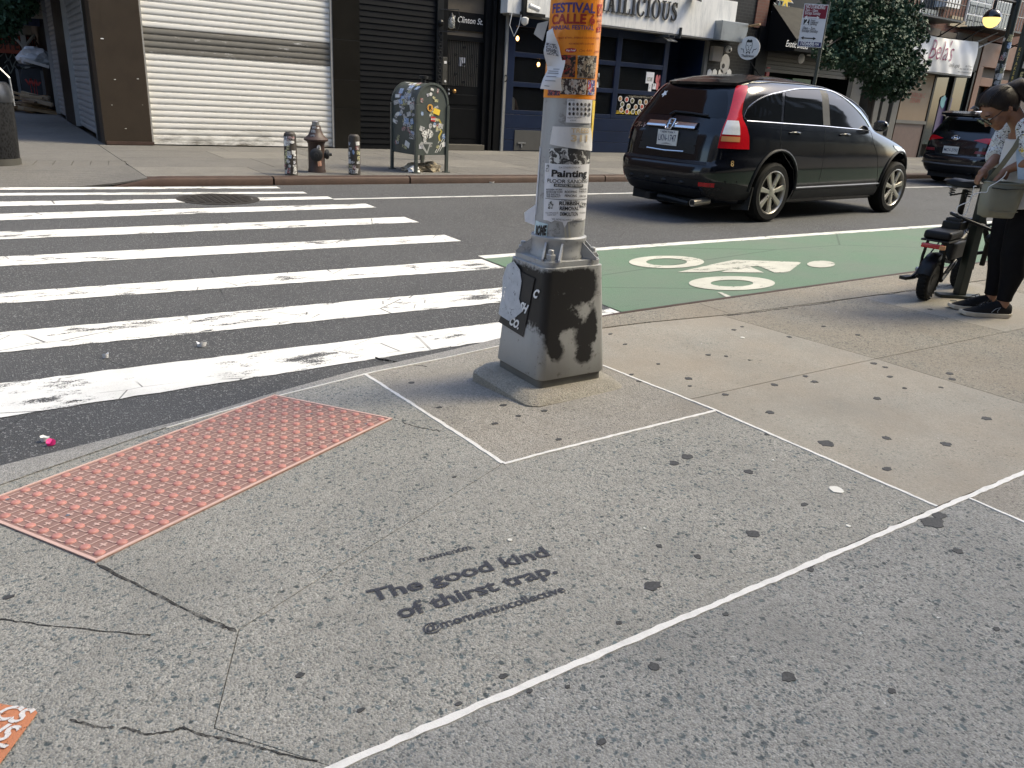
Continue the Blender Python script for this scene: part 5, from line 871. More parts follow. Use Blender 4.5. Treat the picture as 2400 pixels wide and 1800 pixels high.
def window(par, x0, x1, z0, z1, Y):
    f_ = wallbox(x0, x1, z0, z1, Y-.02, Y+.02).build('window', m_white, par); wallbox(x0+.07, x1-.07, z0+.07, (z0+z1)/2-.03, Y-.03, Y-.021).build('pane', M_glass('window_pane', (.03, .035, .04), .06), f_); wallbox(x0+.07, x1-.07, (z0+z1)/2+.03, z1-.07, Y-.03, Y-.021).build('pane', M_glass('window_pane'), f_); wallbox(x0-.08, x1+.08, z0-.12, z0-.001, Y-.10, Y+.03).build('sill', m_post, f_)
    return f_
for x in (22.3, 24.2): window(bE, x, x+1.0, 4.15, 5.9, YF+.01)
MB().box((25.25, YF-.2, 4.65), (.75, .4, .5)).build('air_conditioner', m_white, bE)
bF = thing('orange_front_building', 'building with terracotta orange shop front and large multi pane window above', 'building', (30, YF, ZF)); wallbox(28.2, 40, 3.75, 11.4, YF+.01, YF+9).build('wall', m_brick, bF); wallbox(28.2, 40, ZF, 3.75, YF+.35, YF+.5).build('shop_wall', M('dark_brown_wall', (.05, .030, .022), .6), bF)
m_orp = M('terracotta_paint', (.135, .055, .022), .55, var=.15, scale=2)
for x0, x1, z0, z1 in ((28.3, 28.62, ZF, 2.95), (28.62, 31, 2.35, 2.62), (28.3, 33, 2.95, 3.7), (29.35, 29.5, ZF, 2.35)): wallbox(x0, x1, z0, z1, YF+.0, YF+.3).build('front_panel', m_orp, bF, bevel=.01)
wallbox(28.62, 29.35, ZF, 2.35, YF+.2, YF+.25).build('door', m_wallk, bF); window(bF, 27.3+1.1, 29.9, 4.1, 5.8, YF-.01)
fw2 = wallbox(26.75, 28.15, 4.0, 5.6, YF-.03, YF+.02).build('window', m_white, bE)
for i in range(3):
    for j in range(4): wallbox(26.8+.45*i, 27.18+.45*i, 4.06+.38*j, 4.38+.38*j, YF-.045, YF-.031).build('pane', M_glass('window_pane'), fw2)
for i, x in enumerate((3.2, 5.6, 8.0, 11, 13.6, 18.3, 20.2)): window((bA, bA, bA, rs, rs, bD, bD)[i], x, x+1.0, 5.0, 6.9, YF+(.04, .04, .04, .11, .11, .01, .01)[i])
# ---------------------------------------------------------------- side street
XS = 1.66; wallbox(XS, 2.4, ZF-.05, 2.95, YF+.5, YF+.9).build('pier', m_wallk, bA); wallbox(XS+.18, 2.3, ZF-.05, 3.0, YF+.9, 40).build('side_wall', m_wallk, bA)
def side_shutter(y0, y1, lab, m_):
    s_ = thing('roller_shutter', lab, 'shutter', (XS, (y0+y1)/2, 0), 'side street roller shutters')
    for i in range(27): MB().loft([[Vector((XS+.10+a, y, .02+.11*i+b*1.1)) for a, b in shp] for y in (y0, y1)], False, False).build('slat', m_, s_, smooth=30, flip='keep')
    wallbox(XS+.12, XS+.16, 0, 3.0, y0, y1).build('backing', m_wallk, s_)
    for y in (y0, y1): wallbox(XS-.005, XS+.12, 0, 3.0, y-.06, y).build('guide_rail', M('rail_steel', (.30, .32, .34), .4, .4), s_)
m_ss = M('shutter_steel', (.42, .45, .48), .38, .35, var=.12, scale=2, dirt=.1); side_shutter(16.2, 19.75, 'nearer silver roller shutter on the side street', m_ss); side_shutter(22.1, 24.9, 'farther silver roller shutter behind the timber heap', m_ss)
wallbox(XS, XS+.2, ZF, 3.0, 19.8, 22.0).build('side_pier', m_wallk, bA); wallbox(XS, XS+.2, ZF, 3.0, 15.95, 16.12).build('side_pier', M('green_grey_trim', (.045, .055, .05), .5), bA); wallbox(.9, XS+.3, 2.72, 3.3, 15.7, 40).build('side_awning', m_wallk, bA)
# dumpster, bag, timber
Yd2 = 27.2; p0 = onY(36, 172, Yd2); p1 = onY(52, 256, Yd2); p2 = onY(122, 158, Yd2); dz = p2.z
dmp = thing('dumpster', 'dark blue grey dumpster with a red paint tag on the side street', 'dumpster', (1, Yd2, ZF)); m_dmp = M('dumpster_paint', (.016, .022, .032), .5, var=.25, scale=3)
MB().prism([(p1.x-.05, Yd2, ZF), (1.62, Yd2, ZF), (1.62, Yd2, dz+.02), (p0.x+.15, Yd2, dz-.12)], (0, 1.3, 0)).build('body', m_dmp, dmp, bevel=.01); wallbox(p0.x+.1, 1.63, dz-.02, dz+.04, Yd2-.06, Yd2+1.3).build('rim', m_dmp, dmp)
for x in (p1.x-.02, 1.55): wallbox(x, x+.07, ZF, dz-.1, Yd2-.05, Yd2-.001).build('post', M('post_grey', (.10, .11, .12), .5), dmp)
q = MB(); ta = onY(78, 195, Yd2-.01); fr_ = lambda u, v, d=0: Vector((ta.x+u, Yd2-.006-d, ta.z+v)); line(fr_, [(-.18, .1), (-.1, -.05), (-.05, .12), (.0, -.08), (.06, .1), (.1, -.06), (.18, .04)], .045, M('red_spray', (.38, .04, .035), .6), dmp, 0, 'tag'); [line(fr_, [(x, -.05), (x+.01, -.3-.1*k)], .014, M('red_spray', ()), dmp, 0, 'tag') for k, x in enumerate((-.08, .0, .06))]
gb = thing('rubbish_bag', 'crumpled white plastic bag on top of the dumpster', 'bag', (1, Yd2+.3, dz)); cbg = onY(85, 152, Yd2+.2); crumple(Vector((cbg.x, Yd2+.3, dz+.22)), .42, .35, .30, 5, M('white_plastic', (.50, .52, .54), .35, var=.1), gb, 'bag'); MB().box((cbg.x, Yd2-.02, dz+.08), (.6, .3, .08), Matrix.Rotation(.25, 3, 'Y')).build('foam_sheet', m_white, gb)
rg = random.Random(21)
for i in range(30):
    k = i/29; row = i % 5; cx = .95+.62*rg.random()+.02*row; cy = 24.6+1.6*rg.random(); L = rg.uniform(.35, .9); zz = ZF+.05+.085*row+rg.uniform(0, .03); a = rg.uniform(-.9, .3); cx = min(cx, 1.50-L*.3)
    if i < 3: cx, cy, L, zz, a = .80+.1*i, 25.4+.2*i, 1.15, ZF+.12+.03*i, -.9
    Rm = Matrix.Rotation(a, 3, 'Z') @ Matrix.Rotation(rg.uniform(-.12, .22), 3, 'Y')
    tag(MB().box((cx, cy, zz), (L, rg.uniform(.07, .14), rg.uniform(.05, .09)), Rm).build('timber_offcut', M('offcut%d' % (i % 4), ((.24, .165, .09), (.32, .25, .16), (.17, .12, .075), (.27, .22, .155))[i % 4], .8, var=.3), bevel=.004), 'short broken timber board in the heap beside the dumpster', 'timber', 'timber offcuts heaped by the dumpster')
# litter bin at the edge
bc = g(-12, 384, ZF); bin_ = thing('litter_bin', 'black wire mesh litter bin at the left edge', 'litter bin', bc); rb = .30
m_mesh = NT('bin_mesh'); m_mesh.set(col=m_mesh.mix(m_mesh.ramp(m_mesh.vor(45, v=m_mesh.vec((1, 1, .6))), (.3, 0), (.55, 1)), (.003, .003, .0035), (.014, .0145, .016)), rough=.5); m_mesh.set(spec=.2); m_mesh.bump(m_mesh.vor(45, v=m_mesh.vec((1, 1, .6))), .4, .006)
MB().lathe([(rb*.93, .02), (rb*.98, .4), (rb, .74)], bc, 28).build('basket', m_mesh.m, bin_, smooth=40); MB().lathe([(rb*.97, 0), (rb*.97, .075), (rb*.9, .08)], bc, 28).build('base_ring', M('bin_ring', (.06, .058, .05), .5), bin_, smooth=40); MB().lathe([(rb*1.03, .74), (rb*1.05, .80), (rb*.98, .93), (rb*.86, .97), (rb*.6, .975)], bc, 28).build('lid', M('bin_lid', (.018, .020, .025), .3), bin_, smooth=40)
MB().tube([bc+Vector((rb*1.02, -.05, .70)), bc+Vector((rb*1.0, -.04, 1.02)), bc+Vector((rb*.7, -.02, 1.13)), bc+Vector((0, 0, 1.14))], .012, 6).build('handle', m_galv, bin_); cbx = tag(MB().box(bc+Vector((.02, .05, 1.22)), (.14, .3, .34)).build('cardboard_box', M('cardboard', (.34, .23, .13), .8)), 'brown cardboard sticking up out of the litter bin', 'cardboard')
# dining shed and sign in the side street
Yq = 31.; shd = thing('dining_shed', 'dark roadside dining shed with orange sign panel and white posts', 'shed', (-.5, Yq, ZF)); zq = onY(30, 60, Yq).z; z6 = onY(30, 132, Yq).z
wallbox(-4, 1.7, ZF, 5, Yq+.3, Yq+.5).build('back_wall', m_wallk, shd); x0s = onY(0, 100, Yq).x-.8; x1s = onY(82, 100, Yq).x; wallbox(x0s, x1s, onY(40, 126, Yq).z, onY(40, 84, Yq).z, Yq+.1, Yq+.29).build('orange_panel', M('orange_panel', (.30, .055, .025), .6, var=.3, scale=2), shd)
for i, tx in enumerate(('HOUSE TERRACE', 'COFFEE BAR')): a = onY(42, 103+14*i, Yq); MB().text(tx, lambda u, v, d=0: Vector((u, Yq+.09, v)), .42, a.x, a.z, bold=.02, sx=.7).build('lettering', M('dark_ink', (.05, .02, .015), .6), shd)
pw = onY(57, 110, Yq-.6); wallbox(pw.x-.07, pw.x+.07, ZF, onY(57, 72, Yq-.6).z, Yq-.7, Yq-.56).build('post', M('shed_post', (.30, .30, .28), .6), shd); za = onY(40, 66, Yq-.6).z; wallbox(-4, onY(72, 66, Yq-.6).x, za-.16, za+.12, Yq-.75, Yq+.3).build('beam', M('shed_beam', (.24, .23, .20), .6), shd)
for sgn in (-1, 1): MB().tube([(pw.x, Yq-.63, za-.55), (pw.x+sgn*.32, Yq-.63, za-.14)], .05, 6).build('brace', M('shed_post', ()), shd)
for i, (px, py) in enumerate(((35, 135), (45, 150), (40, 165))): a = onY(px, py, Yq+.2); line(lambda u, v, d=0, a=a: Vector((a.x+u, Yq+.28-d, a.z+v)), [(-.4, 0), (-.25, .15), (-.2, -.12), (-.05, .14), (.05, -.1), (.2, .12), (.3, -.05), (.42, .1)], .03, M('tag_grey', (.13, .15, .14), .6), shd, 0, 'tag')
ac = thing('air_conditioner', 'beige air conditioner box under the side street awning', 'air conditioner', onY(75, 22, 26)); pa_ = onY(78, 20, 26.); wallbox(pa_.x-.25, pa_.x+.28, pa_.z-.22, pa_.z+.2, 26, 26.5).build('case', M('beige_case', (.40, .37, .30), .6), ac, bevel=.02); MB().box((pa_.x, 25.99, pa_.z), (.3, .01, .2)).build('grille', M('beige_grille', (.3, .28, .23), .6), ac)
nb = thing('shop_sign', 'dark blue sign with pale letters above the side street shed', 'sign', onY(42, 30, 29)); pb_ = onY(45, 32, 29.); wallbox(pb_.x-.55, pb_.x+.5, pb_.z-.3, pb_.z+.28, 29, 29.1).build('board', M('blue_board', (.015, .03, .09), .5), nb); MB().text('NATURAL', lambda u, v, d=0: Vector((u, 28.99, v)), .2, pb_.x, pb_.z, bold=.02).build('lettering', m_whink, nb)
bS = thing('side_street_building', 'dark tall building closing the view down the side street', 'building', (-4, 40, ZR)); wallbox(-16, 12, ZR, 14, 44, 50).build('wall', M('dark_brick_far', (.06, .045, .038), .8, var=.3, scale=1), bS); wallbox(-16, -9.5, ZR, 12, 14, 43).build('wing', M('dark_brick_far', ()), bS)
cbn = thing('unseen_corner_house', 'unseen grey corner house across the side street, left of the crosswalk, added for reflections', 'building', (-14, -4, ZR)); wallbox(-22, -10, ZR, 13, -16, 4).build('wall', M('cool_grey_wall', (.17, .18, .20), .8), cbn)  # out of view; added so the SUV's rear reflects grey walls
for k in range(6):
    for z_ in (1, 4, 7, 10): f_ = wallbox(-10.0, -9.95, z_, z_+1.7, -14+3*k, -12.9+3*k).build('window', m_white, cbn); wallbox(-9.95, -9.94, z_+.07, z_+1.63, -13.93+3*k, -12.97+3*k).build('pane', M_glass('window_pane'), f_)
# ---------------------------------------------------------------- unseen near-side houses behind the viewpoint, added for street shade and dark car reflections
for i, (a, b, h_, m_) in enumerate(((-2.5, 6, 14.6, M('charcoal_wall', (.028, .028, .030), .8)), (6, 14, 15.2, M('dark_grey_wall', (.035, .034, .034), .8, var=.15)), (14, 23, 14.4, M('slate_wall', (.03, .03, .033), .8)), (23, 40, 15.4, M('grey_wall', (.05, .05, .05), .8)))):
    nb_ = thing('unseen_row_house', ('unseen charcoal row house directly behind the corner', 'unseen dark grey row house behind the parked e-bike', 'unseen slate grey row house farther along the near pavement', 'unseen mid grey row house at the far end of the near pavement')[i], 'building', ((a+b)/2, -4.3, 0)); wallbox(a, b, -.1, h_, -12, -4.25).build('wall', m_, nb_); wallbox(a+.4, b-.4, .3, 2.6, -4.26, -4.2).build('shop_window', M_glass('near_glass', (.02, .02, .022), .05), nb_); wallbox(a, b, h_, h_+.3, -12, -4.0).build('cornice', m_post, nb_)
    for k in range(int((b-a-1)//2)):
        for z_ in (3.4, 6.2, 9.0, 11.8):
            f_ = wallbox(a+.8+2*k, a+1.8+2*k, z_, z_+1.7, -4.25, -4.2).build('window', M('dull_frame', (.12, .12, .12), .6), nb_); wallbox(a+.86+2*k, a+1.74+2*k, z_+.06, z_+1.64, -4.2, -4.19).build('pane', M_glass('window_pane'), f_)
# ================================================================ CARS
def interp(T, z):
    if z <= T[0][0]: return T[0][1]
    for (a, b), (c, d) in zip(T, T[1:]):
        if z <= c: return b+(d-b)*(z-a)/(c-a)
    return T[-1][1]
SR = [(.22, -.90), (.30, -1.04), (.40, -1.12), (.52, -1.15), (.64, -1.135), (.69, -1.07), (.85, -1.05), (1.0, -1.01), (1.12, -.93), (1.25, -.84), (1.40, -.73), (1.50, -.65), (1.54, -.60), (1.59, -.48), (1.63, -.3), (1.67, 0.)]
SF = [(.22, 3.28), (.32, 3.42), (.45, 3.47), (.62, 3.47), (.76, 3.42), (.84, 3.34), (.90, 3.22), (.95, 3.05), (1.0, 2.84), (1.06, 2.56), (1.10, 2.36), (1.16, 2.28), (1.25, 2.20), (1.35, 2.06), (1.46, 1.83), (1.53, 1.58), (1.585, 1.30), (1.63, .95), (1.67, .55)]
WD = [(.22, .78), (.30, .825), (.45, .855), (.62, .868), (.80, .868), (.95, .858), (1.08, .84), (1.14, .82), (1.22, .79), (1.35, .745), (1.48, .695), (1.54, .655), (1.585, .61), (1.62, .54), (1.65, .43), (1.67, .28)]
TC = .86
NR = [(.2, 5.5), (.7, 7.), (1.45, 7.), (1.55, 5.5), (1.67, 3.)]
NF = [(.2, 6.), (.8, 6.), (1.1, 7.), (1.4, 7.), (1.55, 5.), (1.67, 3.)]
t = NT('car_paint_black'); t.set(col=t.mix(t.noise(3, 4), (.0025, .003, .005), (.0045, .0055, .009)), rough=.12, spec=.4, coat=.25); t.set(rough=t.math('ADD', t.math('MULTIPLY', t.noise(6, 5), .14), .08)); m_paint = t.m
m_plast = M('bumper_plastic', (.013, .0135, .0155), .5, var=.2, scale=8, spec=.3); m_tint = M_glass('tinted_glass', (.003, .0035, .004), .03); m_tint.node_tree.nodes['Principled BSDF'].inputs['Specular IOR Level'].default_value = .4; m_lens = M('red_lens', (.42, .006, .012), .12, var=.25, scale=40, coat=.5); m_clear = M('clear_lens', (.55, .57, .60), .12, var=.15, scale=40); m_amb = M('amber_lens', (.52, .24, .10), .2); m_alloy = M('alloy', (.42, .40, .36), .33, .75, var=.15, scale=9, dirt=.15); m_tyre = M('tyre_rubber', (.009, .009, .009), .8, var=.3, bump=.2, spec=.2); m_gap = M('panel_gap', (.002, .002, .002), .6)
m_under = M('underbody', (.008, .008, .009), .8)
class Suv:
    def __init__(s, name, label, A, th, k, paint):
        s.A = Vector(A); s.k = k; s.e1 = Vector((cos(th), sin(th), 0)); s.e2 = Vector((-sin(th), cos(th), 0)); s.paint = paint
        s.th = thing(name, label, 'car', s.P(1.15, .9, 0))
    def P(s, a, t_, z): return s.A+s.e1*a*s.k+s.e2*t_*s.k+Vector((0, 0, z*s.k))
    def tside(s, a, z):
        r_, f_ = interp(SR, z), interp(SF, z); sc = (r_+f_)/2; h = (f_-r_)/2; n = interp(NF, z) if a > sc else interp(NR, z); q = min(1, abs(a-sc)/h); return interp(WD, z)*(1-q**n)**(1/n)
    def srear(s, t_, z):
        r_, f_ = interp(SR, z), interp(SF, z); sc = (r_+f_)/2; h = (f_-r_)/2; n = interp(NR, z); q = min(.9995, abs(t_-TC)/interp(WD, z)); return sc-h*(1-q**n)**(1/n)
    def side(s, lift=.004, far=False): return (lambda a, z, d=0: s.P(a, TC-s.tside(a, z)-lift-d, z)) if not far else (lambda a, z, d=0: s.P(a, TC+s.tside(a, z)+lift+d, z))
    def rear(s, lift=.004): return lambda u, z, d=0: s.P(s.srear(u, z)-lift-d, u, z)
    def body(s):
        zs = [.22, .25, .28, .32, .36, .40, .46, .52, .58, .63, .66, .69, .74, .80, .85, .90, .94, .98, 1.02, 1.06, 1.09, 1.12, 1.15, 1.19, 1.24, 1.30, 1.36, 1.42, 1.47, 1.50, 1.53, 1.555, 1.58, 1.60, 1.62, 1.635, 1.65, 1.66, 1.67]; rings = []; N = 72
        for z in zs:
            r_, f_, w_ = interp(SR, z), interp(SF, z), interp(WD, z); sc = (r_+f_)/2; h = (f_-r_)/2; rg_ = []
            for i in range(N):
                a = 2*pi*i/N; c_, s_ = cos(a), sin(a); n = interp(NF, z) if c_ > 0 else interp(NR, z)
                rg_.append(s.P(sc+h*math.copysign(abs(c_)**(2/n), c_), TC+w_*math.copysign(abs(s_)**(2/n), s_), z))
            rings.append(rg_)
        b = MB().loft(rings).build('body', s.paint, s.th, smooth=38)
        q = MB()
        for a in (-.03, 2.87):
            for t0, t1 in ((-.2, .38), (1.34, 2.0)): q.lathe([(.43*s.k, 0), (.43*s.k, (t1-t0)*s.k)], s.P(a, t0, .40), 40, s.e2)
        c = q.build('cutter', s.paint, s.th)
        m = b.modifiers.new('cut', 'BOOLEAN'); m.operation = 'DIFFERENCE'; m.object = c; m.solver = 'EXACT'
        me = bpy.data.meshes.new_from_object(b.evaluated_get(bpy.context.evaluated_depsgraph_get())); b.modifiers.remove(m); old = b.data; b.data = me; bpy.data.meshes.remove(old); cm = c.data; bpy.data.objects.remove(c); bpy.data.meshes.remove(cm)
        me.shade_smooth(); me.set_sharp_from_angle(angle=R(38)); return b
    def patch(s, name, pts, mat, fn, par=None, cu=.06, cv=.06, skirt=None): return MB().poly(pts, fn, cu, cv, skirt).build(name, mat, par or s.th, smooth=40)
    def wheel(s, a, t_, out):
        c_ = s.P(a, t_, .352); w_ = .215*s.k; r_ = .352*s.k; ax = s.e2*out; wh = MB().lathe([(r_*.74, -w_/2), (r_*.9, -w_/2), (r_*.985, -w_*.38), (r_, -w_*.2), (r_, w_*.2), (r_*.985, w_*.38), (r_*.9, w_/2), (r_*.74, w_/2), (r_*.72, w_*.4), (r_*.72, -w_*.4), (r_*.74, -w_/2)], c_, 44, ax, cap=False).build('wheel', m_tyre, s.th, smooth=40)
        MB().lathe([(r_*.735, w_*.48), (r_*.70, w_*.50), (r_*.67, w_*.44), (r_*.66, w_*.1), (r_*.735, w_*.1), (r_*.735, w_*.48)], c_, 40, ax, cap=False).build('rim', m_alloy, wh, smooth=40); MB().lathe([(r_*.65, w_*.02), (r_*.65, w_*.06), (0, w_*.06)], c_, 30, ax).build('brake_disc', m_under, wh)
        MB().lathe([(r_*.18, w_*.2), (r_*.17, w_*.42), (r_*.1, w_*.45), (0, w_*.45)], c_, 20, ax).build('hub', m_alloy, wh, smooth=40)
        x0 = s.e1; y0 = Vector((0, 0, 1))
        for i in range(7):
            an = 2*pi*i/7+.25; d = x0*cos(an)+y0*sin(an); e = x0*-sin(an)+y0*cos(an)
            MB().loft([[c_+d*r_*rr+e*r_*ww*sg_+ax*w_*hh for sg_, hh in ((-1, h0-.1), (-.8, h0), (.8, h0), (1, h0-.1))] for rr, ww, h0 in ((.13, .075, .42), (.40, .085, .44), (.68, .115, .46))]).build('spoke', m_alloy, wh, bevel=.004)
        for i in range(5): an = 2*pi*i/5; MB().ball(c_+(x0*cos(an)+y0*sin(an))*r_*.24+ax*w_*.40, .014*s.k, 6).build('wheel_nut', m_dark, wh)
    def tubeline(s, name, pts, fn, r_, mat, par=None): return MB().tube([fn(*p) for p in pts], r_, 6).build(name, mat, par or s.th, smooth=50)
    def common(s):
        for a in (-.03, 2.87): s.wheel(a, .11, -1); s.wheel(a, 1.61, 1)
        for a in (-.03, 2.87):
            for t0, t1 in ((.02, .37), (1.43, 1.78)): MB().lathe([(.422*s.k, 0), (.422*s.k, (t1-t0)*s.k)], s.P(a, t0, .40), 32, s.e2)
def rsub(pts, n=6):
    o = []
    for p, q in zip(pts, pts[1:]): o += [(p[0]+(q[0]-p[0])*i/n, p[1]+(q[1]-p[1])*i/n) for i in range(n)]
    return o+[pts[-1]]
zc = lambda P_: [(a+1.3*max(0, TC-.01-interp(WD, z)), z if z < 1.17 else 1.17+(z-1.17)*.925) for a, z in P_]
cA = g(1803, 521, ZR)
m_paint.node_tree.nodes['Principled BSDF'].inputs['Coat Roughness'].default_value = .05
c1 = Suv('suv', 'black SUV driving along the lane, seen from its rear right corner', cA, R(4.5), 1.0, m_paint); c1.body(); c1.common(); S1 = c1.side(); R1 = c1.rear()
Q1 = zc([(-.69, 1.165), (-.725, 1.21), (-.70, 1.28), (-.63, 1.345), (-.56, 1.395), (-.45, 1.44), (-.35, 1.47), (-.16, 1.507), (-.09, 1.165)])
Q2 = zc([(-.035, 1.163), (-.105, 1.515), (.04, 1.545), (.19, 1.563), (.40, 1.577), (.585, 1.582), (.80, 1.147)])
Q3 = zc([(.955, 1.142), (.74, 1.58), (.85, 1.572), (.95, 1.556), (1.13, 1.512), (1.31, 1.452), (1.47, 1.385), (1.62, 1.315), (1.78, 1.23), (1.90, 1.15), (1.90, 1.118)])
for far in (False, True):
    f_ = c1.side(.004, far)
    for Q_ in (Q1, Q2, Q3): c1.patch('side_window', Q_, m_tint, f_)
top = zc([(-.69, 1.155), (-.74, 1.20), (-.715, 1.29), (-.64, 1.36), (-.565, 1.408), (-.45, 1.455), (-.35, 1.485), (-.16, 1.522), (.04, 1.56), (.19, 1.578), (.40, 1.592), (.59, 1.597), (.85, 1.587), (.96, 1.57), (1.14, 1.527), (1.32, 1.466), (1.48, 1.40), (1.64, 1.328), (1.80, 1.24), (1.93, 1.155)])
c1.tubeline('window_trim', top, c1.side(.004), .008, m_chrome); c1.tubeline('belt_trim', rsub(zc([(-.69, 1.155), (.8, 1.135), (1.93, 1.108)]), 10), c1.side(.005), .006, m_chrome)
c1.tubeline('roof_rail', rsub([(-.42, 1.56), (-.05, 1.59), (.6, 1.60), (1.05, 1.585), (1.4, 1.535), (1.74, 1.43), (1.98, 1.32), (2.2, 1.19)], 5), c1.side(.002), .009, M('roof_trim', (.03, .032, .036), .25, .3))
c1.patch('pillar', zc([(.80, 1.147), (.585, 1.582), (.74, 1.58), (.955, 1.142)]), m_gap, c1.side(.003)); c1.patch('windscreen', [(t_, z) for t_, z in ((.25, 1.17), (1.55, 1.17), (1.4, 1.52), (.4, 1.52))], m_tint, lambda u, z, d=0: c1.P((interp(SR, z)+interp(SF, z))/2+(interp(SF, z)-interp(SR, z))/2*(1-min(.999, abs(u-TC)/interp(WD, z))**interp(NF, z))**(1/interp(NF, z))+.004, u, z))
for P_ in ([(-.045, 1.15), (-.055, .98), (-.02, .85), (.10, .76), (.30, .62), (.40, .42)], [(.87, 1.14), (.90, .8), (.93, .30)], [(1.98, 1.10), (2.05, .95), (2.20, .80), (2.36, .45)]): c1.tubeline('door_gap', rsub(P_, 5), c1.side(-.001), .0035, m_gap)
c1.tubeline('sill_trim', rsub([(.44, .40), (2.42, .42)], 14), c1.side(.006), .012, M('sill_grey', (.16, .165, .17), .35, .5)); c1.patch('sill', [(.42, .26), (2.44, .26), (2.42, .385), (.44, .37)], m_plast, c1.side(.004), cu=.15)
for a in (.22, 1.32):
    q = MB(); q.tube([c1.side(.005)(a-.10, 1.035), c1.side(.03)(a-.07, 1.045), c1.side(.034)(a, 1.05), c1.side(.03)(a+.07, 1.045), c1.side(.005)(a+.10, 1.035)], .013, 8).build('door_handle', m_paint, c1.th, smooth=50)
mm = Matrix(((c1.e1.x, c1.e2.x, 0), (c1.e1.y, c1.e2.y, 0), (0, 0, 1)))
def blob(c_, sx, sy, sz, rot):
    rings = []
    for k in range(9):
        a = pi*k/8; rr = max(sin(a), .01)**.6; rings.append([Vector(c_)+rot @ Vector((sx*rr*math.copysign(abs(cos(2*pi*i/16))**.7, cos(2*pi*i/16)), sy*rr*math.copysign(abs(sin(2*pi*i/16))**.7, sin(2*pi*i/16)), -sz*cos(a))) for i in range(16)])
    return MB().loft(rings)
for t_ in (-.06, 1.78): blob(c1.P(2.02, t_, 1.17), .055, .095, .07, mm).build('wing_mirror', m_paint, c1.th, smooth=60)
MB().box(c1.P(1.962, -.06, 1.17), (.008, .12, .09), mm).build('mirror_glass', m_chrome, c1.th)
# tail lights wrapping the corner
def corner(car, z, far, q, lift):
    r_, f_, w_ = interp(SR, z), interp(SF, z), interp(WD, z); sc = (r_+f_)/2; h = (f_-r_)/2; n = interp(NR, z); qs, tt = q
    aS = math.acos(min(1, (abs(qs-sc)/h))**(n/2)); aT = math.asin(min(1, (abs(tt-TC)/w_))**(n/2)); return aS, aT, sc, h, w_, n
def lamp_grid(car, z0, z1, far, lift, mat, name, par=None, m=14, fr=(0, 1)):
    SRt = [(.85, -.60), (.99, -.62), (1.08, -.655), (1.165, -.69), (1.24, -.68), (1.34, -.63), (1.44, -.56), (1.53, -.48)]; TL2 = [(.85, .17), (1.0, .18), (1.165, .205), (1.24, .225), (1.34, .26), (1.44, .30), (1.53, .345)]; rows = []
    for k in range(m+1):
        z = z0+(z1-z0)*k/m; aS, aT, sc, h, w_, n = corner(car, z, far, (interp(SRt, z), interp(TL2, z)), lift); row = []
        for i in range(9):
            a = aT+(aS-aT)*(fr[0]+(fr[1]-fr[0])*i/8); c_, s_ = cos(a), sin(a); a1 = sc-(h+lift)*c_**(2/n); t1 = (w_+lift)*s_**(2/n); row.append(car.P(a1, TC+t1*(1 if far else -1), z))
        rows.append(row)
    return MB().loft(rows, False, False).build(name, mat, par or car.th, smooth=50)
for far in (False, True):
    tlp = lamp_grid(c1, .85, 1.53, far, .012, m_lens, 'tail_light', m=24); lamp_grid(c1, 1.0, 1.15, far, .0145, m_clear, 'reverse_lens', tlp, 14, (.06, .72)); lamp_grid(c1, .925, .98, far, .0145, m_amb, 'indicator_lens', tlp, 14, (.06, .72))
c1.patch('rear_window', [(.21, 1.165), (1.50, 1.165), (1.40, 1.36), (1.33, 1.46), (.39, 1.46), (.31, 1.36)], m_tint, R1, None, .1, .05)
sp = [[c1.P(s_, TC-.03+w_*k, z) for k in (-1, -.8, -.4, 0, .4, .8, 1)] for s_, w_, z in ((-.20, .50, 1.625), (-.50, .53, 1.592), (-.70, .52, 1.550), (-.69, .50, 1.520), (-.55, .54, 1.48))]
for r_ in sp:
    for k, p in enumerate(r_): r_[k] = p+c1.e1*(.10*(abs(k-3)/3)**2.5)
sb = MB(); n = 7
for a in range(4): sb.add(sp[a]+sp[a+1], [(i, i+1, n+i+1, n+i) for i in range(6)])
for i in (0, 6): sb.add([sp[a][i] for a in range(5)], [(0, 1, 2, 3, 4)])
sb.build('spoiler', m_paint, c1.th, smooth=40)
c1.tubeline('rear_wiper', [(.98, 1.17), (.93, 1.205), (.70, 1.20), (.42, 1.185)], c1.rear(.03), .012, m_dark)
plp = thing  # plates are bolted on: parts
def plate(c_, t0, t1, z0, z1, txt, top, fn):
    p = c_.patch('number_plate', [(t0, z0), (t1, z0), (t1, z1), (t0, z1)], M('plate_white', (.62, .62, .60), .4, var=.05), fn(.022), None, 0, 0, .012); w_ = t1-t0; m_ = (t0+t1)/2
    bm = text_bm(txt, .01, 0, 'CENTER', 1, 0); mx = max(v.co.x for v in bm.verts)-min(v.co.x for v in bm.verts); bm.free(); sz = (z1-z0)*.62; f2 = lambda u, v, d=0: fn(.0245)(m_-u, v)
    MB().text(txt, f2, sz, 0, z0+(z1-z0)*.28, bold=.01, sx=w_*.88/(mx*sz)).build('plate_number', M('plate_navy', (.03, .04, .09), .5), p)
    if top: MB().text(top, f2, (z1-z0)*.2, 0, z1-(z1-z0)*.2, bold=.02).build('plate_state', M('plate_navy', ()), p); MB().poly([(-.10, z0+.012), (0, z0+.03), (.10, z0+.012)], f2).build('plate_emblem', m_galv, p)
flatR = lambda l: (lambda u, z, d=0: c1.P(c1.srear(.98, .91)-l-d, u, z))
plate(c1, .71, 1.02, .825, .995, 'LKN-1747', '* NEW YORK *', flatR)
c1.patch('plate_recess', [(.42, .76), (1.30, .76), (1.28, 1.02), (.45, 1.02)], m_gap, c1.rear(.002), None, .1, .08)
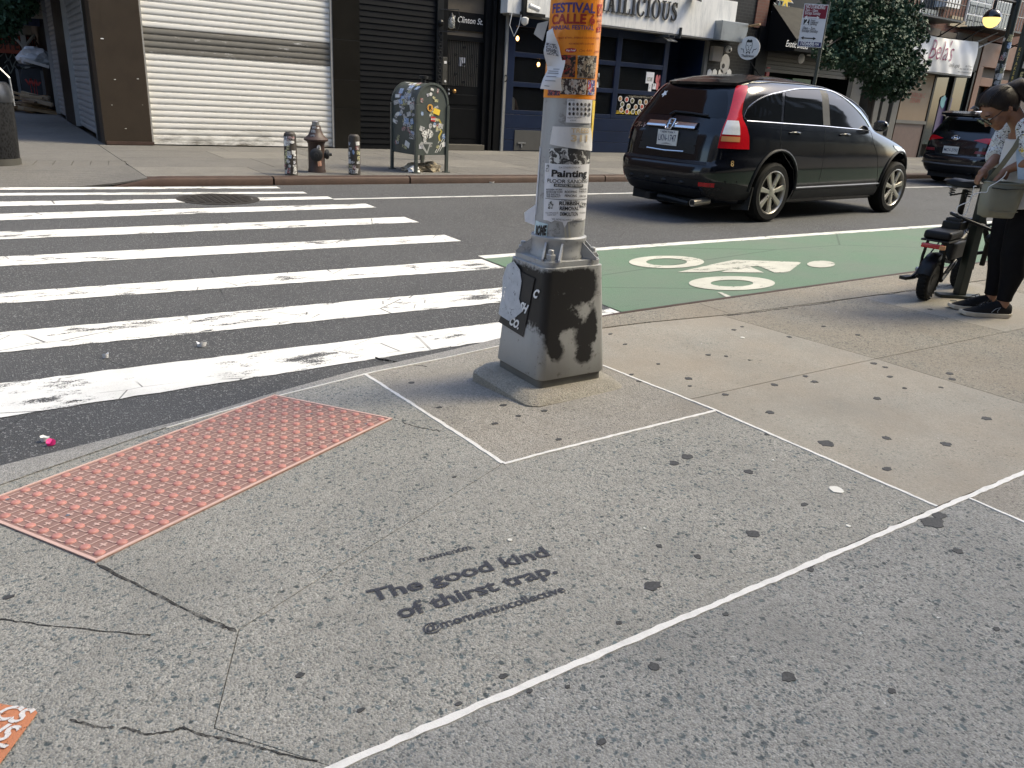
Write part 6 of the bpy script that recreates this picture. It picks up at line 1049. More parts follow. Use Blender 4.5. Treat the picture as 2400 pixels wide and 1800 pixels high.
MB().loft([[c1.rear(l_)(u, z) for l_, z in ((.004, 1.035), (.035, 1.03), (.045, 1.055), (.035, 1.095), (.004, 1.10))] for u in [.50+.74*i/10 for i in range(11)]]).build('chrome_garnish', m_chrome, c1.th, smooth=50)
c1.tubeline('recess_trim', rsub([(.58, .775), (.87, .765), (1.16, .775)], 5), c1.rear(.006), .010, m_chrome)
em = c1.rear(.055); q = MB(); [q.tube([em(.87+a, 1.065+b) for a, b in P_], .010, 6) for P_ in ([(-.045, .055), (.045, .055), (.052, -.03), (.035, -.055), (-.035, -.055), (-.052, -.03), (-.045, .055)], [(-.028, .045), (-.018, -.045)], [(.028, .045), (.018, -.045)], [(-.02, .0), (.02, .0)])]; q.build('emblem', m_chrome, c1.th)
MB().text('CR-V', lambda u, v, d=0: c1.rear(.006)(1.40-u, v), .085, 0, 1.0, bold=.02, shear=.2, sx=1.3).build('badge', m_chrome, c1.th)
MB().text('8', lambda u, v, d=0: c1.side(.005)(-.82+u, v), .09, 0, .66, bold=.0).build('tag', M('gold_ink', (.4, .26, .1), .5), c1.th)
c1.patch('bumper_cover', [(.06, .28), (1.66, .28), (1.68, .50), (1.4, .49), (.86, .475), (.3, .49), (.04, .50)], m_plast, c1.rear(.004), None, .08, .06); c1.patch('bumper_side', [(-.96, .27), (-.40, .27), (-.44, .42), (-.7, .46), (-1.04, .49)], m_plast, c1.side(.004)); c1.patch('bumper_top', [(.22, .655), (1.58, .655), (1.56, .685), (.24, .685)], m_plast, c1.rear(.003), None, .1, 0)
for u in (.20, 1.55): c1.patch('reflector', [(u-.13 if u < 1 else u-.05, .415), (u+.08 if u < 1 else u+.05, .42), (u+.07 if u < 1 else u+.05, .465), (u-.12 if u < 1 else u-.04, .465)], m_lens, c1.rear(.008), None, .05, 0, .008)
for k in range(4): a = c1.rear(.004)(.50+.27*k, .44); MB().ball(a, .045, 8, (.5, 1, .5)).build('bumper_stud', m_plast, c1.th, smooth=60)
MB().cyl(c1.P(-1.18, .26, .235), c1.P(-.9, .26, .25), .042).build('exhaust', M('exhaust_steel', (.35, .32, .28), .35, .8), c1.th, smooth=40); MB().cyl(c1.P(-1.182, .26, .235), c1.P(-1.175, .26, .236), .033).build('exhaust_bore', m_black, c1.th)
MB().box(c1.P(-1.14, .92, .235), (.16, .075, .075), mm).build('tow_hitch', m_dark, c1.th); MB().tube([c1.P(-1.08, .92, .23), c1.P(-1.0, .78, .22), c1.P(-1.0, .45, .2)], .035, 8).build('tow_bar', m_dark, c1.th)
MB().b2(0, 1, 0, 1, 0, 1); MB(lambda v: c1.P(v.x, v.y, v.z)).b2(-.95, 3.2, .38, 1.42, .16, .30).build('underbody', m_under, c1.th)
for a, (b0, b1) in ((-.03, (-.60, .52)), (2.87, (2.30, 3.42))):
    P_ = [(a+.445*cos(q_), .40+.445*sin(q_)) for q_ in [pi*1.02-i*pi*1.04/18 for i in range(19)]]
    c1.tubeline('arch_flare', P_, c1.side(.003), .018, m_plast)
for a in (-.03,): MB().prism([c1.P(a-.40, .02, .16), c1.P(a-.37, .02, .42), c1.P(a-.37, .24, .42), c1.P(a-.44, .24, .14)], -c1.e1*.012).build('mud_flap', m_rubber, c1.th)
c1.patch('headlight', [(2.62, .925), (2.80, .905), (3.05, .865), (3.22, .80), (3.10, .79), (2.85, .83), (2.66, .89)], m_clear, c1.side(.006), None, .05, .05, .006); MB().cyl(c1.P(.35, .75, 1.695), c1.P(.15, .75, 1.82), .008, 6).build('aerial', m_dark, c1.th)
c1.patch('star_decal', [(1.28+.045*cos(i*1.257/2+.3)*(1 if i % 2 else .5), 1.40+.045*sin(i*1.257/2+.3)*(1 if i % 2 else .5)) for i in range(10)], m_whink, c1.rear(.007), None, 0, 0)
# ---------------------------------------------------------------- parked SUV farther on
t = NT('car_paint_black_b'); t.set(col=(.005, .006, .009), rough=t.math('ADD', t.math('MULTIPLY', t.noise(5, 4), .12), .08), coat=.5)
c2A = Vector((17.0+1.24*.92, 8.46, ZR)); c2 = Suv('suv', 'black SUV parked at the far kerb ahead of the moving SUV', c2A, R(1), .92, t.m); c2.body(); c2.common(); R2 = c2.rear(); S2 = c2.side()
for far in (False, True):
    for Q_ in (Q1, Q2, Q3): c2.patch('side_window', Q_, m_tint, c2.side(.004, far))
c2.patch('rear_window', [(.26, 1.18), (1.48, 1.18), (1.34, 1.48), (.40, 1.48)], m_tint, R2, None, .1, .05)
sp2 = MB(); sp2.loft([[c2.P(s_+.08*abs(u-.9)**2, u, z) for s_, z in ((-.75, 1.63), (-1.02, 1.58), (-1.02, 1.53), (-.85, 1.50))] for u in [.33+1.06*i/8 for i in range(9)]]).build('spoiler', t.m, c2.th, smooth=40)
for sg_ in (-1, 1):
    f_ = lambda u, z, d=0, sg_=sg_: c2.rear(.010)(TC+sg_*u*.95, z, d); tlp = c2.patch('tail_light', [(.36, 1.02), (.60, .98), (.86, .93), (.88, 1.08), (.60, 1.08)], m_lens, f_, None, .05, .05, .01); c2.patch('reflector', [(.48, .74), (.84, .74), (.85, .80), (.50, .80)], M('dull_red', (.16, .01, .02), .3), f_, None, .05, .05, .01)
c2.patch('bumper_cover', [(.06, .26), (1.66, .26), (1.66, .52), (1.4, .48), (.4, .48), (.06, .52)], m_plast, c2.rear(.004), None, .1, .08); c2.tubeline('bumper_trim', rsub([(.12, .47), (.9, .455), (1.6, .47)], 6), c2.rear(.012), .018, M('bumper_silver', (.12, .12, .125), .4, .4)); fl2 = lambda l: (lambda u, z, d=0: c2.P(c2.srear(.9, .7)-l-d-.01, u, z)); plate(c2, .75, 1.10, .70, .86, 'MCV-3793', None, fl2)
em2 = c2.rear(.02); q = MB(); q.tube([em2(.93+.085*cos(i*2*pi/20), 1.05+.048*sin(i*2*pi/20)) for i in range(21)], .009, 6); [q.tube([em2(.93+a, 1.05+b) for a, b in P_], .008, 6) for P_ in ([(.045, .032), (.03, -.032)], [(-.03, .032), (-.045, -.032)], [(.035, -.01), (-.035, .01)])]; q.build('emblem', m_chrome, c2.th)
c2.tubeline('roof_rail', rsub([(-.6, 1.62), (.0, 1.66), (.8, 1.64)], 5), c2.side(.0), .014, m_chrome); MB().prism([c2.P(-.7, .9, 1.68), c2.P(-.35, .88, 1.70), c2.P(-.6, .88, 1.76)], c2.e2*.03).build('shark_fin', t.m, c2.th)
MB(lambda v: c2.P(v.x, v.y, v.z)).b2(-.95, 3.2, .38, 1.42, .16, .30).build('underbody', m_under, c2.th)
for a in (-.03,): c2.tubeline('arch_flare', [(a+.445*cos(q_), .40+.445*sin(q_)) for q_ in [pi*1.02-i*pi*1.04/18 for i in range(19)]], c2.side(.003), .018, m_plast)
# ================================================================ SIGN POST, E-BIKE, PERSON
def remesh(o, vox, it=4, sub=False):
    m = o.modifiers.new('r', 'REMESH'); m.mode = 'VOXEL'; m.voxel_size = vox; m2 = o.modifiers.new('s', 'SMOOTH'); m2.iterations = it; m2.factor = .5
    me = bpy.data.meshes.new_from_object(o.evaluated_get(bpy.context.evaluated_depsgraph_get())); o.modifiers.clear(); old = o.data; o.data = me; bpy.data.meshes.remove(old); me.shade_smooth()
    if not me.materials: me.materials.append(old_mat)
    return o
pb = g(2246, 697); post = thing('sign_post', 'dark green square post on a flat foot beside the e-bike and the person', 'post', pb); m_pgreen = M('post_green', (.016, .024, .020), .45, var=.3, scale=12, dirt=.2)
pr = Matrix.Rotation(-.35, 3, 'Z'); MB().box(pb+Vector((0, 0, 1.5)), (.062, .062, 3.0), pr).build('tube', m_pgreen, post, bevel=.006); MB().box(pb+Vector((0, 0, .012)), (.30, .10, .022), Matrix.Rotation(-.62, 3, 'Z')).build('foot', m_pgreen, post, bevel=.008)
pf_ = pr @ Vector((-1, 0, 0)); pu_ = pr @ Vector((0, -1, 0))
pe = pr @ Vector((0, -1, 0)); rg = random.Random(9)
for i in range(16):
    z = 1.18+.028*i; a = pb+Vector((0, 0, z))+(pr @ Vector((-1, 0, 0)))*.0318
    MB().text(rg.choice('VANSOTHERK8'), frame(a, pe, Vector((0, 0, 1)), pr @ Vector((-1, 0, 0))), .03, 0, 0, bold=.01).build('scrawl', M('yellow_scrawl', (.5, .38, .10), .6), post)
for i in range(6): a = pb+Vector((0, 0, 1.22+.06*i)); MB().box(a+pe*.0315, (.02, .003, .04), pr).build('sticker', rg.choice(STK), post)
# e-bike
BA = g(2163, 702); bd = (g(2240, 672)-BA).normalized(); bn_ = Vector((bd.y, -bd.x, 0)); bike = thing('electric_bike', 'small black folding e-bike with fat tyres parked at the kerb', 'bicycle', BA)
lean = .05
def BP(b, c, z): return BA+bd*b+bn_*(c+lean*z)+Vector((0, 0, z))
mk = M('bike_black', (.006, .006, .007), .38, var=.3, scale=20, spec=.28); ms_ = M('bike_seat', (.007, .007, .008), .5, var=.2, scale=30, bump=.15, spec=.22)
def bwheel(b, r_):
    c_ = BP(b, 0, r_); ax = bn_+Vector((0, 0, -lean)); wh = MB().torus(c_, ax, r_-.036, .036, 40, 12).build('wheel', m_tyre, bike, smooth=60); q = MB(); q.lathe([(r_-.066, -.028), (r_-.05, -.03), (r_-.05, .03), (r_-.066, .028)], c_, 30, ax); q.build('rim', m_dark, wh, smooth=40); MB().lathe([(.045, -.03), (.05, 0), (.045, .03)], c_, 20, ax).build('hub_motor', m_dark, wh, smooth=40)
    for i in range(6): an = i*pi/3; d = bd*cos(an)+Vector((0, 0, 1))*sin(an); MB().tube([c_+d*.04, c_+d*(r_-.055)], .008, 6).build('spoke', m_dark, wh)
    tr_ = MB()
    for i in range(30):
        an = 2*pi*i/30; d = (bd*cos(an)+Vector((0, 0, 1))*sin(an)); tr_.box(c_+d*(r_-.002), (.012, .05, .006), Matrix((bd*-sin(an)+Vector((0, 0, 1))*cos(an), ax.normalized(), d)).transposed())
    tr_.build('tread', m_tyre, wh, kind='stuff')
bwheel(0, .150); bwheel(.71, .150)
# rear mudguard, carrier, pad, lamp
MB().loft([[BP(.17*cos(a)*1.0+0, c, .150+.172*sin(a)+k) for c, k in ((-.05, -.02), (-.042, .0), (0, .008), (.042, .0), (.05, -.02))] for a in [pi*.30+pi*.62*i/10 for i in range(11)]], False, False).build('mudguard', mk, bike, smooth=50)
def slab_(b0, b1, c0, z0, z1, nm, m_, par=bike, bev=.02): return MB(lambda v: BP(v.x, v.y, v.z)).b2(b0, b1, -c0, c0, z0, z1).build(nm, m_, par, bevel=bev, seg=4, smooth=50)
slab_(-.12, .16, .085, .425, .482, 'rear_seat', ms_, bev=.024); slab_(-.13, .17, .088, .412, .424, 'seat_plate', mk, bev=.003)
tlp = slab_(-.155, -.125, .07, .370, .400, 'tail_light', m_lens, bev=.008); MB(lambda v: BP(v.x, v.y, v.z)).b2(-.158, -.128, .045, .078, .368, .398).build('indicator', m_amb, tlp, bevel=.005)
for c in (-.055, .055): MB().tube([BP(0, c*1.3, .150), BP(-.06, c*1.2, .30), BP(-.08, c, .41)], .011, 6).build('stay', mk, bike); MB().tube([BP(0, c*1.3, .150), BP(.17, c, .20), BP(.30, c*.8, .25)], .016, 8).build('chainstay', mk, bike, smooth=50); MB().tube([BP(.71, c*1.2, .15), BP(.66, c*1.1, .36), BP(.62, c*.6, .46)], .014, 8).build('fork_blade', mk, bike, smooth=50)
MB().tube([BP(.27, 0, .24), BP(.32, 0, .33), BP(.60, 0, .42)], .036, 10).build('main_beam', mk, bike, smooth=50); MB().tube([BP(.30, 0, .24), BP(.285, 0, .45), BP(.25, 0, .55)], .028, 10).build('seat_tube', mk, bike, smooth=50); MB().cyl(BP(.25, 0, .52), BP(.20, 0, .735), .019, 12).build('seat_post', mk, bike, smooth=40)
MB(lambda v: BP(v.x, v.y, v.z)).b2(.12, .30, -.06, .06, .47, .53).build('controller_box', mk, bike, bevel=.01); MB(lambda v: BP(v.x, v.y, v.z)).b2(.14, .22, -.05, .05, .525, .55).build('box_lid', m_plast, bike, bevel=.006); MB(lambda v: BP(v.x, v.y, v.z)).b2(.18, .50, -.045, .045, .26, .38).build('battery_case', m_plast, bike, bevel=.015)
sd_ = [[BP(b, w_*x, z+h_*y) for x, y in ((-1, -.3), (-1, .5), (-.7, 1), (0, .85), (.7, 1), (1, .5), (1, -.3), (.5, -.7), (-.5, -.7))] for b, w_, z, h_ in ((.07, .075, .775, .022), (.09, .10, .775, .032), (.15, .108, .775, .034), (.22, .085, .775, .03), (.28, .045, .772, .026), (.33, .022, .768, .02), (.345, .01, .766, .01))]
MB().loft(sd_).build('saddle', ms_, bike, smooth=60)
for c in (-.05, .05):
    MB().tube([BP(.10+.012*(k % 2)+.004*k*0+.018*cos(k*1.2), c+.018*sin(k*1.2), .700+.0028*k) for k in range(18)], .0035, 5).build('saddle_spring', m_dark, bike)
MB().tube([BP(.08, -.05, .70), BP(.20, 0, .715), BP(.08, .05, .70)], .006, 6).build('saddle_rail', m_dark, bike)
MB().tube([BP(.60, 0, .42), BP(.585, 0, .52)], .024, 10).build('head_tube', mk, bike); MB().tube([BP(.58, .06, .54), BP(.62, .135, .36), BP(.63, .14, .20)], .019, 8).build('folded_stem', mk, bike, smooth=40); MB().tube([BP(.62, .06, .27), BP(.64, .15, .30), BP(.64, .19, .38)], .013, 8).build('handlebar', mk, bike); MB().ball(BP(.60, .15, .40), .04, 10, (1, 1, .8)).build('headlamp', m_plast, bike, smooth=60)
MB().tube([BP(.26, -.06, .16), BP(.10, -.11, .17), BP(.04, -.125, .13)], .011, 6).build('kickstand', mk, bike); MB().box(BP(.02, -.15, .125), (.10, .05, .022)).build('pedal', m_dark, bike); MB().tube([BP(.27, -.05, .18), BP(.05, -.11, .13)], .012, 6).build('crank', m_dark, bike); MB().ball(BP(-.02, -.085, .20), .018, 8).build('reflector', m_galv, bike)
for k, P_ in enumerate(([(.0, -.06, .16), (.06, -.08, .26), (.2, -.05, .40), (.28, 0, .5)], [(.30, .05, .46), (.40, .07, .42), (.5, .06, .44), (.6, .02, .5)], [(.05, .06, .17), (.15, .08, .22), (.28, .06, .24)])): MB().tube([BP(*p) for p in P_], .005, 5).build('cable', m_dark, bike)
lk = thing('bike_lock', 'black U lock joining the e-bike seat post to the sign post', 'lock', BP(.25, .05, .53)); la, lb_ = BP(.19, -.04, .575), BP(.30, .26, .478); lv = (lb_-la); ls = Vector((0, 0, 1)).cross(lv).normalized()
MB().tube([lb_+ls*.05, la+lv*.35+ls*.05, la+lv*.1+ls*.045, la+ls*.015, la-ls*.015, la+lv*.1-ls*.045, la+lv*.35-ls*.05, lb_-ls*.05], .011, 8).build('shackle', m_dark, lk, smooth=50); MB().cyl(lb_+ls*.085, lb_-ls*.085, .019, 12).build('crossbar', m_plast, lk, smooth=40); MB().ball(lb_-ls*.02-bd*.02, .008, 8).build('keyhole', m_galv, lk)
MB().tube([BP(.31, .16, .51)+Vector((0, 0, 0)), BP(.36, .22, .54), BP(.40, .29, .60), BP(.40, .32, .66)], .009, 6).build('coil_cable', m_dark, lk)
# ---------------------------------------------------------------- person
PP0 = g(2310, 737); nh = Vector((sin(YAW), cos(YAW), 0)); rh = Vector((cos(YAW), -sin(YAW), 0))
def W(a, z, d=0.): return PP0+rh*a+nh*d+Vector((0, 0, z))
per = thing('person', 'person in floral cardigan and black leggings looking down into an olive bag', 'person', PP0)
m_skin = M('skin', (.235, .115, .068), .5, var=.15, scale=14, bump=.08); hcn = Vector((-.240, 1.252)); hf_ = Vector((-.69, -.73)); hup = Vector((-.73, .69))
def HD(f_, s_, u_): q = hcn+hf_*f_+hup*u_; return W(q.x, q.y, .02+s_)
def ell(mb, c, rf, rs, ru, n=16):
    rings = []
    for k in range(n//2+1):
        a = pi*k/(n//2); rr = max(sin(a), .01); rings.append([HD(c[0]+rf*rr*cos(2*pi*i/n), c[1]+rs*rr*sin(2*pi*i/n), c[2]-ru*cos(a)) for i in range(n)])
    mb.loft(rings)
b = MB()
ell(b, (-.005, 0, .022), .098, .078, .095); ell(b, (.045, 0, -.035), .056, .058, .062); ell(b, (.065, 0, -.085), .026, .03, .022); ell(b, (.085, 0, .02), .02, .055, .03)
for s_ in (-1, 1): ell(b, (.062, s_*.038, -.03), .03, .026, .028); ell(b, (-.005, s_*.078, -.002), .018, .012, .030, 10)
b.tube([HD(.088, 0, .015), HD(.104, 0, -.012), HD(.112, 0, -.030), HD(.095, 0, -.036)], [.010, .012, .015, .012], 8); ell(b, (.090, 0, -.052), .010, .024, .007, 10); ell(b, (.088, 0, -.064), .010, .021, .007, 10)
b.tube([HD(-.01, 0, -.02), HD(-.035, 0, -.075), W(-.10, 1.165, .02), W(-.055, 1.10, .02)], [.055, .050, .052, .07], 12)
b.tube([W(-.04, 1.13, .02), W(-.01, 1.0, .02), W(.05, .85, .02), W(.075, .72, .02)], [.10, .125, .13, .14], 14)
for s_, dd, ex in ((-1, -.15, 0), (1, .15, 1)):
    sh, el = W(-.120 if not ex else -.055, 1.145, .02+dd), W(-.06 if not ex else -.06, .985, .02+dd*1.25); wr = W(-.150, .905, -.06) if not ex else W(-.212, .895, .06); pm = W(-.180, .868, -.055) if not ex else W(-.235, .862, .05)
    b.tube([sh, (sh+el)/2, el, (el*.6+wr*.4), wr], [.052, .044, .036, .034, .022], 12); b.tube([wr, (wr+pm)/2, pm], [.022, .027, .026], 10)
    dirn = (pm-wr).normalized(); sd = nh
    for j in range(4):
        o_ = pm+sd*(.014*(j-1.5)); k1 = o_+dirn*.022+Vector((0, 0, .004)); k2 = k1+(dirn*.6+Vector((0, 0, -.8)))*(.020+.003*(j in (1, 2))); k3 = k2+Vector((0, 0, -1))*.017+rh*.006; b.tube([o_, k1, k2, k3], [.0105, .0095, .0085, .0070], 8)
    th_ = (wr+pm)/2; b.tube([th_, th_+rh*.022-nh*.012+Vector((0, 0, -.012)), th_+rh*.016-nh*.012+Vector((0, 0, -.04))], [.0115, .0100, .0075], 8)
LEG = {}
for s_, dd, ao in ((-1, -.065, 0.0), (1, .10, .012)):
    hip, kn, an = W(.085, .72, .02+dd*.9), W(.040+ao, .405, .02+dd), W(.062+ao, .075, .02+dd); LEG[s_] = (hip, kn, an); b.tube([hip, (hip+kn)/2-rh*.005, kn, (kn*.62+an*.38)+rh*.022, an+Vector((0, 0, .05)), an], [.105, .092, .062, .060, .036, .034], 14); b.tube([an, an+rh*.03+Vector((0, 0, -.045)), an-rh*.14+Vector((0, 0, -.05))], [.034, .03, .026], 10)
old_mat = m_skin
bo = b.build('body', m_skin, per); remesh(bo, .006, 3)
# clothes
l = MB(); m_leg = M('black_leggings', (.0055, .0055, .007), .7, var=.2, scale=10, spec=.12)
for s_, (hip, kn, an) in LEG.items(): l.tube([hip+Vector((0, 0, .02)), (hip+kn)/2-rh*.005, kn+Vector((0, 0, .03)), kn, (kn*.62+an*.38)+rh*.022, an+Vector((0, 0, .07)), an+Vector((0, 0, .030))], [.114, .101, .074, .073, .070, .045, .043], 16)
l.tube([W(.075, .78, .02), W(.085, .70, .02), W(.08, .62, .02)], [.135, .148, .12], 16); lo_ = l.build('leggings', m_leg, per); remesh(lo_, .008, 3)
wt = MB(); wt.tube([W(-.05, 1.10, .02), W(-.02, .98, .02), W(.03, .86, .02), W(.062, .70, .02)], [.100, .132, .142, .158], 18); wo = wt.build('white_top', M('white_top', (.60, .60, .60), .8, var=.06, bump=.2, bscale=20), per); remesh(wo, .009, 3)
t = NT('floral_cloth'); base = t.mix(t.noise(7, 3), (.50, .58, .68), (.66, .66, .64)); v = t.vec((1, 1, 1.3), rot=(.3, .2, .5))
for sc_, th_, col, ds in ((34, .60, (.012, .012, .02), 2.5), (20, .665, (.62, .46, .06), 1.), (23, .67, (.10, .07, .22), 1.5), (27, .68, (.45, .10, .18), 1.), (55, .62, (.02, .02, .03), 3.)):
    vv = t.n('ShaderNodeVectorMath', operation='ADD'); vv.inputs[1].default_value = (sc_*.37, sc_*.11, 2); t.l(v, vv.inputs[0]); base = t.mix(t.ramp(t.noise(sc_, 2, v=vv.outputs[0], dist=ds), (th_, 0), (th_+.015, 1)), base, col)
t.set(col=base, rough=.8); m_flor = t.m
cg = MB()
for s_, dd, ex in ((-1, -.15, 0), (1, .15, 1)):
    sh, el = W(-.120 if not ex else -.05, 1.15, .02+dd), W(-.06 if not ex else -.06, .985, .02+dd*1.25); fo = el*.70+(W(-.150, .905, -.06) if not ex else W(-.212, .895, .06))*.30; cg.tube([W(-.02, 1.165, .02+dd*.4), sh, (sh+el)/2, el+rh*.004, fo], [.075, .082, .084, .082, .066], 16)
cg.tube([W(-.035, 1.17, .02), W(.045, 1.05, .02), W(.09, .92, .02), W(.12, .80, .02)], [.09, .125, .13, .135], 18)
co = cg.build('cardigan', m_flor, per); remesh(co, .008, 3)
lp = MB(); lp.loft([[W(a-.012, z, -.115+k), W(a+.035, z, -.145+k), W(a+.05, z, -.125+k), W(a, z, -.098+k)] for a, z, k in ((-.135, 1.15, .05), (-.145, 1.08, .02), (-.145, 1.0, -.0), (-.12, .92, -.01), (-.10, .86, -.01))]); lo2 = lp.build('cardigan_edge', M('pale_blue_cloth', (.38, .50, .66), .8), per, smooth=60)
nv = MB(); nv.tube([W(.085, .95, -.05), W(.105, .86, -.06), W(.115, .74, -.06)], [.09, .105, .12], 14); nv.build('navy_vest', M('navy_cloth', (.012, .014, .026), .8), per, smooth=60)
# hair
m_hair = NT('hair'); ha = m_hair.noise(60, 4, v=m_hair.vec((1, 1, .25), rot=(.2, .5, .3))); m_hair.set(col=m_hair.mix(ha, (.005, .0035, .003), (.028, .019, .014)), rough=.55, spec=.25); m_hair.bump(ha, .6, .006); h_ = MB(); rings = []; n = 40
for k in range(25):
    a = pi*k/24; row = []
    for i in range(n):
        q_ = 2*pi*i/n; x, y, z = sin(a)*cos(q_), sin(a)*sin(q_), -cos(a); hl = x-.62*z-.12*abs(y)*(1 if z < .2 else .4)        # face region in front
        inh = 1-sm((hl-.30)/.16); inh *= 1-sm((-.30-z)/.25)*(1 if x > -.2 else 0); r_ = .82+.30*inh+.025*mnoise.noise(Vector((x*3, y*9, z*3))); row.append(HD(-.005+.100*x*r_, .080*y*r_, .024+.098*z*r_))
    rings.append(row)
h_.loft(rings).build('hair', m_hair.m, per, smooth=60)
MB().tube([HD(-.085, 0, .05), HD(-.125, -.01, .045), W(-.05, 1.315, .0), W(.0, 1.27, .0), W(.035, 1.19, -.01), W(.05, 1.10, -.02)], [.045, .052, .055, .05, .04, .015], 12).build('ponytail', m_hair.m, per, smooth=60)
for k in range(9): s0 = -.07+.0175*k; MB().tube([HD(.075, s0*.9, .075), HD(.03, s0*1.15, .112), HD(-.05, s0*1.1, .112), HD(-.10, s0*.4, .06)], [.003, .005, .005, .003], 5).build('hair_strand', m_hair.m, per, smooth=60)
gl = thing('eyeglasses', 'thin dark framed eyeglasses worn by the person', 'glasses', HD(.11, 0, 0))
ax_ = (HD(1, 0, -.25)-HD(0, 0, 0)).normalized()
for s_ in (-1, 1): MB().torus(HD(.112, s_*.034, -.004), ax_, .027, .0028, 24, 6).build('rim', m_dark, gl); MB().lathe([(.025, -.0008), (.025, .0008)], HD(.112, s_*.034, -.004), 20, ax_).build('lens', M_glass('lens_glass', (.30, .30, .24), .05, .35), gl); MB().tube([HD(.106, s_*.062, .006), HD(.06, s_*.080, .008), HD(-.01, s_*.088, .016)], .0026, 6).build('temple', m_dark, gl)
MB().tube([HD(.118, -.008, .0), HD(.12, 0, .004), HD(.118, .008, .0)], .0025, 6).build('bridge', m_dark, gl)
for s_ in (-1, 1): MB().ball(HD(.091, s_*.033, .004), .011, 10).build('eye', m_white, per, smooth=60); MB().ball(HD(.100, s_*.033, .002), .005, 8).build('iris', m_black, per); MB().tube([HD(.098, s_*.018, .026), HD(.102, s_*.036, .030), HD(.092, s_*.055, .026)], .004, 6).build('eyebrow', m_hair.m, per)
# shoes
m_shoe = M('black_knit', (.011, .011, .012), .7, var=.2, spec=.2, bump=.4, bscale=120); m_sole = M('pale_sole', (.55, .48, .38), .6, var=.2, scale=30)
for s_, (hip, kn, an) in LEG.items():
    sh_ = thing('shoe', 'black running shoe with pale sole, the %s one of the person' % ('nearer' if s_ < 0 else 'farther'), 'shoe', Vector((an.x, an.y, 0)), 'shoes of the person'); dd = (an-PP0).dot(nh); ao = (an-PP0).dot(rh)-.062
    prof = [(-.185, .012, .030, .016), (-.165, .030, .036, .028), (-.12, .040, .052, .040), (-.06, .040, .075, .042), (0., .037, .098, .040), (.05, .036, .108, .038), (.095, .036, .10, .036), (.115, .030, .085, .028)]
    up_ = MB().loft([[W(a+ao, .024+(zt-.024)*max(0, sin(q_))**.8 if sin(q_) > 0 else .020, dd+w_*cos(q_)) for q_ in [2*pi*i/16 for i in range(16)]] for a, w_, zt, _ in prof]).build('upper', m_shoe, sh_, smooth=60)
    MB().loft([[W(a+ao-.004, z_, dd+s2*(w_+.006)) for z_, s2 in ((.001+lift, -1), (.028+lift*.6, -1), (.028+lift*.6, 1), (.001+lift, 1))] for a, w_, lift in ((-.192, .012, .012), (-.172, .032, .004), (-.12, .042, 0), (-.06, .041, .0), (0, .037, 0), (.06, .037, 0), (.10, .036, .002), (.124, .026, .010))]).build('sole', m_sole, sh_, bevel=.004)
    for k in range(4): MB().tube([W(-.09+.022*k+ao, .064+.011*k, dd-.026), W(-.084+.022*k+ao, .074+.011*k, dd), W(-.09+.022*k+ao, .064+.011*k, dd+.026)], .003, 5).build('lace', m_dark, sh_)
    MB().tube([W(-.02+ao, .035, dd-.042), W(.0+ao, .060, dd-.041), W(.03+ao, .070, dd-.040), W(.015+ao, .045, dd-.042), W(.02+ao, .035, dd-.042)], .0022, 5).build('stripe', m_galv, sh_)
# bag and cable
bag = thing('shoulder_bag', 'olive green shoulder bag held open by the person', 'bag', W(-.18, .64, -.10)); m_bag = M('olive_nylon', (.205, .200, .150), .55, var=.18, scale=9, bump=.5, bscale=22)
bc_ = MB(); rows = []
for k, (z, a0, a1, dp) in enumerate(((.632, -.262, -.092, .045), (.642, -.278, -.082, .062), (.70, -.285, -.072, .066), (.76, -.288, -.068, .06), (.81, -.290, -.062, .05), (.832, -.284, -.066, .042))):
    rows.append([W((a0+a1)/2+(a1-a0)/2*math.copysign(abs(cos(q_))**.6, cos(q_))+.004*sin(5*q_+k), z+.003*sin(3*q_+2*k), -.115+dp*math.copysign(abs(sin(q_))**.6, sin(q_))+.003*sin(4*q_+k*1.7)) for q_ in [2*pi*i/28 for i in range(28)]])
bc_.loft(rows, True, False); bc_.add(rows[0], [tuple(range(28))]); bc_.build('body', m_bag, bag, smooth=60)
MB().tube([rows[5][i] for i in range(28)]+[rows[5][0]], .006, 6).build('rim', m_bag, bag, smooth=60); MB().tube([W(-.275, .805, -.168), W(-.19, .80, -.176), W(-.08, .81, -.168)], .003, 5).build('zip', m_dark, bag); MB().tube([W(-.27, .675, -.178), W(-.18, .668, -.184), W(-.09, .675, -.178)], .0022, 5).build('seam', m_bag, bag)
def strap(P_, w_, m_): 
    q = MB(); V_ = []
    for a, z, d in P_: V_ += [W(a-w_/2, z, d), W(a+w_/2, z, d)]
    n = len(P_); q.add(V_+[v+nh*.004 for v in V_], [(2*i, 2*i+1, 2*i+3, 2*i+2) for i in range(n-1)]+[(2*n+2*i, 2*n+2*i+2, 2*n+2*i+3, 2*n+2*i+1) for i in range(n-1)]); return q.build('strap', m_, bag)
strap([(-.272, .82, -.10), (-.225, .94, -.13), (-.185, 1.04, -.14), (-.155, 1.12, -.13), (-.10, 1.19, -.10)], .034, m_bag); strap([(-.068, .82, -.12), (-.035, .86, -.17), (.02, .92, -.18), (.08, .98, -.17)], .03, m_bag)
cab = thing('charging_cable', 'white charging cable looping out of the olive bag', 'cable', W(-.3, .75, -.18)); pa2 = lambda px, py, d=-.20: (lambda q: q)(onP(px, py, W(0, 0, d), nh))
pts = [(2360, 402), (2352, 415), (2335, 428), (2318, 438), (2313, 450), (2300, 451), (2285, 455), (2276, 462), (2270, 473), (2255, 479), (2245, 485), (2243, 496), (2250, 504), (2262, 503), (2268, 490), (2276, 466), (2281, 448), (2283, 437), (2290, 437)]
P3 = []
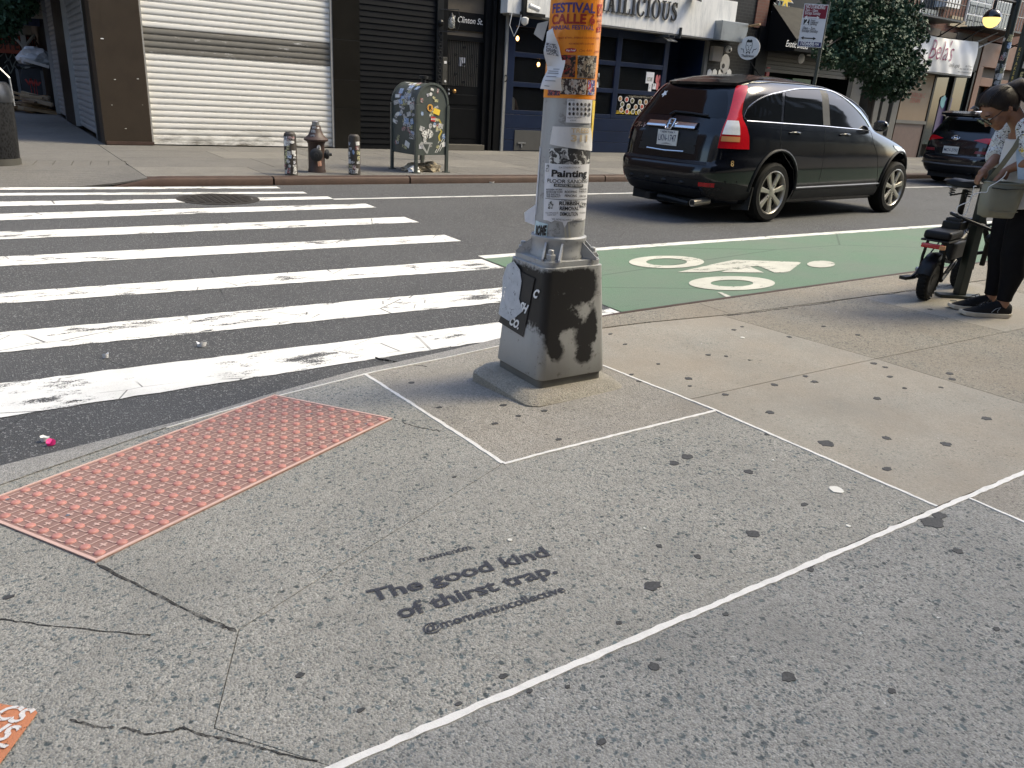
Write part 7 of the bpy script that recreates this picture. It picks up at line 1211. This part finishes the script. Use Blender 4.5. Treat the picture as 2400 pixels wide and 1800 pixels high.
for i in range(len(pts)-1):
    p0, p1, p2, p3 = pts[max(i-1, 0)], pts[i], pts[i+1], pts[min(i+2, len(pts)-1)]
    for k in range(4):
        t_ = k/4; f2_ = lambda a, b, c, d: .5*((2*b)+(-a+c)*t_+(2*a-5*b+4*c-d)*t_*t_+(-a+3*b-3*c+d)*t_**3)
        P3.append(pa2(f2_(p0[0], p1[0], p2[0], p3[0]), f2_(p0[1], p1[1], p2[1], p3[1])))
MB().tube(P3, .0026, 6).build('cord', m_white, cab, smooth=60)
# ================================================================ FAR STREET FURNITURE AND TREES
sp0 = onY(1902, 230, 10.75); spx = sp0.x; sgp = thing('parking_sign', 'tall street parking sign on a dark pole with red and white panels behind the SUV', 'sign', (spx, 10.75, ZF)); tp_ = onY(1916, 6, 10.75)
MB().cyl((spx, 10.75, ZF), (spx, 10.75, tp_.z+.05), .036, 12).build('pole', M('sign_pole_green', (.045, .052, .040), .5, dirt=.3), sgp, smooth=40)
sn = Vector((-.55, -.83, 0)).normalized(); su = Vector((-sn.y, sn.x, 0)); su = su if su.dot(c_r) > 0 else -su
sc_ = Vector((spx, 10.75, 0))+sn*.05; tl_, br_ = onP(1886, 8, sc_, sn), onP(1924, 112, sc_, sn); u0 = (tl_-sc_).dot(su); u1 = u0+.47; zt_, zb_ = tl_.z, br_.z; hgt = zt_-zb_; m_mar = M('maroon_sign', (.20, .018, .035), .4, var=.05); m_nvy = M('navy_sign', (.03, .03, .12), .4); m_sw = M('sign_white_sheet', (.66, .67, .68), .4, var=.04)
fS2 = lambda l: (lambda u, v, d=0: sc_+su*u+Vector((0, 0, v))+sn*(l+d))
def spanel(nm, a, b, m_, l): return MB().poly([(u0, zb_+hgt*a), (u1, zb_+hgt*a), (u1, zb_+hgt*b), (u0, zb_+hgt*b)], fS2(l), 0, 0, .006).build(nm, m_, sgp)
spanel('backing_panel', 0, 1, m_sw, .004)
def sinner(a, b, m_, nm='panel'): e = .014; return MB().poly([(u0+e, zb_+hgt*a+e), (u1-e, zb_+hgt*a+e), (u1-e, zb_+hgt*b-e), (u0+e, zb_+hgt*b-e)], fS2(.0065)).build(nm, m_, sgp)
sinner(.655, 1.0, m_mar); sinner(0, .14, m_nvy)
def stext(tx, v, sz, m_, al='LEFT', u=None, bold=.01, wd=None, sh=0):
    bm = text_bm(tx, bold, sh, al, 1, 0); mx = max(q.co.x for q in bm.verts)-min(q.co.x for q in bm.verts); bm.free(); return MB().text(tx, fS2(.009), sz, u0+.035 if u is None else u, zb_+hgt*v, bold=bold, sx=(wd/(mx*sz)) if wd else 1, align=al, shear=sh).build('lettering', m_, sgp)
stext('NO STANDING', .895, .095, m_whink, bold=.02, wd=.37); stext('7am - 10am', .82, .075, m_whink, wd=.24); stext('Except Sunday', .755, .075, m_whink, wd=.30); stext('hour', .605, .055, m_black, u=u0+.17, wd=.09); stext('metered', .56, .055, m_black, u=u0+.17, wd=.15); stext('parking', .515, .055, m_black, u=u0+.17, wd=.13); stext('10am - 7pm', .405, .075, m_black, wd=.24); stext('Except Sunday', .345, .075, m_black, wd=.31); stext('105686', .035, .11, m_whink, bold=.02, wd=.27); stext('PM', .04, .07, m_whink, u=u0+.335, wd=.07)
MB().poly([(u0+.04, zb_+hgt*.515), (u0+.15, zb_+hgt*.515), (u0+.15, zb_+hgt*.64), (u0+.04, zb_+hgt*.64)], fS2(.008)).build('hour_box', m_black, sgp); stext('2', .525, .16, m_whink, 'CENTER', u0+.095, .03)
for v, m_ in ((.69, m_whink), (.205, m_black)):
    z = zb_+hgt*v; q = MB(); q.poly([(u0+.09, z-.009), (u0+.28, z-.009), (u0+.28, z+.009), (u0+.09, z+.009)], fS2(.009)); q.build('arrow_shaft', m_, sgp)
    for a, s_ in ((u0+.09, -1), (u0+.28, 1)): MB().poly([(a, z-.03), (a+s_*.055, z), (a, z+.03)], fS2(.0095)).build('arrow_head', m_, sgp)
# lamp standard with globe, and second pole
def farpole(px, py, Y, r_, h_, label, nm='street_pole'):
    p = onY(px, py, Y); o = thing(nm, label, 'pole', (p.x, Y, ZF)); MB().lathe([(r_*1.1, 0), (r_, .3), (r_*.9, h_)], (p.x, Y, ZF), 16).build('shaft', M('pole_dark_green', (.016, .022, .019), .5, var=.3, scale=6, dirt=.2), o, smooth=40); f_ = cylfn(Vector((p.x, Y, ZF)), r_*1.02, math.atan2(-Y, -p.x)); rg = random.Random(int(px))
    for i in range(26): stick(f_, rg.uniform(-r_, r_), rg.uniform(1.6, 3.2), rg.uniform(.05, .12), rg.uniform(.05, .16), rg.choice(STK), o, rg.uniform(-.3, .3), rg.uniform(.003, .008), 4, .05)
    return o, p
lo3, lpp = farpole(2337, 190, 10.9, .10, 4.6, 'dark lamp standard covered in stickers carrying a glowing globe', 'lamp_standard')
gp = onY(2325, 42, 10.9); MB().tube([(lpp.x, 10.9, gp.z+.42), (gp.x+.06, 10.9, gp.z+.42), (gp.x, 10.9, gp.z+.36), (gp.x, 10.9, gp.z+.2)], .035, 8).build('arm', m_dark, lo3, smooth=40)
def hemi(c, r_, lo, hi, sc=1.):
    return MB().lathe([(r_*cos(a), r_*sin(a)*sc) for a in [lo+(hi-lo)*i/10 for i in range(11)]], c, 24)
hemi(Vector((gp.x, 10.9, gp.z)), .20, 0.02, pi/2*.98).build('globe_hood', M('globe_black', (.01, .01, .011), .15), lo3, smooth=50); hemi(Vector((gp.x, 10.9, gp.z)), .19, -pi/2*.98, .0, 1.15).build('globe_glass', M_emit('globe_light', (1., .66, .20), .55), lo3, smooth=50)
farpole(2380, 190, 11.2, .09, 4.4, 'plain dark pole with white scrawls right of the lamp standard')
# ---------------------------------------------------------------- trees
t = NT('leaf'); oi = t.n('ShaderNodeObjectInfo'); c = t.mix(t.noise(2.5, 2), (.012, .034, .018), (.030, .068, .036)); c = t.mix(t.ramp(t.noise(30, 1), (.4, 0), (.7, 1)), c, (.042, .085, .045)); t.set(col=c, rough=.55, spec=.25); t.p.inputs['Subsurface Weight'].default_value = 0; m_leaf = t.m
m_bark = M('bark', (.055, .045, .036), .9, var=.3, scale=8, bump=.6)
def tree(name, label, base, pts, clumps, nleaf, ls, seed, trunk_r=.09):
    tr = thing(name, label, 'tree', base); rg = random.Random(seed); MB().tube(pts, [trunk_r*(1-.7*i/(len(pts)-1)) for i in range(len(pts))], 10).build('trunk', m_bark, tr, smooth=50)
    lim = MB(); top = Vector(pts[-1]); mid = Vector(pts[len(pts)//2])
    for (c_, r_) in clumps:
        c_ = Vector(c_); s_ = Vector(pts[rg.randrange(len(pts)//2, len(pts))]); mm_ = (s_+c_)/2+Vector((rg.uniform(-.15, .15), rg.uniform(-.15, .15), rg.uniform(0, .2))); MB().tube([s_, mm_, c_], [.035, .022, .008], 6).build('branch', m_bark, tr, smooth=50)
        for _ in range(3): e_ = c_+Vector((rg.gauss(0, 1), rg.gauss(0, 1), rg.gauss(0, .7)))*r_*.7; lim.tube([c_, (c_+e_)/2+Vector((0, 0, .05)), e_], [.008, .006, .003], 4)
    V_ = []; F_ = []
    tot = sum(r_**2 for _, r_ in clumps)
    for (c_, r_) in clumps:
        c_ = Vector(c_)
        for k in range(int(nleaf*r_**2/tot)):
            d = Vector((rg.gauss(0, 1), rg.gauss(0, 1), rg.gauss(0, 1))).normalized(); rr = r_*rg.random()**.45*(1+.25*mnoise.noise(d*2+c_)); p = c_+Vector((d.x*rr, d.y*rr, d.z*rr*.8)); n_ = (d*.5+Vector((rg.uniform(-1, 1), rg.uniform(-1, 1), rg.uniform(-.2, 1)))).normalized(); a = n_.orthogonal().normalized(); b_ = n_.cross(a); q_ = rg.uniform(0, 6.28); x = a*cos(q_)+b_*sin(q_); y = n_.cross(x); s_ = ls*rg.uniform(.7, 1.25); i0 = len(V_)
            V_ += [p, p+x*s_*.55+y*s_*.55, p+y*s_*.85+n_*s_*.12, p-x*s_*.55+y*s_*.55, p+x*s_*.2+y*s_*.75, p-x*s_*.2+y*s_*.75]; F_ += [(i0, i0+1, i0+4), (i0, i0+4, i0+2), (i0, i0+2, i0+5), (i0, i0+5, i0+3)]
    lim.build('twigs', m_bark, tr, kind='stuff'); MB().add(V_, F_).build('crown', m_leaf, tr, flip='keep', kind='stuff'); return tr
def cl(px, py, Y, r_): return (onY(px, py, Y), r_)
tb_ = onY(2052, 200, 11.6); tb_.z = ZF
CL = [cl(1975, 20, 11.4, .55), cl(2010, -20, 11.6, .7), cl(2060, 20, 11.7, .75), cl(2105, 30, 11.5, .5), cl(2010, 75, 11.3, .6), cl(2065, 90, 11.4, .7), cl(2105, 95, 11.5, .42), cl(2135, 130, 11.4, .30), cl(2150, 95, 11.3, .18), cl(2040, 140, 11.3, .6), cl(2090, 160, 11.4, .55), cl(2125, 180, 11.5, .42), cl(2060, 200, 11.5, .42), cl(1985, 120, 11.2, .45), cl(1925, 118, 11.0, .22), cl(1960, 60, 11.3, .4), cl(2100, 215, 11.5, .3), cl(2150, 160, 11.3, .2), cl(2175, 148, 11.2, .10), cl(2172, 88, 11.2, .10), cl(1945, 145, 11.1, .22), cl(2140, 60, 11.5, .35)]
tree('ginkgo_tree', 'dense dark green street tree in front of the banner shop', tb_, [tb_, tb_+Vector((.03, 0, 1.0)), tb_+Vector((-.03, .02, 1.8)), tb_+Vector((.05, 0, 2.6)), tb_+Vector((.05, 0, 3.5)), tb_+Vector((.0, 0, 4.4))], CL, 15000, .085, 3)
t2 = onY(-60, 60, 21.); t2.z = ZF
C2 = [(onY(px, py, 20.5), r_) for px, py, r_ in ((0, 5, .5), (25, 20, .4), (48, 8, .35), (-40, 20, .7), (10, 45, .35), (28, 62, .16), (-20, 60, .5))]
tree('side_street_tree', 'leafy tree hanging over the side street at the upper left corner', t2, [t2, t2+Vector((.05, 0, 1.2)), t2+Vector((.1, 0, 2.4)), t2+Vector((.3, 0, 3.4))], C2, 4200, .10, 8)
